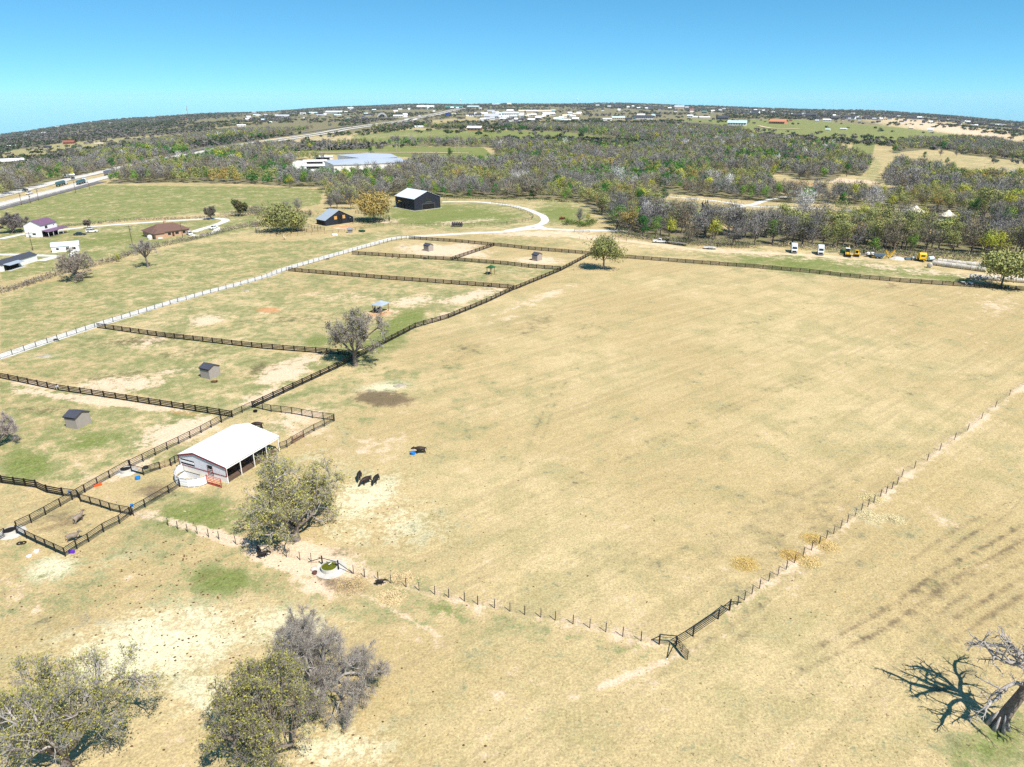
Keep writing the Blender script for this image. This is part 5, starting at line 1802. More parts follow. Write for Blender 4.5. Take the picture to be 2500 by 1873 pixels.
def build_machines():
    Q = lambda x, y: g('Q', x, y)
    # backhoe
    o = thing('backhoe_loader', 'yellow backhoe loader with white cab, front bucket lowered', 'backhoe', Q(350, 330), -1.9)
    b = MB()
    b.box((.2, 0, 1.15), (3.2, 1.1, .7), M_YEL, top=(.9, .9))
    b.build('body', o)
    b = MB()
    b.box((-.7, 0, 2.2), (1.5, 1.5, 1.5), M_GLASS, top=(.85, .85))
    b.build('cab', o)
    b = MB()
    b.box((-.7, 0, 3.02), (1.7, 1.7, .14), M_WHITE)
    b.build('roof', o)
    b = MB()
    b.prism([(2.3, .2), (3.3, .12), (3.2, .35), (2.6, .45), (2.4, 1.0), (2.25, 1.0)], -1.25, 1.25, M_DARKIN)
    for s in (-1, 1):
        b.bar((.9, s * .8, 1.7), (2.4, s * .8, .6), .14, .2, M_YEL)
    b.build('loader_bucket', o)
    b = MB()
    b.bar((-2.0, .6, 1.2), (-2.8, .6, 3.6), .25, .35, M_YEL)
    b.bar((-2.8, .6, 3.6), (-3.2, .6, 2.0), .22, .3, M_YEL)
    b.prism([(-3.6, 1.3), (-3.0, 1.2), (-2.9, 2.0), (-3.3, 2.0)], .3, .9, M_DARKIN)
    b.build('digging_arm', o)
    wheel_parts(o, [(1.6, .8), (1.6, -.8)], .5, .35)
    wheel_parts(o, [(-1.1, .85), (-1.1, -.85)], .75, .5)
    # skid loader
    o = thing('skid_loader', 'yellow compact loader right of the backhoe', 'loader', Q(515, 335), -1.9)
    b = MB()
    b.box((0, 0, .9), (2.2, 1.2, .8), M_YEL, top=(.9, 1))
    b.build('body', o)
    b = MB()
    b.box((.1, 0, 1.85), (1.1, 1.1, 1.1), M_DARKIN)
    for sx in (-.45, .65):
        for s in (-.55, .55):
            b.bar((sx, s, 1.3), (sx, s, 2.4), .14, .12, M_YEL)
    b.box((.1, 0, 2.46), (1.4, 1.3, .12), M_YEL)
    b.build('cab', o)
    b = MB()
    for s in (-1, 1):
        b.bar((-1.0, s * .8, 1.7), (1.3, s * .8, .7), .14, .18, M_YEL)
    b.prism([(1.2, .1), (2.2, .1), (1.5, .4), (1.4, .9), (1.2, .9)], -.95, .95, M_DARKIN)
    b.build('loader_bucket', o)
    wheel_parts(o, [(x, s * .8) for x in (-.7, .7) for s in (-1, 1)], .42, .3)
    # ball of tyre tracks etc
    o = thing('plough', 'dark small plough left of the white tanks', 'plough', Q(640, 320), .3)
    b = MB()
    b.bar((-1, 0, 1.0), (1, .2, 1.0), .2, .2, M_DARKIN)
    b.bar((-.2, 0, 1.0), (0, 0, 2.1), .16, .16, M_DARKIN)
    b.bar((.6, .2, 1.0), (0, 0, 2.1), .12, .12, M_DARKIN)
    b.build('beam', o)
    for i in range(3):
        b = MB()
        b.prism([(-.25, .1), (.3, .0), (.25, .6), (.0, 1.0)], -.1, .12, M_GREY)
        b.build('share', o, loc=(-.8 + i * .8, .1 * i, 0))
    o = thing('sprayer_trailer', 'two white tanks on a small dark farm trailer', 'sprayer', Q(760, 345), -.1)
    b = MB()
    b.box((0, 0, .6), (3.4, 1.6, .2), M_DARKIN)
    b.build('frame', o)
    for x in (-.85, .85):
        b = MB()
        b.lathe((x, 0, .7), [(.5, 0), (.72, .2), (.72, .9), (.45, 1.15)], M_OFFW, n=12)
        b.build('tank', o)
    wheel_parts(o, [(0, .9), (0, -.9)], .45, .25)
    o = thing('manure_spreader', 'grey-blue hopper spreader on a yellow frame', 'spreader', Q(920, 375), -.25)
    b = MB()
    b.prism([(-2.2, 1.9), (-1.4, .8), (1.4, .8), (2.2, 1.9)], -1.0, 1.0, mat('blue_grey_steel', (.10, .15, .20), rough=.5))
    b.build('hopper', o)
    b = MB()
    b.bar((-2.4, -.6, .6), (3.2, -.2, .6), .2, .2, M_YEL)
    b.bar((-2.4, .6, .6), (3.2, .2, .6), .2, .2, M_YEL)
    b.build('frame', o)
    wheel_parts(o, [(x, s * 1.0) for x in (-.7, .7) for s in (-1, 1)], .5, .35)
    o = thing('hay_rake', 'yellow wheel hay rake with raised spoked arms', 'rake', Q(1110, 368), -.15)
    b = MB()
    b.bar((-1.6, 0, .8), (1.6, 0, .8), .18, .18, M_YEL)
    b.bar((0, -1.6, .7), (0, .3, .8), .16, .16, M_YEL)
    for s in (-1, 1):
        b.bar((s * .4, 0, .8), (s * 1.5, .2, 2.7), .2, .2, M_YEL)
    b.build('frame', o)
    for s in (-1, 1):
        for k in range(3):
            c = np.array((s * (.55 + k * .5), .25, 1.5 + k * .6))
            b = MB()
            for t in range(10):
                q = 2 * pi * t / 10
                b.bar(c, c + np.array((cos(q) * .72 * .8, .05, sin(q) * .72)), .10, .05, M_YEL)
            b.build('raking_wheel', o)
    wheel_parts(o, [(-1.1, -.2), (1.1, -.2)], .42, .22)
    o = thing('mower_deck', 'dark grey mower and tool carrier left of the yellow baler', 'mower', Q(1490, 405), -.15)
    b = MB()
    b.box((-1.1, 0, .6), (2.0, 1.7, .8), mat('blue_grey_steel', (.10, .15, .20)), top=(.8, .8))
    b.build('housing', o)
    b = MB()
    b.prism([(.2, .3), (1.9, .3), (1.6, 1.3), (.6, 1.3)], -.5, .5, M_OFFW)
    b.build('bonnet', o)
    wheel_parts(o, [(.5, .8), (1.7, .8), (.5, -.8), (1.7, -.8)], .45, .25)
    o = thing('round_baler', 'tall yellow round hay baler at the edge of the wood', 'baler', Q(1690, 425), -1.75)
    b = MB()
    pr = [(-1.5, .9), (-1.7, 2.0), (-1.2, 3.2), (.4, 3.4), (1.0, 2.8), (1.1, .9)]
    b.prism(pr, -1.25, 1.25, M_YEL)
    b.build('chamber', o)
    b = MB()
    b.box((1.08, 0, 2.3), (.12, 1.4, .5), M_DARKIN)
    b.build('grille', o)
    b = MB()
    b.box((1.2, 0, .6), (1.2, 2.0, .5), M_DARKIN, top=(.6, .9))
    b.bar((1.2, 0, .7), (3.6, .1, .6), .25, .2, M_YEL)
    b.build('pickup_head', o)
    wheel_parts(o, [(-.2, 1.2), (-.2, -1.2)], .6, .45)
    o = thing('fuel_tank', 'white and pale blue fuel tank on a low trailer beside the hay bales', 'tank', Q(1850, 430), .35)
    b = MB()
    b.tube((-1.3, 0, 1.25), (1.1, 0, 1.25), .8, .8, mat('pale_blue_paint', (.50, .66, .70), rough=.4), n=14)
    b.build('tank_shell', o)
    b = MB()
    b.box((1.25, 0, 1.5), (.3, 1.3, 1.1), M_REDP)
    b.build('end_cap', o)
    b = MB()
    b.box((0, 0, .4), (2.8, 1.3, .2), M_DARKIN)
    b.build('frame', o)
    wheel_parts(o, [(0, .75), (0, -.75)], .38, .22)
    b = MB()
    b.lathe((0, 0, 0), [(3.2, -.05), (2.2, .35), (1.0, .8), (.2, 1.0)], mat('pale_gravel', (.55, .50, .45), var=.3, bump=.8), n=13)
    tag(b.build('gravel_pile', loc=Q(1260, 385)), 'pale gravel heap between the hay rake and the mower', 'gravel pile')
    b = MB()
    for i in range(3):
        b.bar((-2.4 + i, .1 * i, .15 + .12 * i), (2.2 + i * .4, .3 * i, .15 + .1 * i), .25, .2, M_GREY)
    tag(b.build('pipe_stack', loc=g('T', 1440, 290)), 'low stack of grey pipes left of the backhoe', 'pipe stack')
    b = MB()
    b.lathe((0, 0, 0), [(.9, 0), (.95, 1.5), (.6, 1.8)], M_GREEN, n=10)
    tag(b.build('green_barrel', loc=g('T', 1725, 320)), 'green barrel beside the backhoe', 'barrel')
    # ranch buggy, wagons by the lawn fence
    K = lambda x, y: g('K', x, y)
    o = thing('farm_buggy', 'dark green farm buggy parked below the small black barn', 'buggy', K(685, 700), -.3)
    b = MB()
    b.prism([(-1.5, .45), (1.4, .45), (1.5, .8), (.6, 1.0), (-.2, 1.0), (-.3, .8), (-1.5, .9)], -.75, .75, M_GREEN)
    b.build('body', o)
    b = MB()
    for x in (-.5, .7):
        for s in (-.65, .65):
            b.bar((x, s, .95), (x * .8, s, 1.9), .06, .06, M_DARKIN)
    b.box((.1, 0, 1.94), (1.4, 1.5, .08), M_GREEN)
    b.build('roll_cage', o)
    wheel_parts(o, [(x, s * .7) for x in (-.95, .95) for s in (-1, 1)], .36, .25)
    o = thing('hay_feeder', 'small grey covered hay feeder left of the farm buggy', 'feeder', K(525, 706), .2)
    b = MB()
    b.add([(-1.5, -1.2, 1.5), (1.5, -1.2, 1.5), (1.5, 1.2, 1.5), (-1.5, 1.2, 1.5), (0, 0, 2.7)], [(0, 1, 4), (1, 2, 4), (2, 3, 4), (3, 0, 4), (3, 2, 1, 0)], M_GREY)
    b.build('roof', o)
    b = MB()
    b.box((0, 0, .75), (2.2, 1.6, 1.5), M_GREY, top=(1.1, 1.1))
    b.build('hopper', o)
    for i, x in enumerate((295, 318, 340)):
        b = MB()
        b.lathe((0, 0, 0), [(.55, 0), (.62, .5), (.5, .85), (.2, 1.0)], M_OFFW, n=10)
        tag(b.build('white_tub', loc=K(x, 750)), ['left', 'middle', 'right'][i] + ' one of three small white tubs on the grass below the oak', 'tub', 'white tubs')
    o = thing('hay_wagon', 'dark loaded wagon beside the lawn fence below the large black barn', 'wagon', K(1970, 630), -.03)
    b = MB()
    b.box((0, 0, .75), (5.6, 2.0, .25), M_DECK)
    b.build('deck', o)
    for i in range(5):
        b = MB()
        b.lathe((-2.2 + i * 1.1, 0, .9), [(.5, 0), (.6, .6), (.45, 1.3), (.1, 1.6)], mat('dark_sack', (.06, .06, .07)), n=9)
        b.build('sack', o)
    wheel_parts(o, [(x, s * .95) for x in (-1.8, 1.8) for s in (-1, 1)], .4, .2)
    o = thing('red_disc_plough', 'red disc plough standing on the grass inside the driveway loop', 'plough', g('C3', 570, 1048), .4)
    b = MB()
    b.bar((-1.6, 0, 1.2), (1.6, 0, 1.2), .25, .25, M_REDP)
    b.bar((0, -1.2, .8), (0, 1.2, 1.6), .25, .25, M_REDP)
    b.bar((0, 1.2, 1.6), (.6, 1.2, .2), .2, .2, M_REDP)
    b.build('frame', o)
    for s in (-1, -.3, .4, 1.1):
        b = MB()
        b.tube((s * 1.3, -.3, .6), (s * 1.3 + .1, -.25, .6), .6, .6, M_RUST, n=12)
        b.build('disc', o)


def build_bales():
    b = MB()
    n, L, r = 18, 1.5, .92
    for (x0, r0), (x1, r1) in zip([(-.75, .80), (-.68, .92), (.68, .92)], [(-.68, .92), (.68, .92), (.75, .80)]):
        b.tube((x0, 0, r), (x1, 0, r), r0, r1, M_HAYW, n=n, cap=(abs(x0) > .7 or abs(x1) > .7))
    me = b.mesh('hay_bale', True)
    rows = [(cr('V', (600, 352), (1470, 468)), 'front row of the first bale stack'), (cr('V', (690, 312), (1480, 400)), 'back row of the first bale stack'),
            (cr('V', (1270, 598), (1700, 630)), 'short bale row left of the spreading tree'), (cr('V', (1830, 640), (2290, 672)), 'bale row right of the spreading tree')]
    for (p0, p1), lab in rows:
        a, c = G(*p0), G(*p1)
        L = hypot(*(c - a)[:2])
        k = max(2, round(L / 1.62))
        for i in range(k + 1):
            p = a + (c - a) * i / k
            o = put('hay_bale', me, None, (p[0], p[1], land(p[0], p[1]) - .05), heading(a, c) + random.uniform(-.05, .05), random.uniform(.95, 1.06))
            tag(o, 'round hay bale, %s from left, %s' % (ordi(i), lab), 'hay bale', 'round hay bales in rows')
    p = g('V', 505, 395)
    tag(put('hay_bale', me, None, p, 1.0), 'single round hay bale lying apart in front of the bale rows', 'hay bale', 'round hay bales in rows')
    for i, x in enumerate((1130, 1245)):
        o = thing('feed_trough', ['left', 'right'][i] + ' pale feed trough in the shade beside the far fence', 'trough', g('V', x, 695), -.05, 'feed troughs by the far fence')
        b = MB()
        b.prism([(-.5, .7), (-.35, .25), (.35, .25), (.5, .7)], -1.2, 1.2, M_OFFW)
        b.build('basin', o)
        b = MB()
        for y in (-.9, .9):
            b.box((0, y, .15), (.8, .12, .3), M_GREY)
        b.build('foot', o)


# ------------------------------------------------------------------ animals
def hide_mesh(name, m, verts, edges, radii, sub=1):
    me = bpy.data.meshes.new(name)
    me.from_pydata(verts, edges, [])
    o = bpy.data.objects.new(name, me)
    COL.objects.link(o)
    sk = o.modifiers.new('skin', 'SKIN')
    sk.use_smooth_shade = True
    ss = o.modifiers.new('sub', 'SUBSURF')
    ss.levels = ss.render_levels = sub
    for i, r in enumerate(radii):
        me.skin_vertices[0].data[i].radius = r if isinstance(r, tuple) else (r, r)
    me.skin_vertices[0].data[0].use_root = True
    dg = bpy.context.evaluated_depsgraph_get()
    out = bpy.data.meshes.new_from_object(o.evaluated_get(dg))
    out.name = name
    bpy.data.objects.remove(o)
    out.materials.clear()
    out.materials.append(m)
    return out


def quad_mesh(name, m, L=2.0, H=1.35, head='down', r=.34, neck=.5, leg=.62, ears=.12, horns=False, hump=0.0, walk=.0, lie=False):
    """one continuous four-legged body; nose towards +x, sizes in metres"""
    V, E, R = [], [], []

    def v(p, rad):
        V.append(tuple(p))
        R.append(rad)
        return len(V) - 1

    def chain(i, pts):
        for p, rad in pts:
            j = v(p, rad)
            E.append((i, j))
            i = j
        return i
    drop = leg * .72 if lie else 0
    hb = H - r * .9 - drop
    h = L * .36
    pel = v((-h * .9, 0, hb), (r * .86, r * .82))
    mid = chain(pel, [((-h * .2, 0, hb - .05), (r * 1.05, r))])
    sh = chain(mid, [((h * .55, 0, hb + .02 + hump), (r * .98, r * .86))])
    nk = chain(sh, [((h * .98, 0, hb + .06), (r * .66, r * .5))])
    if head == 'down':
        pts = [((h * 1.3, 0, hb - .16), r * .46), ((h * 1.55, 0, hb - .42), r * .40), ((h * 1.72, 0, hb - .62), r * .34), ((h * 1.80, 0, hb - .82), r * .26)]
    elif head == 'up':
        pts = [((h * 1.22, 0, hb + neck * .55), r * .40), ((h * 1.38, 0, hb + neck), r * .38), ((h * 1.62, 0, hb + neck - .04), r * .33), ((h * 1.95, 0, hb + neck - .22), r * .24)]
    else:
        pts = [((h * 1.3, 0, hb + .10), r * .5), ((h * 1.52, 0, hb + .14), r * .44), ((h * 1.8, 0, hb + .02), r * .36), ((h * 2.05, 0, hb - .10), r * .26)]
    i0 = len(V)
    chain(nk, pts)
    poll = i0 + 1
    px, _, pz = V[poll]
    for s in (-1, 1):
        chain(poll, [((px - .06, s * r * .5, pz + .10), .045), ((px - .14, s * (r * .5 + ears), pz + .12 + ears * (.8 if head == 'up' else .1)), .025)])
        if horns:
            chain(poll, [((px - .02, s * r * .35, pz + .16), .04), ((px - .12, s * r * .6, pz + .38), .015)])
    tl = chain(pel, [((-h * 1.22, 0, hb + .06), .07), ((-h * 1.34, 0, hb - .25), .035), ((-h * 1.36, 0, max(.12, hb - .62)), .045)])
    lr = r * .30
    for k, (base, x, front) in enumerate(((sh, h * .62, True), (sh, h * .62, True), (pel, -h * .85, False), (pel, -h * .85, False))):
        s = -1 if k % 2 else 1
        w = walk * (1 if k in (0, 3) else -1)
        y = s * r * .55
        if lie:
            chain(base, [((x + .1, s * r * .8, hb - r * .5), lr * 1.2), ((x + .45, s * r * .8, .10), lr * .7), ((x + .1, s * r * .7, .08), lr * .5)])
        elif front:
            chain(base, [((x, y, hb - r * .75), lr * 1.35), ((x + w * .5, y, leg * .52), lr * .72), ((x + w * .9, y, .10), lr * .5), ((x + w + .05, y, .04), lr * .62)])
        else:
            chain(base, [((x + .12, y, hb - r * .8), lr * 1.7), ((x - .10 + w * .5, y, leg * .62), lr * .85), ((x - .05 + w * .9, y, .12), lr * .5), ((x + w, y, .04), lr * .62)])
    me = hide_mesh(name, m, V, E, R)
    return me


def build_animals():
    bull = quad_mesh('black_cow', M_BLACKCOW, 2.5, 1.5, 'down', .42, leg=.72, ears=.16)
    bull2 = quad_mesh('brown_cow', M_BROWNCOW, 2.5, 1.5, 'down', .42, leg=.72, ears=.16, walk=.18)
    stand = quad_mesh('standing_cow', M_BROWNCOW, 2.5, 1.5, 'level', .43, leg=.72, ears=.16, walk=.1)
    calf = quad_mesh('calf', M_BLACKCOW, 1.35, .88, 'level', .22, leg=.46, ears=.10, walk=.14)
    donk = quad_mesh('donkey', M_DONK, 1.95, 1.35, 'up', .37, neck=.48, leg=.68, ears=.28)
    horse = quad_mesh('horse', M_BLACKCOW, 2.4, 1.6, 'up', .36, neck=.62, leg=.88, ears=.10)
    pony = quad_mesh('pale_pony', M_PAINTH, 2.1, 1.35, 'up', .32, neck=.5, leg=.72, ears=.12, walk=.1)
    llama = quad_mesh('llama', M_CREAM, 1.9, 1.35, 'up', .34, neck=1.0, leg=.75, ears=.14, walk=.1)
    goat = quad_mesh('goat', M_GOATB, 1.25, .80, 'level', .21, leg=.42, ears=.12, horns=True)
    goatl = quad_mesh('lying_goat', M_GOATB, 1.35, .85, 'level', .24, leg=.42, ears=.12, lie=True)
    goatd = quad_mesh('dark_goat', M_BLACKCOW, 1.2, .78, 'down', .21, leg=.42, ears=.12)

    def an(me, c, x, y, rz, lab, cat, grp=None, sc=1.0):
        p = g(c, x, y)
        return tag(put(me.name if me.users == 0 else me.name, me, None, p, rz, sc), lab, cat, grp)
    gc = 'cattle in the big dry field'
    an(bull, 'Y', 492, 930, 4.75, 'dark cow leftmost of the three close together, seen from behind its head down', 'cow', gc, .92)
    an(bull2, 'Y', 640, 1030, 4.02, 'brown-black cow with a yellow ear tag in the middle of the three', 'cow', gc, .95)
    an(bull, 'Y', 842, 1000, 4.5, 'dark cow rightmost of the three close together', 'cow', gc, .92)
    an(stand, 'Y', 1760, 395, pi + .12, 'lone brown-black cow feeding at the blue tub', 'cow', gc, .95)
    b = MB()
    b.add(*_box_vf((.0, 0, .0), .05, .012, .07), M_YEL)
    an(bull2, 'N', 845, 560, pi + .1, 'dark cow standing in the bull pen behind the white barn roof', 'cow', None, .98)
    an(calf, 'O', 1600, 835, .1, 'small black calf walking beside the wire fence', 'calf', 'black calves', 1.0)
    an(calf, 'D2', 745, 1440, 2.2, 'black calf at the foot of the big oak, farther of the two', 'calf', 'black calves', 1.15)
    an(calf, 'D2', 772, 1470, .25, 'black calf lying nearer the camera below the big oak', 'calf', 'black calves', 1.15)
    an(donk, 'L', 1600, 780, 1.25, 'grey-brown donkey facing away in the middle of the pen', 'donkey', 'donkeys in the corner pen')
    an(donk, 'L', 1490, 1165, .35, 'grey-brown donkey standing at the pen fence', 'donkey', 'donkeys in the corner pen')
    an(pony, 'D1', 465, 905, -.7, 'pale pony standing by the dark board fence at left', 'pony', None, .85)
    an(llama, 'C2', 318, 1212, 2.6, 'cream llama standing alone on the grass below the oak', 'llama', None, 1.1)
    an(horse, 'K', 730, 480, .9, 'dark horse in the shade of the orange-leaved tree corral', 'horse', None, 1.0)
    an(horse, 'J', 205, 715, 1.6, 'dark horse under the blue-roofed shelter, left one', 'horse', 'horses under the shelter', .92)
    an(horse, 'J', 262, 712, 1.4, 'dark horse under the blue-roofed shelter, right one', 'horse', 'horses under the shelter', .92)
    an(goatl, 'D1', 1730, 842, .1, 'reddish brown goat resting on the ground beside the grey shed', 'goat', 'goats in the paddocks')
    an(goat, 'C2', 1190, 1356, 1.2, 'brown goat by the board fence behind the middle paddock, left one', 'goat', 'goats in the paddocks')
    an(goat, 'C2', 1240, 1365, .1, 'brown goat by the board fence behind the middle paddock, second from left', 'goat', 'goats in the paddocks')
    an(goatd, 'C2', 1450, 1370, 2.9, 'dark goat by the board fence behind the middle paddock, right one', 'goat', 'goats in the paddocks', 1.15)
    an(goatd, 'C2', 660, 1376, .3, 'dark goat standing at the driveway fence in the middle paddock', 'goat', 'goats in the paddocks')
    an(goatd, 'D1', 455, 508, .3, 'dark goat standing at the driveway fence in the shed paddock', 'goat', 'goats in the paddocks')
    an(goatd, 'J', 1820, 352, .1, 'dark goat lying against the fence near its right end', 'goat', 'goats in the paddocks')


def _box_vf(c, a, b, h):
    vs = [(c[0] + sx * a, c[1] + sy * b, c[2] + sz * h) for sz in (-1, 1) for sx, sy in ((-1, -1), (1, -1), (1, 1), (-1, 1))]
    return vs, [(3, 2, 1, 0), (4, 5, 6, 7), (0, 1, 5, 4), (1, 2, 6, 5), (2, 3, 7, 6), (3, 0, 4, 7)]


# ------------------------------------------------------------------ props
def build_props():
    # feed tubs, tyres, buckets
    def tub(label, p, col, r=.42, h=.45, cat='tub'):
        b = MB()
        b.lathe((0, 0, 0), [(r * .8, 0), (r, h), (r * .92, h), (r * .75, .08)], col, n=14)
        return tag(b.build('feed_tub', loc=p), label, cat)
    tub('bright blue feed tub under the nose of the lone cow', g('Y', 1605, 420), M_BLUE, .5, .5)
    tub('blue feed tub on the ground in the barn pen', g('D3', 1330, 672), M_BLUE, .45, .5)
    tub('small blue bucket at the corner of the barn pen', g('D3', 1272, 935), M_BLUE, .22, .45, 'bucket')
    tub('small blue bucket hanging by the crossing of the pen fences', g('D3', 672, 805), M_BLUE, .2, .4, 'bucket')
    tub('small black tub on the grass left of the rusty gate panels', g('M', 712, 470), M_DARKIN, .5, .35)
    tub('black tub on the grass inside the bull pen corner', g('N', 805, 300), M_DARKIN, .45, .4)
    tub('small rusty pot on the ground left of the water tank', g('O', 245, 605), mat('rust_pot', (.13, .06, .05)), .35, .35, 'pot')
    b = MB()
    b.box((0, 0, .2), (.75, .35, .4), M_VIOLET)
    tag(b.build('violet_crate', loc=g('L', 1455, 1410), ), 'violet plastic feeder on the outer side of the donkey pen fence', 'feeder')
    b = MB()
    b.box((0, 0, .18), (1.2, .45, .35), M_ORANGE, rz=.6)
    tag(b.build('orange_trough', loc=g('D3', 945, 735)), 'orange plastic feed trough along the pen fence', 'trough')
    for i, (x, y) in enumerate(((400, 1225), (475, 1215))):
        b = MB()
        n = 12
        vs, fs = [], []
        for k in range(n):
            t = 2 * pi * k / n
            for q in range(6):
                s = 2 * pi * q / 6
                rr = .33 + .1 * cos(s)
                vs.append((rr * cos(t), rr * sin(t), .1 + .1 * sin(s)))
        for k in range(n):
            for q in range(6):
                fs.append((k * 6 + q, ((k + 1) % n) * 6 + q, ((k + 1) % n) * 6 + (q + 1) % 6, k * 6 + (q + 1) % 6))
        b.add(vs, fs, M_TYRE)
        tag(b.build('rubber_ring', loc=g('L', x, y)), 'black rubber ring on the ground beside the stock trough, %s one' % ['left', 'right'][i], 'ring', 'rubber rings')
    for i, (x, y) in enumerate(((740, 1380), (590, 1480))):
        b = MB()
        b.lathe((0, 0, 0), [(.34, 0), (.36, .16), (.2, .22)], M_OFFW, n=9)
        tag(b.build('salt_block', loc=g('L', x, y)), ['white salt block nearer the donkey pen fence', 'white salt block on the pale bare patch'][i], 'salt block')
    # round stock tanks
    def tank(label, p, r, h, water=M_WATER, slab=True):
        o = thing('stock_tank', label, 'water tank', p)
        b = MB()
        b.lathe((0, 0, 0), [(r, -.05), (r, h), (r - .08, h), (r - .08, h * .75)], M_CONC if slab else M_GREY, n=22, top=False)
        b.build('tank_wall', o)
        b = MB()
        b.lathe((0, 0, h * .78), [(r - .06, 0), (.01, .002)], water, n=22)
        b.build('water', o)
        if slab:
            b = MB()
            b.lathe((.15, .1, 0), [(r * 1.9, -.05), (r * 1.85, .05), (.1, .06)], M_CONC, n=18)
            b.build('apron', o)
        return o
    o = tank('round concrete water tank with green water on the wire fence', g('O', 550, 515), 1.15, .62)
    b = MB()
    b.tube((-.1, .1, .72), (.25, .55, .75), .07, .07, M_OFFW)
    b.build('float_valve', o)
    tank('round concrete stock trough at the barn pen corner, dark water', g('D3', 1215, 600), .95, .65, M_DARKIN)
    tank('round concrete stock trough at the left corner of the donkey pen', g('L', 215, 1010), 1.0, .65, M_DARKIN)
    # rail guard over the big tank
    o = thing('tank_guard', 'black pipe guard crossing over the round water tank', 'pipe guard', g('O', 405, 425))
    P0 = np.array(g('O', 405, 425))
    q = lambda x, y: np.array(g('O', x, y)) - P0
    b = MB()
    b.tube((0, 0, -.1), (0, 0, 1.55), .1, .1, M_DARKIN)
    b.build('post', o)
    b = MB()
    b.tube(q(738, 520) + (0, 0, -.1), q(738, 520) + (0, 0, 1.55), .1, .1, M_DARKIN)
    b.build('post', o)
    b = MB()
    b.tube((0, 0, 1.2), q(738, 520) + (0, 0, 1.25), .05, .05, M_TPOST)
    b.build('cross_bar', o)
    b = MB()
    b.tube((0, 0, 1.2), q(105, 365) + (0, 0, .05), .055, .055, M_TPOST)
    b.build('brace', o)
    b = MB()
    b.tube(q(738, 520) + (0, 0, 1.2), q(1050, 608) + (0, 0, .05), .055, .055, M_TPOST)
    b.build('brace', o)
    b = MB()
    b.lathe((0, 0, 0), [(.5, 0), (.45, .25), (.2, .4)], M_CONC, n=7)
    tag(b.build('pale_rock', loc=g('O', 225, 520)), 'pale rock beside the apron of the water tank', 'rock')
    # flat rocks in the fields
    for i, (c, x, y, s, lab) in enumerate((('D1', 365, 632, 1.9, 'flat pale rock in the paddock near the driveway fence'), ('D2', 1840, 138, 1.7, 'flat pale rock above the dark burnt patch in the big field'), ('C2', 1275, 1270, 1.6, 'flat pale rock in the farthest shed paddock, left of the shed'), ('D1', 1995, 108, 1.2, 'flat rock on the pale sand by the driveway fence'), ('C2', 5, 1625, 1.0, 'small flat rock at the left of the open paddock'))):
        b = MB()
        n = 9
        rr = [random.uniform(.75, 1.1) * s for _ in range(n)]
        vs = [(rr[k] * cos(2 * pi * k / n), .55 * rr[k] * sin(2 * pi * k / n), -.05) for k in range(n)] + [(.8 * rr[k] * cos(2 * pi * k / n), .42 * rr[k] * sin(2 * pi * k / n), .25 + random.uniform(-.05, .05)) for k in range(n)]
        b.add(vs, [(k, (k + 1) % n, n + (k + 1) % n, n + k) for k in range(n)] + [tuple(range(n, 2 * n))], mat('tan_rock', (.36, .31, .24), var=.35, scale=2))
        tag(b.build('flat_rock', loc=g(c, x, y)), lab, 'rock', 'flat rocks')
    # hay remains
    hm = tint_mat('loose_hay', .9, .2, 2, .05)
    for i, (c, x, y, w, col, lab) in enumerate((('E3', 1008, 718, 1.9, (.60, .42, .14), 'golden hay heap alone on the field side of the right wire fence'), ('E3', 1535, 525, 1.7, (.60, .42, .14), 'golden hay heap on the field side, highest of the group'), ('E3', 1640, 580, 1.6, (.62, .45, .19), 'bright hay heap outside the wire fence, upper one'),
                                                ('E3', 1362, 648, 1.5, (.58, .39, .13), 'golden hay heap against the wire fence, lower left of the group'), ('E3', 1492, 697, 1.7, (.64, .47, .20), 'bright hay heap outside the wire fence, lower one'), ('E3', 1990, 212, 1.9, (.70, .58, .30), 'pale hay spread under the wire fence, farther up the slope'),
                                                ('E3', 1945, 345, 2.0, (.68, .57, .32), 'pale hay spread outside the fence, left of two'), ('E3', 2150, 375, 1.7, (.68, .57, .32), 'pale hay spread outside the fence, right of two'), ('E2', 300, 235, 1.9, (.66, .50, .27), 'straw patch behind the wire fence right of the calf'), ('E2', 210, 400, 1.9, (.66, .50, .27), 'straw patch below the wire fence right of the water tank'),
                                                ('O', 1000, 830, 2.6, (.58, .43, .22), 'wide straw patch just right of the brown mud below the water tank'))):
        n = 900
        rg = np.random.default_rng(100 + i)
        rad = w * np.sqrt(rg.random(n)) * (1 + .25 * np.sin(rg.random(n) * 20))
        t = rg.random(n) * 2 * pi
        base = np.stack([rad * np.cos(t), rad * np.sin(t) * .85, .28 * np.clip(1 - rad / w, 0, 1) * rg.random(n) + .02], -1)
        d = rg.normal(0, 1, (n, 3)) * (1, 1, .25)
        d /= np.linalg.norm(d, axis=1)[:, None]
        pr = np.cross(d, (0, 0, 1))
        L = rg.uniform(.2, .5, n)[:, None]
        V = np.stack([base - d * L / 2 + pr * .035, base - d * L / 2 - pr * .035, base + d * L / 2], 1).reshape(-1, 3)
        V[:, 2] = np.maximum(V[:, 2], .012)
        tint = np.repeat(np.array(col) * rg.uniform(.7, 1.25, n)[:, None], 3, 0)
        me = tri_mesh('hay_heap', V, np.arange(3 * n).reshape(-1, 3), [hm], tint=tint)
        tag(put('hay_heap', me, None, g(c, x, y)), lab, 'hay heap', 'loose hay heaps')
    # dung
    rg = np.random.default_rng(3)
    vs, fs = [], []
    pts = []
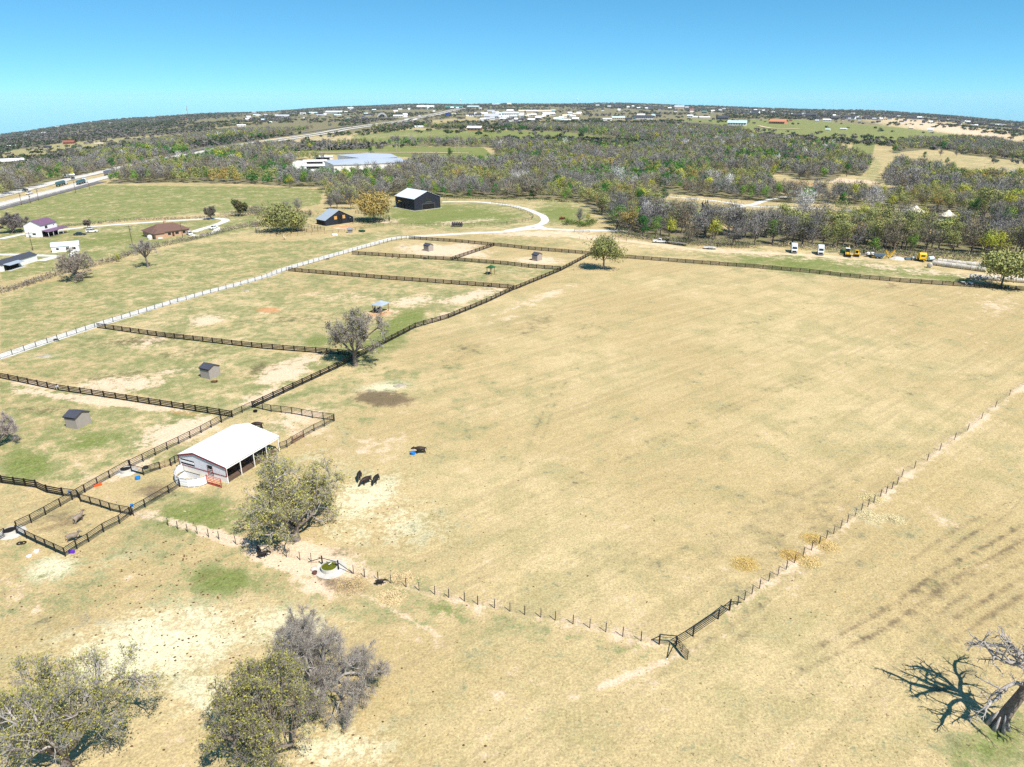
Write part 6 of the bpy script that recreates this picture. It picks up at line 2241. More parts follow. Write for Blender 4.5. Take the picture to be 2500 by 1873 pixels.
    for cu, cv, su, sv, n in ((380, 1330, 300, 160, 170), (650, 1600, 500, 200, 60), (820, 1060, 160, 180, 90), (400, 1215, 150, 60, 60), (620, 930, 120, 40, 26), (1300, 1250, 500, 260, 26), (540, 1160, 200, 60, 30)):
        for _ in range(n):
            pts.append(((cu + rg.normal(0, su * .55)) * 1.1302, (cv + rg.normal(0, sv * .5)) * 1.1302))
    for u, v in pts:
        if v > 1866 or v < 900:
            continue
        p = G(u, v)
        r = rg.uniform(.07, .17)
        o = len(vs)
        n = 7
        for k in range(n):
            t = 2 * pi * k / n
            q = r * rg.uniform(.7, 1.25)
            vs.append((p[0] + q * cos(t), p[1] + q * .8 * sin(t), .005))
        for k in range(n):
            t = 2 * pi * k / n
            vs.append((p[0] + r * .6 * cos(t), p[1] + r * .5 * sin(t), .05 + r * .12))
        fs += [(o + k, o + (k + 1) % n, o + n + (k + 1) % n, o + n + k) for k in range(n)] + [tuple(range(o + n, o + 2 * n))]
    b = MB()
    b.add(vs, fs, M_DUNG)
    ob = b.build('dung')
    tag(ob, 'dark cow dung scattered over the dry pasture', 'dung', None, 'stuff')


def build_poles():
    def pole(label, base, top, arms=1, m=None, r=.16, group='wooden utility poles', name='utility_pole'):
        m = m or M_POLE
        h = max(5.0, hgt(base, top))
        o = thing(name, label, 'utility pole', G(*base), .6, group)
        b = MB()
        b.tube((0, 0, -.3), (0, 0, h), r, r * .65, m, n=8)
        b.build('shaft', o)
        if arms:
            b = MB()
            b.bar((-1.3, 0, h - .4), (1.3, 0, h - .4), .12, .14, m)
            b.build('cross_arm', o)
            b = MB()
            b.lathe((.35, .1, h - 2.2), [(.25, 0), (.28, .7), (.15, .85)], M_GREY, n=8)
            b.build('transformer', o)
        return o
    c1 = lambda x, y: cr('C1', (x, y))[0]
    pole('wooden utility pole in front of the brick house, left one', c1(1075, 1265), c1(1040, 1095))
    pole('wooden utility pole at the right end of the brick house', c1(1482, 1212), c1(1458, 1070))
    pole('wooden utility pole below the two-storey house', c1(268, 1298), c1(240, 1150))
    for i, (x0, y0, x1, y1) in enumerate(((178, 932, 165, 826), (248, 917, 234, 838), (315, 895, 302, 792), (614, 832, 598, 728), (727, 805, 720, 752))):
        pole('thin wooden pole between the frontage road and the striped meadow, %s from the left' % ordi(i), c1(x0, y0), c1(x1, y1), arms=1 if i < 4 else 0)
    f1 = lambda x, y: cr('F1', (x, y))[0]
    pole('pale pole standing in the far left evergreens', f1(702, 552), f1(676, 430), m=M_PALEPOLE, r=.4, group='pale transmission poles')
    pole('thin pole beside the highway above the bare tree row', f1(1624, 765), f1(1618, 690))
    # H-frame transmission line
    def hframe(label, c, base, top, w):
        bu, tu = cr(c, base)[0], cr(c, top)[0]
        h = hgt(bu, tu)
        o = thing('transmission_pole', label, 'transmission pole', G(*bu), -.35, 'pale transmission poles')
        m = M_PALEPOLE
        for s in (-1, 1):
            b = MB()
            b.tube((s * w / 2, 0, -.5), (s * w / 2, 0, h), .28, .2, m, n=7)
            b.build('shaft', o)
        b = MB()
        b.bar((-w, 0, h - 1.2), (w, 0, h - 1.2), .35, .4, m)
        b.build('cross_arm', o)
        b = MB()
        b.bar((-w / 2, 0, h * .55), (w / 2, 0, h * .85), .2, .25, m)
        b.bar((-w / 2, 0, h * .85), (w / 2, 0, h * .55), .2, .25, m)
        b.build('brace', o)
    hframe('double-pole pylon left of centre in the pasture strip', 'C2', (672, 490), (668, 400), 4.5)
    hframe('double-pole pylon in the middle of the pasture strip', 'C2', (1232, 497), (1222, 408), 4.5)
    hframe('double-pole pylon at the right end of the pasture strip', 'C2', (1708, 503), (1702, 400), 4.5)
    hframe('double-pole pylon rising from the wood beyond the white bare tree', 'F3', (1932, 590), (1935, 500), 4.5)
    hframe('double-pole pylon rising from the wood right of centre', 'F4', (1118, 665), (1122, 545), 4.5)
    pole('tall dark pole in the cleared strip of the right wood', cr('F5', (632, 775))[0], cr('F5', (652, 600))[0], arms=1, r=.25)
    # masts
    def mast(label, base, top, r=.9):
        p = G(*base)
        h = hgt(base, top)
        o = thing('radio_mast', label, 'radio mast', p)
        b = MB()
        n = 12
        for k in range(3):
            t = 2 * pi * k / 3
            b.tube((r * cos(t), r * sin(t), -1), (r * .5 * cos(t), r * .5 * sin(t), h), .16, .12, M_GREY, n=4)
        for i in range(n):
            z0, z1 = h * i / n, h * (i + 1) / n
            for k in range(3):
                t, t2 = 2 * pi * k / 3, 2 * pi * (k + 1) / 3
                q0, q1 = r * (1 - .5 * i / n), r * (1 - .5 * (i + 1) / n)
                b.tube((q0 * cos(t), q0 * sin(t), z0), (q1 * cos(t2), q1 * sin(t2), z1), .08, .08, M_GREY, n=3)
        b.build('lattice', o)
        b = MB()
        for z in (.93, .78):
            b.tube((-.1, 0, h * z), (.1, 0, h * z), r * 1.6, r * 1.6, M_OFFW, n=9)
        b.build('antenna', o)
    mast('tall lattice radio mast on the far left, crossing the skyline', f1(2062, 350), f1(1998, 38), 1.4)
    mast('thin mast on the skyline near the centre', cr('F3', (1228, 125))[0], cr('F3', (1227, 50))[0], 1.6)
    for lab, c, x, y, h in (('white water tower bulb on the far skyline, left of centre', 'F3', 772, 95, 12), ('white water tower on the far skyline, right of centre', 'F3', 2033, 98, 14)):
        p = g(c, x, y + 6)
        o = thing('water_tower', lab, 'water tower', p)
        b = MB()
        b.tube((0, 0, -5), (0, 0, 38), 2.2, 2.0, M_WHITE, n=9)
        b.build('stem', o)
        b = MB()
        b.lathe((0, 0, 38), [(2, 0), (8, 4), (9, 9), (6, 13), (1, 15)], M_WHITE, n=12)
        b.build('tank', o)
    # blue billboard and the green road signs
    def board(label, c, x, y, w, h, lift, m):
        p = g(c, x, y)
        dep = p[1] * cp + (CAMH - p[2]) * sp
        k = dep / FPX / CROPS[c][2]
        o = thing('billboard', label, 'billboard', p, -atan2(p[0], p[1]))
        b = MB()
        b.tube((0, .5, -2), (0, .5, lift * k), 1.0, 1.0, M_GREY)
        b.build('pole', o)
        b = MB()
        b.box((0, 0, (lift + h / 2) * k), (w * k, .8, h * k), m)
        b.build('panel', o)
    board('dark blue billboard on a pole beside the far highway', 'F3', 637, 242, 50, 24, 22, mat('billboard_blue', (.02, .05, .25)))
    board('green road sign board right of the far highway, near one', 'F3', 198, 322, 50, 22, 4, mat('sign_green', (.02, .16, .12)))
    board('white billboard right of the dark blue one', 'F3', 700, 222, 50, 18, 4, M_OFFW)


# ------------------------------------------------------------------ trees
def norm(v):
    return v / max(float(np.linalg.norm(v)), 1e-9)


class Grow:
    """branching skeleton: trunk, wandering limbs, side branches, twigs"""

    def __init__(s, seed):
        s.r = np.random.default_rng(seed)
        s.seg, s.tips = [], []

    def branch(s, p, d, L, r, lev, cfg):
        rg = s.r
        n = max(3, int(round(L / cfg['step'][lev])))
        wob, trop, kids, kl = cfg['wob'][lev], cfg['trop'][lev], cfg['kids'][lev], cfg['klen'][lev]
        last = lev == cfg['levels']
        spawn = []
        if not last and kids:
            spawn = np.sort(rg.uniform(.22, .98, kids))
        si = 0
        for i in range(n):
            d = norm(d + rg.normal(0, wob, 3) + np.array((0, 0, trop)))
            q = p + d * L / n
            if q[2] < cfg.get('floor', .6):
                q[2] = cfg.get('floor', .6)
                d = norm(np.array((d[0], d[1], abs(d[2]) + .15)))
            r2 = r * (1 - .72 / n) if lev else r * (1 - .30 / n)
            s.seg.append((*p, *q, r, r2, lev))
            while si < len(spawn) and spawn[si] <= (i + 1) / n:
                t = spawn[si]
                a = norm(np.cross(d, rg.normal(0, 1, 3)))
                ang = rg.uniform(.55, 1.15)
                nd = norm(d * cos(ang) + a * sin(ang) + np.array((0, 0, cfg.get('kidup', .1))))
                s.branch(q.copy(), nd, L * kl * rg.uniform(.65, 1.25) * (1.15 - .55 * t), r2 * rg.uniform(.5, .68), lev + 1, cfg)
                si += 1
            p, r = q, r2
        s.tips.append((*p, *d, lev))
        if not last:
            for k in range(2):
                a = norm(np.cross(d, rg.normal(0, 1, 3)))
                s.branch(p.copy(), norm(d + a * rg.uniform(.3, .7)), L * kl * rg.uniform(.5, .8), r * .8, lev + 1, cfg)

    def tree(s, th, tr, limbs, elev, L, cfg, lean=(0, 0, 1)):
        rg = s.r
        p, d = np.array((0., 0, -.25)), norm(np.array(lean, float))
        n = 5
        r = tr * 1.35
        for i in range(n):
            d = norm(d + rg.normal(0, .05, 3))
            q = p + d * (th + .25) / n
            r2 = tr * (1.0 - .25 * (i + 1) / n) if i else tr * 1.02
            s.seg.append((*p, *q, r, r2, -1))
            p, r = q, r2
        a0 = rg.uniform(0, 6.28)
        for k in range(limbs):
            az = a0 + 2 * pi * k / limbs + rg.uniform(-.35, .35)
            el = rg.uniform(*elev)
            dd = np.array((cos(az) * cos(el), sin(az) * cos(el), sin(el)))
            s.branch(p - d * rg.uniform(0, .35) * th * .5, norm(dd + .3 * d), L * rg.uniform(.8, 1.15) * (1.0 if el < .9 else .9), r * rg.uniform(.5, .7), 0, cfg)
        return s


def tube_arrays(S_, n, ph=0.0):
    S_ = np.asarray(S_, float)
    p, q, r0, r1 = S_[:, 0:3], S_[:, 3:6], S_[:, 6], S_[:, 7]
    d = q - p
    d /= np.maximum(np.linalg.norm(d, axis=1), 1e-9)[:, None]
    a = np.cross(d, np.where(np.abs(d[:, 2:3]) < .95, (0., 0, 1), (1., 0, 0)))
    a /= np.linalg.norm(a, axis=1)[:, None]
    b = np.cross(a, d)
    t = 2 * pi * np.arange(n) / n
    ring = a[:, None] * np.cos(t)[None, :, None] + b[:, None] * np.sin(t)[None, :, None]
    V = np.concatenate([p[:, None] + ring * r0[:, None, None], (q + d * r1[:, None] * .4)[:, None] + ring * r1[:, None, None]], 1)
    k = np.arange(n)
    f = np.stack([k, (k + 1) % n, n + (k + 1) % n, n + k], -1)
    F = (np.arange(len(S_)) * 2 * n)[:, None, None] + f[None]
    return V.reshape(-1, 3), F.reshape(-1, 4)


def fit_scale(G_, height, width):
    S_ = np.array(G_.seg)
    top = np.percentile(S_[:, 5], 99.5)
    w = np.percentile(np.hypot(S_[:, 3], S_[:, 4]), 98)
    return width / 2 / w, height / top


def big_tree(name, label, cat, base, height, width, seed, cfg, th, tr, limbs, elev, twig, leaf=None, bark=None, lean=(0, 0, 1), rz=0.0, group=None, twigcol=(.30, .27, .25), stretch=(1, 1)):
    """tree with real limbs; twig = (per tip, length, width); leaf = (per tip, size, spread, colours)"""
    G_ = Grow(seed).tree(th, tr, limbs, elev, width * .42, cfg, lean)
    kx, kz = fit_scale(G_, height, width)
    S_ = np.array(G_.seg)
    sc = np.array((kx * stretch[0], kx * stretch[1], kz))
    S_[:, 0:3] *= sc
    S_[:, 3:6] *= sc
    T = np.array(G_.tips)
    T[:, 0:3] *= sc
    rg = np.random.default_rng(seed + 1)
    o = thing(name, label, cat, base, rz, group)
    bark = bark or M_BARK
    wood = S_[:, 8] < 1
    V1, F1 = tube_arrays(S_[S_[:, 8] < 0], 9)
    sel = (S_[:, 8] >= 0) & (S_[:, 8] < 1)
    V2, F2 = tube_arrays(S_[sel], 6)
    put('trunk', tri_mesh('trunk', np.concatenate([V1, V2]), np.concatenate([F1, F2 + len(V1)]), [bark], smooth=True), o)
    V3, F3 = tube_arrays(S_[S_[:, 8] >= 1], 4)
    put('branches', tri_mesh('branches', V3, F3, [M_PALEBARK if height < 13 and width > 6 and leaf else bark], smooth=True), o)
    # twigs as slender triangles from the outer branches
    cfl = cfg['levels']
    out = S_[S_[:, 8] >= cfl - 1]
    k, tl, tw = twig
    i = rg.integers(0, len(out), int(len(T) * k))
    u = rg.random(len(i))[:, None]
    p = out[i, 0:3] * (1 - u) + out[i, 3:6] * u
    d0 = out[i, 3:6] - out[i, 0:3]
    d0 /= np.maximum(np.linalg.norm(d0, axis=1), 1e-9)[:, None]
    d = d0 * .8 + rg.normal(0, .6, p.shape) + (0, 0, .1)
    d /= np.linalg.norm(d, axis=1)[:, None]
    L = tl * rg.uniform(.5, 1.3, len(i))[:, None]
    side = np.cross(d, rg.normal(0, 1, p.shape))
    side /= np.linalg.norm(side, axis=1)[:, None]
    V = np.stack([p - side * tw / 2, p + side * tw / 2, p + d * L], 1).reshape(-1, 3)
    tint = np.repeat(np.array(twigcol) * rg.uniform(.7, 1.3, len(i))[:, None], 3, 0)
    n = len(i)
    if leaf:
        kl, size, spread, cols = leaf
        base_p = np.concatenate([p + d * L * .8, T[T[:, 6] >= cfl - 1, 0:3]])
        j = rg.integers(0, len(base_p), int(len(base_p) * kl))
        c = base_p[j] + rg.normal(0, spread, (len(j), 3))
        a = rg.normal(0, 1, c.shape)
        a /= np.linalg.norm(a, axis=1)[:, None]
        b = np.cross(a, rg.normal(0, 1, c.shape))
        b /= np.linalg.norm(b, axis=1)[:, None]
        s1 = size * rg.uniform(.6, 1.4, len(j))[:, None]
        Vl = np.stack([c - a * s1 * .5 - b * s1 * .4, c - a * s1 * .3 + b * s1 * .5, c + a * s1 * .6], 1).reshape(-1, 3)
        ci = rg.integers(0, len(cols), len(j))
        tl_ = np.array(cols)[ci] * rg.uniform(.75, 1.25, len(j))[:, None]
        V = np.concatenate([V, Vl])
        tint = np.concatenate([tint, np.repeat(tl_, 3, 0)])
        n += len(j)
    V[:, 2] = np.maximum(V[:, 2], .15)
    put('crown', tri_mesh('crown', V, np.arange(3 * n).reshape(-1, 3), [M_FOL], tint=tint), o)
    return o


OAK = dict(levels=3, step=[.75, .55, .4, .3], wob=[.20, .24, .28, .3], trop=[.03, .04, .03, .02], kids=[8, 6, 5, 0], klen=[.52, .5, .48, .4], floor=.9, kidup=.10)
DEADCFG = dict(levels=2, step=[.6, .5, .35, .3], wob=[.20, .26, .3, .3], trop=[.02, .0, -.02, 0], kids=[7, 5, 0, 0], klen=[.5, .5, .4, .4], floor=1.2, kidup=.0)
SMALL = dict(levels=2, step=[.9, .7, .5, .3], wob=[.14, .18, .22, .3], trop=[.06, .05, .04, .02], kids=[7, 6, 0, 0], klen=[.5, .5, .4, .4], floor=.9, kidup=.15)
YG = [(.34, .33, .065), (.28, .285, .06), (.38, .36, .085), (.20, .20, .05), (.32, .28, .07)]
OL = [(.17, .17, .05), (.22, .20, .06), (.14, .14, .045), (.26, .23, .08)]
GRN = [(.05, .11, .03), (.07, .14, .035), (.04, .09, .025), (.09, .16, .04)]


def near_trees():
    B = big_tree

    def dims(base, top, wpx, kh=.86):
        p = G(*base)
        dep = p[1] * cp + (CAMH - p[2]) * sp
        h = hgt(base, top) * kh
        return p, h, wpx * (dep - .6 * h * sp) / FPX
    p, h, w = dims((722, 1318), (690, 1098), 275)
    B('budding_oak', 'big spreading oak with yellow-green buds beside the white barn', 'tree', p, h, w * 1.08, 21, OAK, 2.0, .62, 9, (-.05, 1.1), (2.7, .75, .036), (.72, .18, .22, YG), rz=.4, twigcol=(.33, .30, .25))
    p, h, w = dims((669, 1876), (600, 1512), 262, .80)
    B('budding_oak', 'oak with yellow-green leaves cut by the bottom edge, in front of the bare grey tree', 'tree', p, h * .9, w * 1.2, 22, OAK, 1.4, .42, 12, (-.25, .95), (2.6, .55, .026), (.62, .14, .2, YG), rz=2.0, twigcol=(.34, .31, .28))
    p, h, w = dims((777, 1706), (790, 1474), 262, .84)
    B('bare_oak', 'bare grey leafless oak behind the yellow-green oak at the bottom', 'tree', (p[0] + .5, p[1], p[2]), h, w * 1.15, 23, OAK, 1.3, .45, 11, (-.1, 1.0), (4.2, .75, .026), None, rz=4.2, bark=M_PALEBARK, twigcol=(.29, .26, .225))
    p, h, w = dims((172, 1895), (100, 1600), 350, .84)
    B('budding_oak', 'wide oak with grey limbs and sparse buds in the lower left corner', 'tree', p, h, w * 1.28, 24, OAK, 2.0, .55, 8, (.1, 1.1), (3.6, .6, .028), (.62, .15, .26, YG), rz=3.0, bark=M_BARK, twigcol=(.31, .29, .27))
    p, h, w = dims((868, 893), (850, 752), 170, .93)
    B('bare_oak', 'bare grey oak standing where the board fences meet', 'tree', p, h, w * 1.0, 25, OAK, 2.6, .55, 8, (.25, 1.2), (4.2, .8, .04), (.12, .3, .3, OL), rz=.3, twigcol=(.36, .33, .31))
    p, h, w = dims((1473, 658), (1475, 572), 86, .95)
    crown_tree('budding_oak', 'lone round-crowned budding tree at the corner of the far board fences', p, h, w * 1.32, 'olive', 26, .28)
    p, h, w = dims((2443, 702), (2430, 612), 120, .97)
    crown_tree('budding_oak', 'wide budding tree beside the hay bales at the right edge', p, h, w * 1.36, 'olive', 27, .42)
    p, h, w = dims((362, 652), (358, 583), 66, .95)
    B('bare_tree', 'bare tree alone in the left field before the brick house', 'tree', p, h, w * .92, 28, SMALL, 3.2, .40, 8, (.25, 1.25), (6.0, 1.0, .06), None, twigcol=(.33, .30, .27))
    p, h, w = dims((188, 682), (155, 606), 98, .95)
    B('bare_oak', 'wide bare oak on the left hedge line below the white cottage', 'tree', p, h, w, 29, OAK, 2.4, .5, 8, (.05, 1.1), (3.0, .8, .05), None, twigcol=(.33, .28, .23))
    p, h, w = dims((92, 562), (75, 520), 0, 1)
    p, h, w = dims((32, 568), (30, 522), 66, 1.0)
    B('round_thicket_tree', 'dense rounded bare tree left of the two-storey house', 'tree', p, h, w * 1.1, 30, SMALL, 1.0, .4, 10, (.0, 1.2), (18, 1.1, .14), None, twigcol=(.25, .22, .20))
    p, h, w = dims((692, 567), (685, 505), 92, .96)
    crown_tree('budding_oak', 'olive-green oak inside the fenced loop left of the small black barn', p, h, w * 1.45, 'olive', 41, .22)
    p, h, w = dims((913, 540), (905, 470), 82, .97)
    crown_tree('amber_oak', 'amber-leaved tree in the corral between the two black barns', p, h, w * 1.45, 'amber', 42, .36)
    p, h, w = dims((514, 536), (514, 505), 30, 1)
    B('round_shrub_tree', 'small round grey tree beside the drive loop left of centre', 'tree', p, h, w, 33, SMALL, .6, .25, 9, (.0, 1.3), (16, .8, .12), None, twigcol=(.20, .18, .14))
    p, h, w = dims((586, 528), (582, 492), 32, 1)
    B('ivy_clad_tree', 'dark upright ivy-clad tree on the meadow edge left of centre', 'tree', p, h, w, 34, SMALL, 1.2, .3, 7, (.3, 1.3), (10, .8, .12), (1.0, .6, .3, [(.07, .09, .03), (.12, .10, .05)]), twigcol=(.14, .11, .08))
    p, h, w = dims((215, 558), (212, 538), 20, 1)
    B('small_bare_tree', 'small bare tree by the drive right of the two-storey house', 'tree', p, h, w, 35, SMALL, 1.0, .2, 7, (.1, 1.2), (10, .8, .1), None, twigcol=(.26, .22, .18))
    p, h, w = dims((-6, 1095), (6, 1000), 95, .9)
    B('bare_shrub_tree', 'low bare tree cut by the left edge beside the shed paddock', 'tree', p, h, w, 36, OAK, .8, .3, 7, (.0, 1.1), (3.5, .7, .03), None, twigcol=(.34, .29, .28))
    # the dead tree at the lower right corner
    p = G(2436, 1772)
    o = thing('dead_tree', 'dead white-barked tree with snapped limbs in the lower right corner', 'tree', p)
    gq = Grow(77)
    rg = gq.r
    pts = [(0, 0, -.3, .85), (.1, .0, .5, .62), (.6, .05, 2.2, .54), (1.2, .0, 4.2, .47), (1.85, .1, 6.2, .40), (2.4, .15, 7.8, .34)]
    tr = [(*a[:3], *b[:3], a[3], b[3], -1) for a, b in zip(pts[:-1], pts[1:])]
    V, F = tube_arrays(tr, 12)
    put('trunk', tri_mesh('trunk', V, F, [M_BARK], smooth=True), o)
    rb = MB()
    for k in range(7):
        t = 2 * pi * k / 7 + .2
        rb.tube((.95 * cos(t), .95 * sin(t), -.15), (.42 * cos(t) + .05, .42 * sin(t), 1.5 + .4 * (k % 2)), .26, .06, M_PALEBARK, n=6)
    rb.build('root_flare', o, smooth=True)
    E_ = MB()
    E_.tube((2.36, .15, 7.7), (2.5, .18, 8.1), .35, .22, M_DECK, n=9)
    E_.build('broken_top', o)
    cut = []
    for z, az, el, L, r in ((5.6, 2.8, .15, 5.4, .22), (6.0, 4.0, .20, 5.6, .22), (6.3, 1.9, .30, 5.4, .23), (6.7, 3.4, .35, 5.8, .24), (7.0, 4.7, .20, 5.2, .21), (7.3, 2.4, .55, 5.2, .22), (7.7, 3.0, .75, 4.6, .20), (7.7, .7, .5, 5.0, .22), (7.5, 5.4, .4, 4.4, .18), (7.0, .1, .3, 4.4, .18), (4.6, 2.4, -.05, 1.6, .07)):
        k = np.interp(z, [0, 2.2, 8], [0, .6, 2.46])
        cut.append(len(gq.seg))
        gq.branch(np.array((k, .1, z)), np.array((cos(az) * cos(el), sin(az) * cos(el), sin(el))), L, r, 0, DEADCFG)
    for a, b in zip(cut, cut[1:] + [len(gq.seg)]):
        Sg = np.array(gq.seg[a:b])
        V, F = tube_arrays(Sg, 5)
        put('limb', tri_mesh('limb', V, F, [M_PALEBARK], smooth=True), o)


def crown_tree(name, label, p, h, w, kind, seed, clear):
    o = thing(name, label, 'tree', p)
    V, T = crown_arrays(kind, 5200, seed, h, w / 2, clear)
    c = V.mean(1, keepdims=True)
    V = c + (V - c) * 1.5
    T = T * (.9 + .2 * np.random.default_rng(seed).random((len(T), 1)))
    put('crown', tri_mesh('crown', V.reshape(-1, 3), np.arange(len(V) * 3).reshape(-1, 3), [M_FOL], tint=np.repeat(T, 3, 0)), o)
    sv, sf = stem_arrays(seed, h, w / 2, 9, zf=clear)
    put('trunk', tri_mesh('trunk', sv, sf, [M_BARK], smooth=True), o)
    return o


# crowns for the woods: arrays of triangles (unit metres, base at the origin) with tints
KINDS = {
    'bare': dict(name='bare_tree', say='grey leafless tree', col=[(0.207, 0.196, 0.179), (0.174, 0.166, 0.157), (0.241, 0.224, 0.202)]),
    'brown': dict(name='bare_tree', say='brown leafless tree', col=[(0.190, 0.162, 0.112), (0.213, 0.185, 0.123), (0.168, 0.151, 0.106)]),
    'white': dict(name='white_bare_tree', say='whitish leafless tree', col=[(0.470, 0.448, 0.426), (0.403, 0.381, 0.370), (0.538, 0.515, 0.482)]),
    'olive': dict(name='budding_tree', say='olive budding tree', col=[(0.246, 0.264, 0.090), (0.210, 0.222, 0.086), (0.288, 0.288, 0.096)]),
    'amber': dict(name='amber_tree', say='amber budding tree', col=[(0.348, 0.246, 0.066), (0.288, 0.216, 0.072), (0.324, 0.252, 0.090)]),
    'yellow': dict(name='yellow_green_tree', say='yellow-green leafing tree', col=[(0.372, 0.372, 0.036), (0.300, 0.336, 0.042), (0.408, 0.396, 0.060)]),
    'lime': dict(name='lime_green_tree', say='bright green leafing tree', col=[(0.132, 0.240, 0.036), (0.108, 0.198, 0.036), (0.174, 0.270, 0.054)]),
    'green': dict(name='evergreen_tree', say='dark evergreen tree', col=[(0.041, 0.138, 0.026), (0.058, 0.168, 0.031), (0.031, 0.106, 0.024)]),
}
LEAFY = ('olive', 'amber', 'yellow', 'lime', 'green')


def crown_arrays(kind, nf, seed, H=9.0, Rr=3.6, clear=None):
    rg = np.random.default_rng(seed)
    cols = np.array(KINDS[kind]['col'])
    zb = H * (.15 if kind != 'green' else .06)
    if clear:
        zb = H * clear
    big = sqrt(300.0 / nf) * Rr / 3.6
    parts, tints = [], []
    if kind in LEAFY:
        nl = rg.integers(6, 10)
        lc = []
        for i in range(nl):
            t = rg.uniform(0, 6.28)
            q = rg.uniform(.15, .62) * Rr
            z = rg.uniform(zb + .22 * (H - zb), H * .86)
            q *= 1.0 if z < H * .65 else .6
            lc.append((q * cos(t), q * sin(t), z, rg.uniform(.30, .48) * Rr, rg.integers(0, len(cols)), rg.uniform(.8, 1.2)))
        lc.append((0, 0, H * .62, Rr * .55, 0, 1.0))
        n = int(nf * (.86 if kind != 'green' else .96))
        li = rg.integers(0, len(lc), n)
        lca = np.array(lc)[li]
        d = rg.normal(0, 1, (n, 3))
        d /= np.linalg.norm(d, axis=1)[:, None]
        c = lca[:, :3] + d * lca[:, 3:4] * (rg.random((n, 1)) ** .4) * (1.15, 1.15, .9)
        nrm = d + rg.normal(0, .42, (n, 3)) + (0, 0, .25)
        a = np.cross(nrm, rg.normal(0, 1, (n, 3)))
        a /= np.linalg.norm(a, axis=1)[:, None]
        b = np.cross(nrm, a)
        b /= np.linalg.norm(b, axis=1)[:, None]
        s_ = rg.uniform(.35, .85, (n, 1)) * big * (1.0 if kind == 'green' else .9)
        parts.append(np.stack([c - a * s_ * .5 - b * s_ * .45, c - a * s_ * .25 + b * s_ * .55, c + a * s_ * .65], 1))
        tints.append(cols[lca[:, 4].astype(int)] * lca[:, 5:6] * rg.uniform(.9, 1.1, (n, 1)))
        m = nf - n
    else:
        m = nf
    if m > 0:
        # twigs fanning out of limbs
        nl = 12
        az = rg.uniform(0, 6.28, nl)
        el = rg.uniform(.15, 1.35, nl)
        tip = np.stack([Rr * np.cos(el) * np.cos(az) * 1.0, Rr * np.cos(el) * np.sin(az), zb + (H - zb) * (.25 + .75 * np.sin(el))], -1)
        org = np.array((0, 0, zb * .9))
        i = rg.integers(0, nl, m)
        u = rg.uniform(.25, 1.0, (m, 1)) ** .8
        sag = np.stack([np.zeros(m), np.zeros(m), 1.2 * (u[:, 0] * (1 - u[:, 0]))], -1)
        c = org + (tip[i] - org) * u + sag + rg.normal(0, .30 * Rr / 3.6, (m, 3)) * (1, 1, .7) * (1 + 1.3 * u)
        nr = (c - np.array((0, 0, H * .40))) / Rr
        nr /= np.maximum(np.linalg.norm(nr, axis=1), .05)[:, None]
        d = nr * .6 + rg.normal(0, .62, (m, 3)) + (0, 0, .25)
        d /= np.linalg.norm(d, axis=1)[:, None]
        sd = np.cross(d, nr + rg.normal(0, .35, (m, 3)))
        sd /= np.linalg.norm(sd, axis=1)[:, None]
        L = rg.uniform(.7, 1.9, (m, 1)) * min(big, 1.5)
        w = rg.uniform(.07, .17, (m, 1)) * big * 1.35
        parts.append(np.stack([c - sd * w, c + sd * w, c + d * L], 1))
        tints.append(cols[rg.integers(0, len(cols))] * rg.uniform(.9, 1.1, (m, 1)))
    V = np.concatenate(parts)
    V[:, :, 2] = np.maximum(V[:, :, 2], .1)
    return V, np.concatenate(tints)


def stem_arrays(seed, H=9.0, Rr=3.6, forks=7, pale=False, zf=.24):
    rg = np.random.default_rng(seed)
    S_ = [(0, 0, -.5, .1, 0, H * zf, .03 * H, .022 * H, 0)]
    for k in range(forks):
        az, el = rg.uniform(0, 6.28), rg.uniform(.35, 1.35)
        p = np.array((.1, 0, H * zf * .92))
        d = np.array((cos(az) * cos(el), sin(az) * cos(el), sin(el)))
        L = H * .55
        r = .14
        for i in range(3):
            q = p + d * L / 3
            S_.append((*p, *q, r, r * .65, 1))
            p, r = q, r * .65
            d = norm(d + rg.normal(0, .2, 3) + (0, 0, .1))
    return tube_arrays(S_, 5)


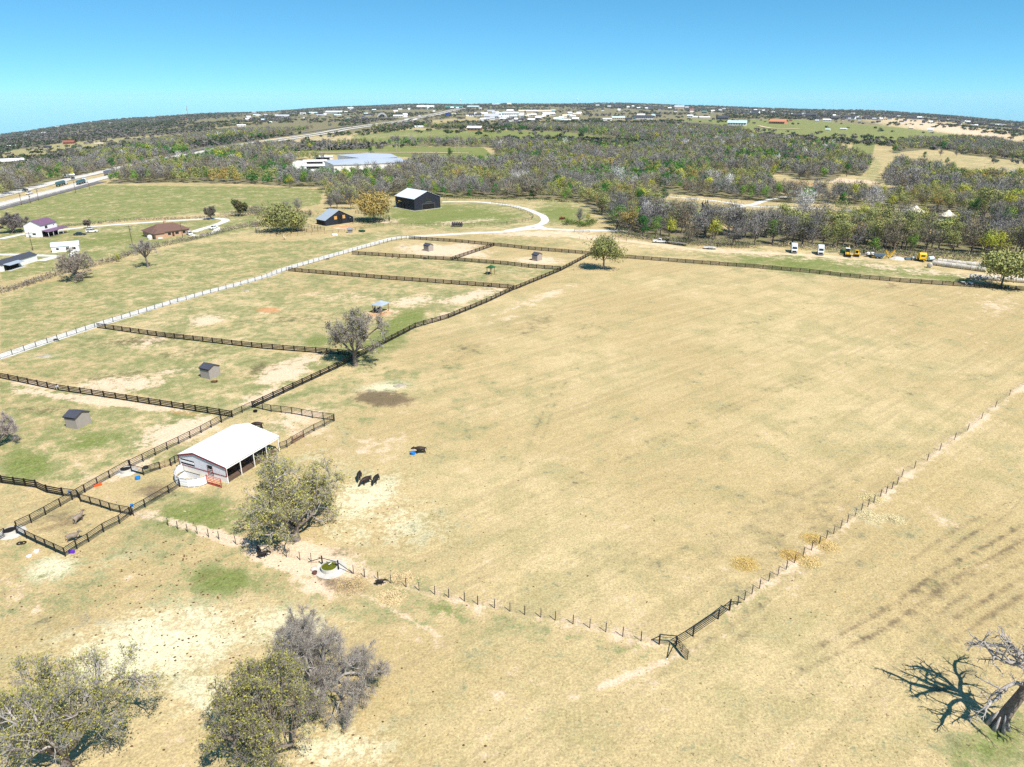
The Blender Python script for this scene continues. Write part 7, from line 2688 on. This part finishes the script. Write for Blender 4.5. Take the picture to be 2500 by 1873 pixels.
def build_woods():
    rg = np.random.default_rng(5)
    # candidate positions: jittered grid in world space, kept where the photograph shows wood
    bx = np.arange(-1000, 1000, 6.6)
    by = np.arange(240, 1650, 6.6)
    X, Y = np.meshgrid(bx, by)
    X = (X + rg.uniform(-2.9, 2.9, X.shape)).ravel()
    Y = (Y + rg.uniform(-2.9, 2.9, Y.shape)).ravel()
    k = np.abs(np.arctan2(X, Y)) < radians(41)
    X, Y = X[k], Y[k]
    Zz = land(X, Y)
    u, v, f = PX(X, Y, Zz)
    ok = np.zeros(len(X), bool)
    for p in WOODS_IN:
        ok |= in_poly(u, v, p)
    for p in WOODS_OUT:
        ok &= ~in_poly(u, v, p)
    d = np.hypot(X, Y)
    n1 = np.sin(X * .035 + 1.7) * np.sin(Y * .029 + .3) + .6 * np.sin(X * .081 - Y * .06)
    ok &= (n1 > -1.15) | (d < 420)
    ok &= rg.random(len(X)) < np.where(d < 620, .93, np.where(d < 900, .78, .55))
    X, Y, Zz, u, v, d = (a[ok] for a in (X, Y, Zz, u, v, d))
    n = len(X)
    # which kind grows where: evergreens and leafing trees come in clumps
    m1 = np.sin(X * .021 + 2.0) * np.sin(Y * .017 + 1.1) + .5 * np.sin(X * .06 + Y * .05) + rg.normal(0, .45, n)
    m2 = np.sin(X * .033 - .6) * np.sin(Y * .027 + 2.4) + rg.normal(0, .5, n)
    kind = np.where(rg.random(n) < .62, 'bare', 'brown').astype(object)
    kind[(m1 > np.where(d < 430, .95, .25))] = 'green'
    kind[(m2 > .48)] = 'olive'
    kind[(m2 > 1.38) & (d < 700)] = 'amber'
    kind[(m2 < -1.12)] = 'lime'
    kind[rg.random(n) < .022] = 'yellow'
    kind[rg.random(n) < .008] = 'white'
    front = (v > 470) & (kind == 'green') & (rg.random(n) < .55)
    kind[front] = 'bare'
    size = rg.uniform(.85, 1.35, n) * np.where(d > 700, .98, 1.05)
    size[kind == 'green'] *= .82
    size[(v > 535) & (u > 1480)] *= 1.18
    size[(u < 700) & (v < 480)] *= 1.0
    # trees one can pick out in the photograph
    HERO = [('C3', 1020, 800, 'white', 1.75), ('C3', 190, 790, 'white', 1.35), ('C3', 250, 740, 'yellow', 1.0), ('C3', 340, 880, 'green', 1.15), ('C3', 530, 800, 'green', 1.3), ('C3', 910, 910, 'green', 1.45), ('C3', 1190, 960, 'green', 1.35), ('C3', 1390, 905, 'green', 1.05),
            ('C3', 1110, 1165, 'amber', 1.55), ('C3', 1300, 1010, 'olive', 1.3), ('C3', 1435, 1185, 'yellow', 1.1), ('C3', 610, 905, 'lime', 1.1), ('C3', 1255, 700, 'amber', 1.1), ('C3', 1845, 690, 'olive', 1.3), ('C3', 840, 790, 'green', 1.2), ('C3', 610, 1095, 'lime', .55), ('C3', 730, 1110, 'lime', .45), ('C3', 715, 1080, 'bare', .85), ('C3', 780, 1060, 'yellow', .5),
            ('C4', 155, 705, 'yellow', 1.25), ('C4', 370, 722, 'bare', .95), ('C4', 400, 1060, 'white', 1.75), ('C4', 960, 990, 'white', 1.5), ('C4', 1800, 850, 'white', 1.2), ('C4', 870, 1080, 'yellow', 1.3), ('C4', 1000, 1085, 'yellow', 1.3), ('C4', 1110, 955, 'yellow', 1.1), ('C4', 1990, 1165, 'green', 1.5), ('C4', 2080, 1110, 'yellow', 1.3), ('C4', 2060, 1000, 'yellow', 1.6),
            ('C4', 1850, 1070, 'olive', 2.0), ('C4', 1980, 980, 'olive', 1.6), ('C4', 750, 700, 'green', 1.3), ('C4', 880, 870, 'lime', 1.2), ('C4', 700, 890, 'olive', 1.2), ('C4', 1560, 600, 'green', .9), ('C4', 1375, 560, 'green', .95), ('C4', 1510, 535, 'bare', .9), ('C4', 1640, 535, 'bare', .8), ('C4', 1940, 600, 'bare', .95),
            ('C4', 1265, 1320, 'lime', 1.0), ('C4', 970, 1320, 'lime', .8), ('C4', 150, 1240, 'lime', 1.25), ('C4', 1980, 1350, 'yellow', 1.4), ('C4', 1500, 1240, 'lime', 1.4), ('C2', 360, 790, 'yellow', 1.1), ('C2', 650, 770, 'lime', 1.1), ('C2', 1940, 735, 'green', 1.3), ('C2', 1010, 540, 'green', 1.2), ('C2', 1650, 560, 'green', 1.25), ('C2', 1075, 475, 'olive', .9), ('C2', 1490, 590, 'white', 1.0),
            ('C1', 1680, 740, 'lime', 1.1), ('C1', 1470, 655, 'olive', 1.4), ('C1', 910, 640, 'green', 1.5), ('C1', 320, 740, 'green', 1.3), ('C1', 170, 690, 'green', 1.2), ('C1', 1085, 560, 'green', 1.0), ('C1', 680, 1450, 'lime', .45), ('C1', 965, 1390, 'yellow', .42), ('C2', 740, 960, 'bare', 1.25), ('C2', 850, 965, 'bare', 1.3), ('C2', 690, 965, 'bare', .9), ('C2', 1000, 900, 'bare', 1.2), ('C2', 430, 1000, 'bare', .9), ('C2', 330, 1010, 'bare', .8), ('C2', 520, 1030, 'brown', .5),
            ('C3', 1710, 1115, 'dark', 1.3)]
    hx = [g(c, x, y) for c, x, y, *_ in HERO]
    hk = [q[3] for q in HERO]
    hs = [q[4] for q in HERO]
    keep = np.ones(n, bool)
    for p, s_ in zip(hx, hs):
        keep &= np.hypot(X - p[0], Y - p[1]) > 2.6 * s_
        # nothing in front that hides a marked tree
        keep &= ~((np.hypot(X - p[0] * (1 - 7 / hypot(p[0], p[1])), Y - p[1] * (1 - 7 / hypot(p[0], p[1]))) < 3.2 * s_) & (s_ > 1))
    for fx in CLEAR:
        keep &= np.hypot(X - fx[0], Y - fx[1]) > fx[2]
    X, Y, Zz, u, v, d, kind, size = (a[keep] for a in (X, Y, Zz, u, v, d, kind, size))
    # prototypes for the single trees
    protos = {}
    for kd in list(KINDS) + ['dark']:
        protos[kd] = []
        for i in range(4):
            kk = 'brown' if kd == 'dark' else kd
            if kd == 'dark':
                V, T = crown_arrays('brown', 60, 900 + i)
                T = T * .45
            else:
                V, T = crown_arrays(kk, 1500 if kk not in LEAFY else 1300, 100 + i * 13 + hash(kk) % 1 + list(KINDS).index(kk))
            cm = tri_mesh('crown', V.reshape(-1, 3), np.arange(len(V) * 3).reshape(-1, 3), [M_FOL], tint=np.repeat(T, 3, 0))
            sv, sf = stem_arrays(300 + i, pale=kd == 'white')
            sm = tri_mesh('trunk', sv, sf, [M_PALEBARK if kd == 'white' else (M_BARK if kd != 'dark' else M_DECK)], smooth=True)
            protos[kd].append((cm, sm))

    def single(p, kd, s_, label, group, i):
        cm, sm = protos[kd][i % 4]
        nm = KINDS[kd]['name'] if kd != 'dark' else 'dark_bare_tree'
        o = thing(nm, label, 'tree', p, random.uniform(0, 6.28), group)
        sc = (s_ * random.uniform(.92, 1.08), s_ * random.uniform(.92, 1.08), s_ * random.uniform(.9, 1.08))
        put('trunk', sm, o, sc=sc)
        put('crown', cm, o, sc=sc)
        return o
    # nearest 300 as single trees, labelled from the landmarks they stand by
    order = np.argsort(-v)[:300 - len(HERO)]
    marks = [('the white pickup', cr('U', (470, 190))[0]), ('the flatbed trailer', cr('U', (870, 250))[0]), ('the low utility trailer', cr('U', (1600, 345))[0]), ('the farther white box truck', cr('T', (418, 280))[0]), ('the nearer white box truck', cr('T', (1135, 330))[0]),
             ('the yellow backhoe', cr('Q', (350, 330))[0]), ('the yellow hay rake', cr('Q', (1110, 365))[0]), ('the yellow round baler', cr('Q', (1690, 420))[0]), ('the hay bale rows', cr('V', (1000, 350))[0]), ('the right photo edge', (2500, 610)), ('the larger peaked tent', cr('C4', (1298, 1020))[0]), ('the smaller peaked tent', cr('C4', (1560, 1058))[0]),
             ('the large black barn', cr('K', (1700, 380))[0]), ('the small black barn', cr('K', (300, 560))[0]), ('the red disc plough', cr('C3', (570, 1048))[0]), ('the park road fork', cr('C3', (2060, 940))[0]), ('the tube gate on the dirt track', cr('C3', (1060, 1215))[0]), ('the brick house', cr('C1', (1330, 1150))[0]), ('the storage yard roofs', cr('F2', (1500, 800))[0]), ('the striped meadow corner', (640, 455)), ('the tanker trucks', cr('F1', (900, 870))[0])]
    cnt = {}
    rec = []
    for i in order:
        rec.append((np.array((X[i], Y[i], Zz[i])), kind[i], size[i], u[i], v[i], False))
    for p, kd, s_ in zip(hx, hk, hs):
        uu, vv, _ = PX(*p)
        rec.append((p, kd, s_, float(uu), float(vv), True))
    owners = []
    for p, kd, s_, uu, vv, hero in rec:
        dm = [(hypot(uu - q[0], vv - q[1]), i) for i, (_, q) in enumerate(marks)]
        owners.append(min(dm))
    say = dict((k_, KINDS[k_]['say']) for k_ in KINDS)
    say['dark'] = 'dark-limbed dead tree'
    for i in sorted(range(len(rec)), key=lambda j: owners[j][0]):
        p, kd, s_, uu, vv, hero = rec[i]
        mk = marks[owners[i][1]][0]
        key = (say[kd], mk)
        c = cnt.get(key, 0)
        cnt[key] = c + 1
        lab = '%s, %s nearest %s' % (say[kd], ordi(c), mk)
        if c == 0:
            lab = '%s, the one nearest %s' % (say[kd], mk)
        single(p, kd, s_, lab, 'trees of the wood', i)
    # the rest of the wood as one mass
    rest = np.setdiff1d(np.arange(len(X)), order)
    lod = {}
    for kd in KINDS:
        for lv, nf in ((0, 900), (1, 460), (2, 220)):
            lod[kd, lv] = [crown_arrays(kd, nf, 500 + 7 * i + lv * 31 + list(KINDS).index(kd)) for i in range(5)]
    Vs, Ts = [], []
    for i in rest:
        lv = 0 if d[i] < 560 else (1 if d[i] < 820 else 2)
        V, T = lod[kind[i], lv][i % 5]
        t = (i * 2.399) % 6.283
        c, s_ = cos(t) * size[i], sin(t) * size[i]
        W = V.reshape(-1, 3)
        P = np.empty_like(W)
        P[:, 0] = W[:, 0] * c - W[:, 1] * s_ + X[i]
        P[:, 1] = W[:, 0] * s_ + W[:, 1] * c + Y[i]
        P[:, 2] = W[:, 2] * size[i] + Zz[i]
        Vs.append(P)
        b = .82 + .36 * ((i * .618) % 1)
        Ts.append(np.repeat(T * b, 3, 0))
    V = np.concatenate(Vs)
    me = tri_mesh('woodland', V, np.arange(len(V)).reshape(-1, 3), [M_FOL], tint=np.concatenate(Ts))
    tag(put('woodland', me), 'mixed bare and evergreen woodland stretching behind the barns', 'wood', None, 'stuff')
    print('woods', n, len(rest), len(V) // 3)


def build_scrub():
    """the wooded country beyond, out to the skyline"""
    rg = np.random.default_rng(9)
    n = 46000
    az = rg.uniform(-radians(40), radians(40), n)
    d = 950 * (RMAX * .985 / 950) ** rg.random(n)
    x, y = d * np.sin(az), d * np.cos(az)
    z = land(x, y)
    u, v, f = PX(x, y, z)
    w1 = np.sin(x * .0040 + 1) * np.sin(y * .0031 + 2) + .7 * np.sin(x * .011 + y * .006) + .5 * np.sin(y * .013 - x * .004 + 1) + rg.normal(0, .35, n)
    ok = w1 > -.05
    ok |= (u < 640) & (w1 > -.75)
    ok |= (v - np.interp(u, HU, HV)) < 9
    for p in SCRUB_OUT:
        ok &= ~in_poly(u, v, p) | (rg.random(n) < .13)
    for fx in CLEAR:
        if fx[1] > 900:
            ok &= np.hypot(x - fx[0], (y - fx[1])) > fx[2]
            ok &= ~((np.abs(np.arctan2(x, y) - math.atan2(fx[0], fx[1])) < fx[2] * .8 / hypot(fx[0], fx[1])) & (d < hypot(fx[0], fx[1])) & (d > hypot(fx[0], fx[1]) - fx[3]))
    ok &= line_dist(x, y, HIGHWAY) > 42
    x, y, z, d, u, v = (a[ok] for a in (x, y, z, d, u, v))
    n = len(x)
    s = 5.5 + 3.5 * rg.random(n) + np.clip(d - 1500, 0, 6000) * .0016
    hgt_ = np.minimum(s * .85, 8.5) * rg.uniform(.7, 1.2, n)
    cols = np.array([(.135, .128, .118), (.12, .115, .10), (.035, .068, .028), (.08, .092, .042), (.13, .12, .09), (.05, .075, .03)])
    ci = (np.clip(np.sin(x * .006 + 3) * np.sin(y * .005) * 3 + 2.5 + rg.normal(0, 1.4, n), 0, 5.99)).astype(int)
    nf = 16
    dd = rg.normal(0, 1, (n, nf, 3))
    dd /= np.linalg.norm(dd, axis=2)[:, :, None]
    c = dd * rg.uniform(.5, 1, (n, nf, 1)) * (1, 1, .5)
    c[:, :, 2] = np.abs(c[:, :, 2]) * .9 + .32
    c = c * np.stack([s, s, hgt_], -1)[:, None, :] * (.62, .62, 1.0)
    a = rg.normal(0, 1, (n, nf, 3))
    a /= np.linalg.norm(a, axis=2)[:, :, None]
    b = np.cross(a, dd)
    q = (s * .30)[:, None, None] * rg.uniform(.7, 1.3, (n, nf, 1))
    q = q * (1, 1, .8)
    P = np.stack([c - a * q - b * q * .8, c - a * q * .4 + b * q, c + a * q * 1.2], 2) + np.stack([x, y, z], -1)[:, None, None, :]
    T = cols[ci][:, None, None, :] * rg.uniform(.75, 1.25, (n, nf, 1, 1)) * np.ones((1, 1, 3, 1))
    V = P.reshape(-1, 3)
    me = tri_mesh('distant_scrub', V, np.arange(len(V)).reshape(-1, 3), [M_FOL], tint=T.reshape(-1, 3))
    tag(put('distant_scrub', me), 'dark wooded country reaching to the far skyline', 'far woods', None, 'stuff')
    print('scrub', n)


SCRUB_OUT = [
    [(880, 334), (1150, 334), (1350, 338), (1565, 346), (1565, 332), (1400, 322), (1100, 316), (1000, 318)],
    [(1640, 290), (1950, 292), (2200, 312), (2500, 347), (2500, 372), (2200, 352), (2080, 345), (1900, 332), (1700, 305)],
    [(1180, 268), (1420, 268), (1440, 296), (1200, 302), (1120, 290), (1060, 318), (990, 318), (1100, 285)],
    [(1465, 284), (1760, 276), (1780, 292), (1560, 298), (1470, 300)], [(700, 284), (900, 276), (960, 282), (900, 292), (720, 302)],
    [(0, 375), (150, 352), (300, 337), (470, 326), (470, 343), (250, 360), (110, 385), (0, 396)], [(270, 328), (400, 316), (480, 302), (480, 310), (360, 326)],
    [(500, 290), (600, 278), (690, 272), (680, 284), (560, 296), (500, 302)], [(2150, 292), (2250, 300), (2400, 322), (2480, 335), (2400, 338), (2250, 322)],
    [(2000, 290), (2180, 298), (2160, 306), (2000, 300)], [(1430, 270), (1560, 266), (1560, 278), (1440, 280)],
]
CLEAR = []      # (x, y, radius, depth kept open in front)
HIGHWAY = []


def build_hedges():
    """scrub line on the old fence between the houses and the near field, and other low growth"""
    def hedge(name, label, pts, w, h, dens, cols, seed, cat='hedge', lo=.55):
        rg = np.random.default_rng(seed)
        c = resample([G(*p) for p in pts], 1.0)
        n = int(len(c) * dens)
        i = rg.integers(0, len(c), n)
        hh = h * (lo + (1 - lo) * np.clip(np.sin(i * .13 + seed) * .5 + .5 + .4 * np.sin(i * .41), 0, 1.3))
        p = np.column_stack([c[i] + rg.normal(0, w / 2, (n, 2)), np.zeros(n)])
        p[:, 2] = land(p[:, 0], p[:, 1]) + hh * rg.random(n) ** .8
        d = rg.normal(0, 1, (n, 3)) + (0, 0, .6)
        d /= np.linalg.norm(d, axis=1)[:, None]
        sd = np.cross(d, rg.normal(0, 1, (n, 3)))
        sd /= np.linalg.norm(sd, axis=1)[:, None]
        L = rg.uniform(.4, 1.0, (n, 1))
        V = np.stack([p - sd * .14, p + sd * .14, p + d * L], 1).reshape(-1, 3)
        T = np.repeat(np.array(cols)[rg.integers(0, len(cols), n)] * rg.uniform(.7, 1.3, (n, 1)), 3, 0)
        me = tri_mesh(name, V, np.arange(3 * n).reshape(-1, 3), [M_FOL], tint=T)
        return tag(put(name, me), label, cat)
    brown = [(.19, .16, .13), (.15, .13, .10), (.23, .20, .16)]
    grn = [(.12, .17, .04), (.09, .14, .03), (.18, .20, .06)]
    hedge('scrub_hedge', 'dark scrubby hedge line between the houses and the left field', cr('D1', (-60, 135), (60, 105), (250, 40)) + cr('C1', (250, 1570), (420, 1510), (640, 1450), (860, 1400), (1060, 1330), (1290, 1270), (1500, 1225), (1800, 1150), (2121, 1080)) + cr('C2', (60, 1110), (300, 1050)), 2.2, 2.0, 26, brown, 3)
    hedge('scrub_hedge', 'thin dry weed line along the far side of the house drive', cr('C1', (480, 1110), (780, 1085), (1100, 1055), (1400, 1045), (1700, 1038)), 1.6, 1.3, 12, brown, 4)
    hedge('scrub_hedge', 'ragged low scrub on the meadow edge left of the black barns', cr('C1', (1830, 1030), (2000, 1010), (2121, 995)) + cr('C2', (40, 990), (250, 1020), (420, 1035), (520, 1030)), 5.0, 3.6, 40, brown, 5)
    hedge('undergrowth', 'green undergrowth along the foot of the wood behind the black barn', cr('C2', (1600, 872), (1750, 880), (2121, 882)) + cr('C3', (200, 890), (600, 905), (700, 905)), 3.0, 1.3, 14, grn, 6, 'undergrowth', .2)
    hedge('undergrowth', 'dry reeds along the foot of the wood behind the box trucks', cr('C4', (180, 1262), (400, 1285), (560, 1285), (720, 1300)), 3.5, 1.8, 26, [(.42, .34, .24), (.36, .29, .20), (.26, .26, .12)], 7, 'undergrowth')
    hedge('undergrowth', 'brown-green brush along the foot of the wood behind the pickup', cr('C3', (1020, 1175), (1260, 1210), (1600, 1245), (1900, 1268), (2121, 1272)), 4.5, 3.0, 60, brown + brown + grn, 8, 'undergrowth')
    hedge('undergrowth', 'brush along the foot of the wood behind the machines', cr('C4', (760, 1310), (1000, 1325), (1240, 1345), (1480, 1365), (1850, 1380)), 4.5, 3.0, 60, brown + brown + grn, 9, 'undergrowth')
    hedge('green_shrub', 'bright green low shrubs inside the drive loop by the wood', cr('C3', (590, 1090), (680, 1085), (760, 1105), (820, 1075)), 3.0, 2.6, 60, grn, 10, 'shrub')


def build_tufts():
    """dry grass tufts standing in the near pasture"""
    rg = np.random.default_rng(21)
    n = 3500
    u = rg.uniform(-40, 2540, n)
    v = rg.uniform(1000, 1900, n) ** 1.0
    p = G(u, v)
    keep = np.ones(n, bool)
    for cu, cv, ru, rv in ((110, 1228, 72, 34), (700, 1215, 110, 42)):
        keep &= ((u / 1.1302 - cu) / ru) ** 2 + ((v / 1.1302 - cv) / rv) ** 2 > 1.2
    p = p[keep]
    n = len(p)
    k = 7
    s = rg.uniform(.07, .17, n) * np.where(rg.random(n) < .08, 1.7, 1)
    a = rg.normal(0, 1, (n, k, 3)) * (1, 1, .35)
    a[:, :, 2] = np.abs(a[:, :, 2]) + .3
    a /= np.linalg.norm(a, axis=2)[:, :, None]
    sd = np.cross(a, (0, 0, 1.0))
    sd /= np.maximum(np.linalg.norm(sd, axis=2), 1e-6)[:, :, None]
    L = s[:, None, None] * rg.uniform(.6, 1.2, (n, k, 1))
    b = p[:, None, :] + (0, 0, .0)
    V = np.stack([b - sd * L * .22, b + sd * L * .22, b + a * L], 2)
    cols = np.array([(.46, .36, .18), (.40, .31, .16), (.30, .24, .12), (.24, .24, .09), (.50, .40, .21), (.30, .24, .13)])
    T = cols[rg.integers(0, 6, n)][:, None, None, :] * rg.uniform(.8, 1.2, (n, k, 1, 1)) * np.ones((1, 1, 3, 1))
    V = V.reshape(-1, 3)
    me = tri_mesh('dry_grass', V, np.arange(len(V)).reshape(-1, 3), [M_FOL], tint=T.reshape(-1, 3))
    tag(put('dry_grass', me), 'dry grass tufts standing in the near pasture', 'grass', None, 'stuff')


# ------------------------------------------------------------------ light, sky, camera
SUN_EL, SUN_AZ = radians(54), radians(140)     # azimuth clockwise from +y (the way the camera looks)


def build_light():
    w = bpy.data.worlds.new('World')
    S.world = w
    w.use_nodes = True
    nt = w.node_tree
    bg = nt.nodes['Background']
    sky = nn(nt, 'ShaderNodeTexSky', sky_type='NISHITA')
    sky.sun_disc = False
    sky.sun_elevation = SUN_EL
    sky.sun_rotation = SUN_AZ
    sky.altitude = 2500
    sky.air_density = .5
    sky.dust_density = 0
    sky.ozone_density = 6
    sep, com = nn(nt, 'ShaderNodeSeparateColor'), nn(nt, 'ShaderNodeCombineColor')
    nt.links.new(sky.outputs[0], sep.inputs[0])
    for i, (ex, k) in enumerate(((.80, .80), (.64, 1.86), (.56, 2.35))):
        pw, mu = nn(nt, 'ShaderNodeMath', operation='POWER'), nn(nt, 'ShaderNodeMath', operation='MULTIPLY')
        pw.inputs[1].default_value, mu.inputs[1].default_value = ex, k
        nt.links.new(sep.outputs[i], pw.inputs[0])
        nt.links.new(pw.outputs[0], mu.inputs[0])
        nt.links.new(mu.outputs[0], com.inputs[i])
    nt.links.new(com.outputs[0], bg.inputs['Color'])
    bg.inputs['Strength'].default_value = .1
    l = bpy.data.lights.new('sun', 'SUN')
    l.energy = 4.9
    l.angle = radians(.5)
    l.color = (1.0, .955, .88)
    o = bpy.data.objects.new('sun', l)
    COL.objects.link(o)
    d = np.array((sin(SUN_AZ) * cos(SUN_EL), cos(SUN_AZ) * cos(SUN_EL), sin(SUN_EL)))
    from mathutils import Vector
    o.rotation_euler = Vector(d).to_track_quat('Z', 'Y').to_euler()
    o.location = (80, -80, 150)


def build_camera():
    c = bpy.data.cameras.new('camera')
    c.sensor_width = 36
    c.sensor_fit = 'HORIZONTAL'
    c.lens = FPX / 2500 * 36
    c.clip_start = .5
    c.clip_end = 30000
    o = bpy.data.objects.new('camera', c)
    COL.objects.link(o)
    o.location = (0, 0, CAMH)
    o.rotation_euler = (pi / 2 - PITCH, 0, 0)
    S.camera = o


def build_haze():
    b = MB()
    m = bpy.data.materials.new('haze')
    m.use_nodes = True
    nt = m.node_tree
    nt.nodes.remove(nt.nodes['Principled BSDF'])
    v = nn(nt, 'ShaderNodeVolumePrincipled')
    v.inputs['Color'].default_value = (.80, .90, 1.0, 1)
    v.inputs['Density'].default_value = HAZE
    nt.links.new(v.outputs[0], nt.nodes['Material Output'].inputs['Volume'])
    b.box((0, 0, -250), (17400, 17400, 680), m)
    o = b.build('haze')
    o['kind'] = 'stuff'
    S.cycles.volume_bounces = 0


HAZE = 2.9e-5


import time as _t
_t0 = _t.time()


def lap(s):
    print('%-14s %.1f' % (s, _t.time() - _t0))


build_camera()
build_light()
for cn, x, y, w, h, *_ in FAR:
    p = g(cn, x, y)
    dep = p[1] * cp + (CAMH - p[2]) * sp
    k = dep / FPX / CROPS[cn][2]
    CLEAR.append((p[0], p[1], w * k * .62 + 4, 60 + h * k * 8))
HIGHWAY += [G(*p) for p in [(-120, 520), (0, 489), (127, 458), (266, 424), (345, 404), (440, 384)] + cr('F2', (0, 640), (300, 575), (640, 520), (1280, 425), (1500, 384), (1900, 326), (2212, 280)) + cr('F3', (250, 262), (500, 216), (640, 190), (800, 158))]
build_ground(); lap('ground')
build_roads(); lap('roads')
build_fences(); lap('fences')
build_white_barn()
build_dark_barns()
build_sheds()
build_houses()
build_far_houses()
build_yard_buildings(); lap('buildings')
build_vehicles()
build_bales(); lap('vehicles')
build_animals(); lap('animals')
build_props()
build_poles(); lap('props')
near_trees(); lap('near trees')
build_woods(); lap('woods')
build_scrub()
build_hedges()
build_tufts(); lap('scrub')
build_haze()
S.view_settings.view_transform = 'Standard'
S.view_settings.look = 'None'
S.view_settings.exposure = 0.56
S.view_settings.gamma = 1
S.render.engine = 'CYCLES'
S.cycles.max_bounces = 4
S.cycles.diffuse_bounces = 2
S.cycles.glossy_bounces = 2
S.cycles.transparent_max_bounces = 4
S.cycles.use_denoising = False
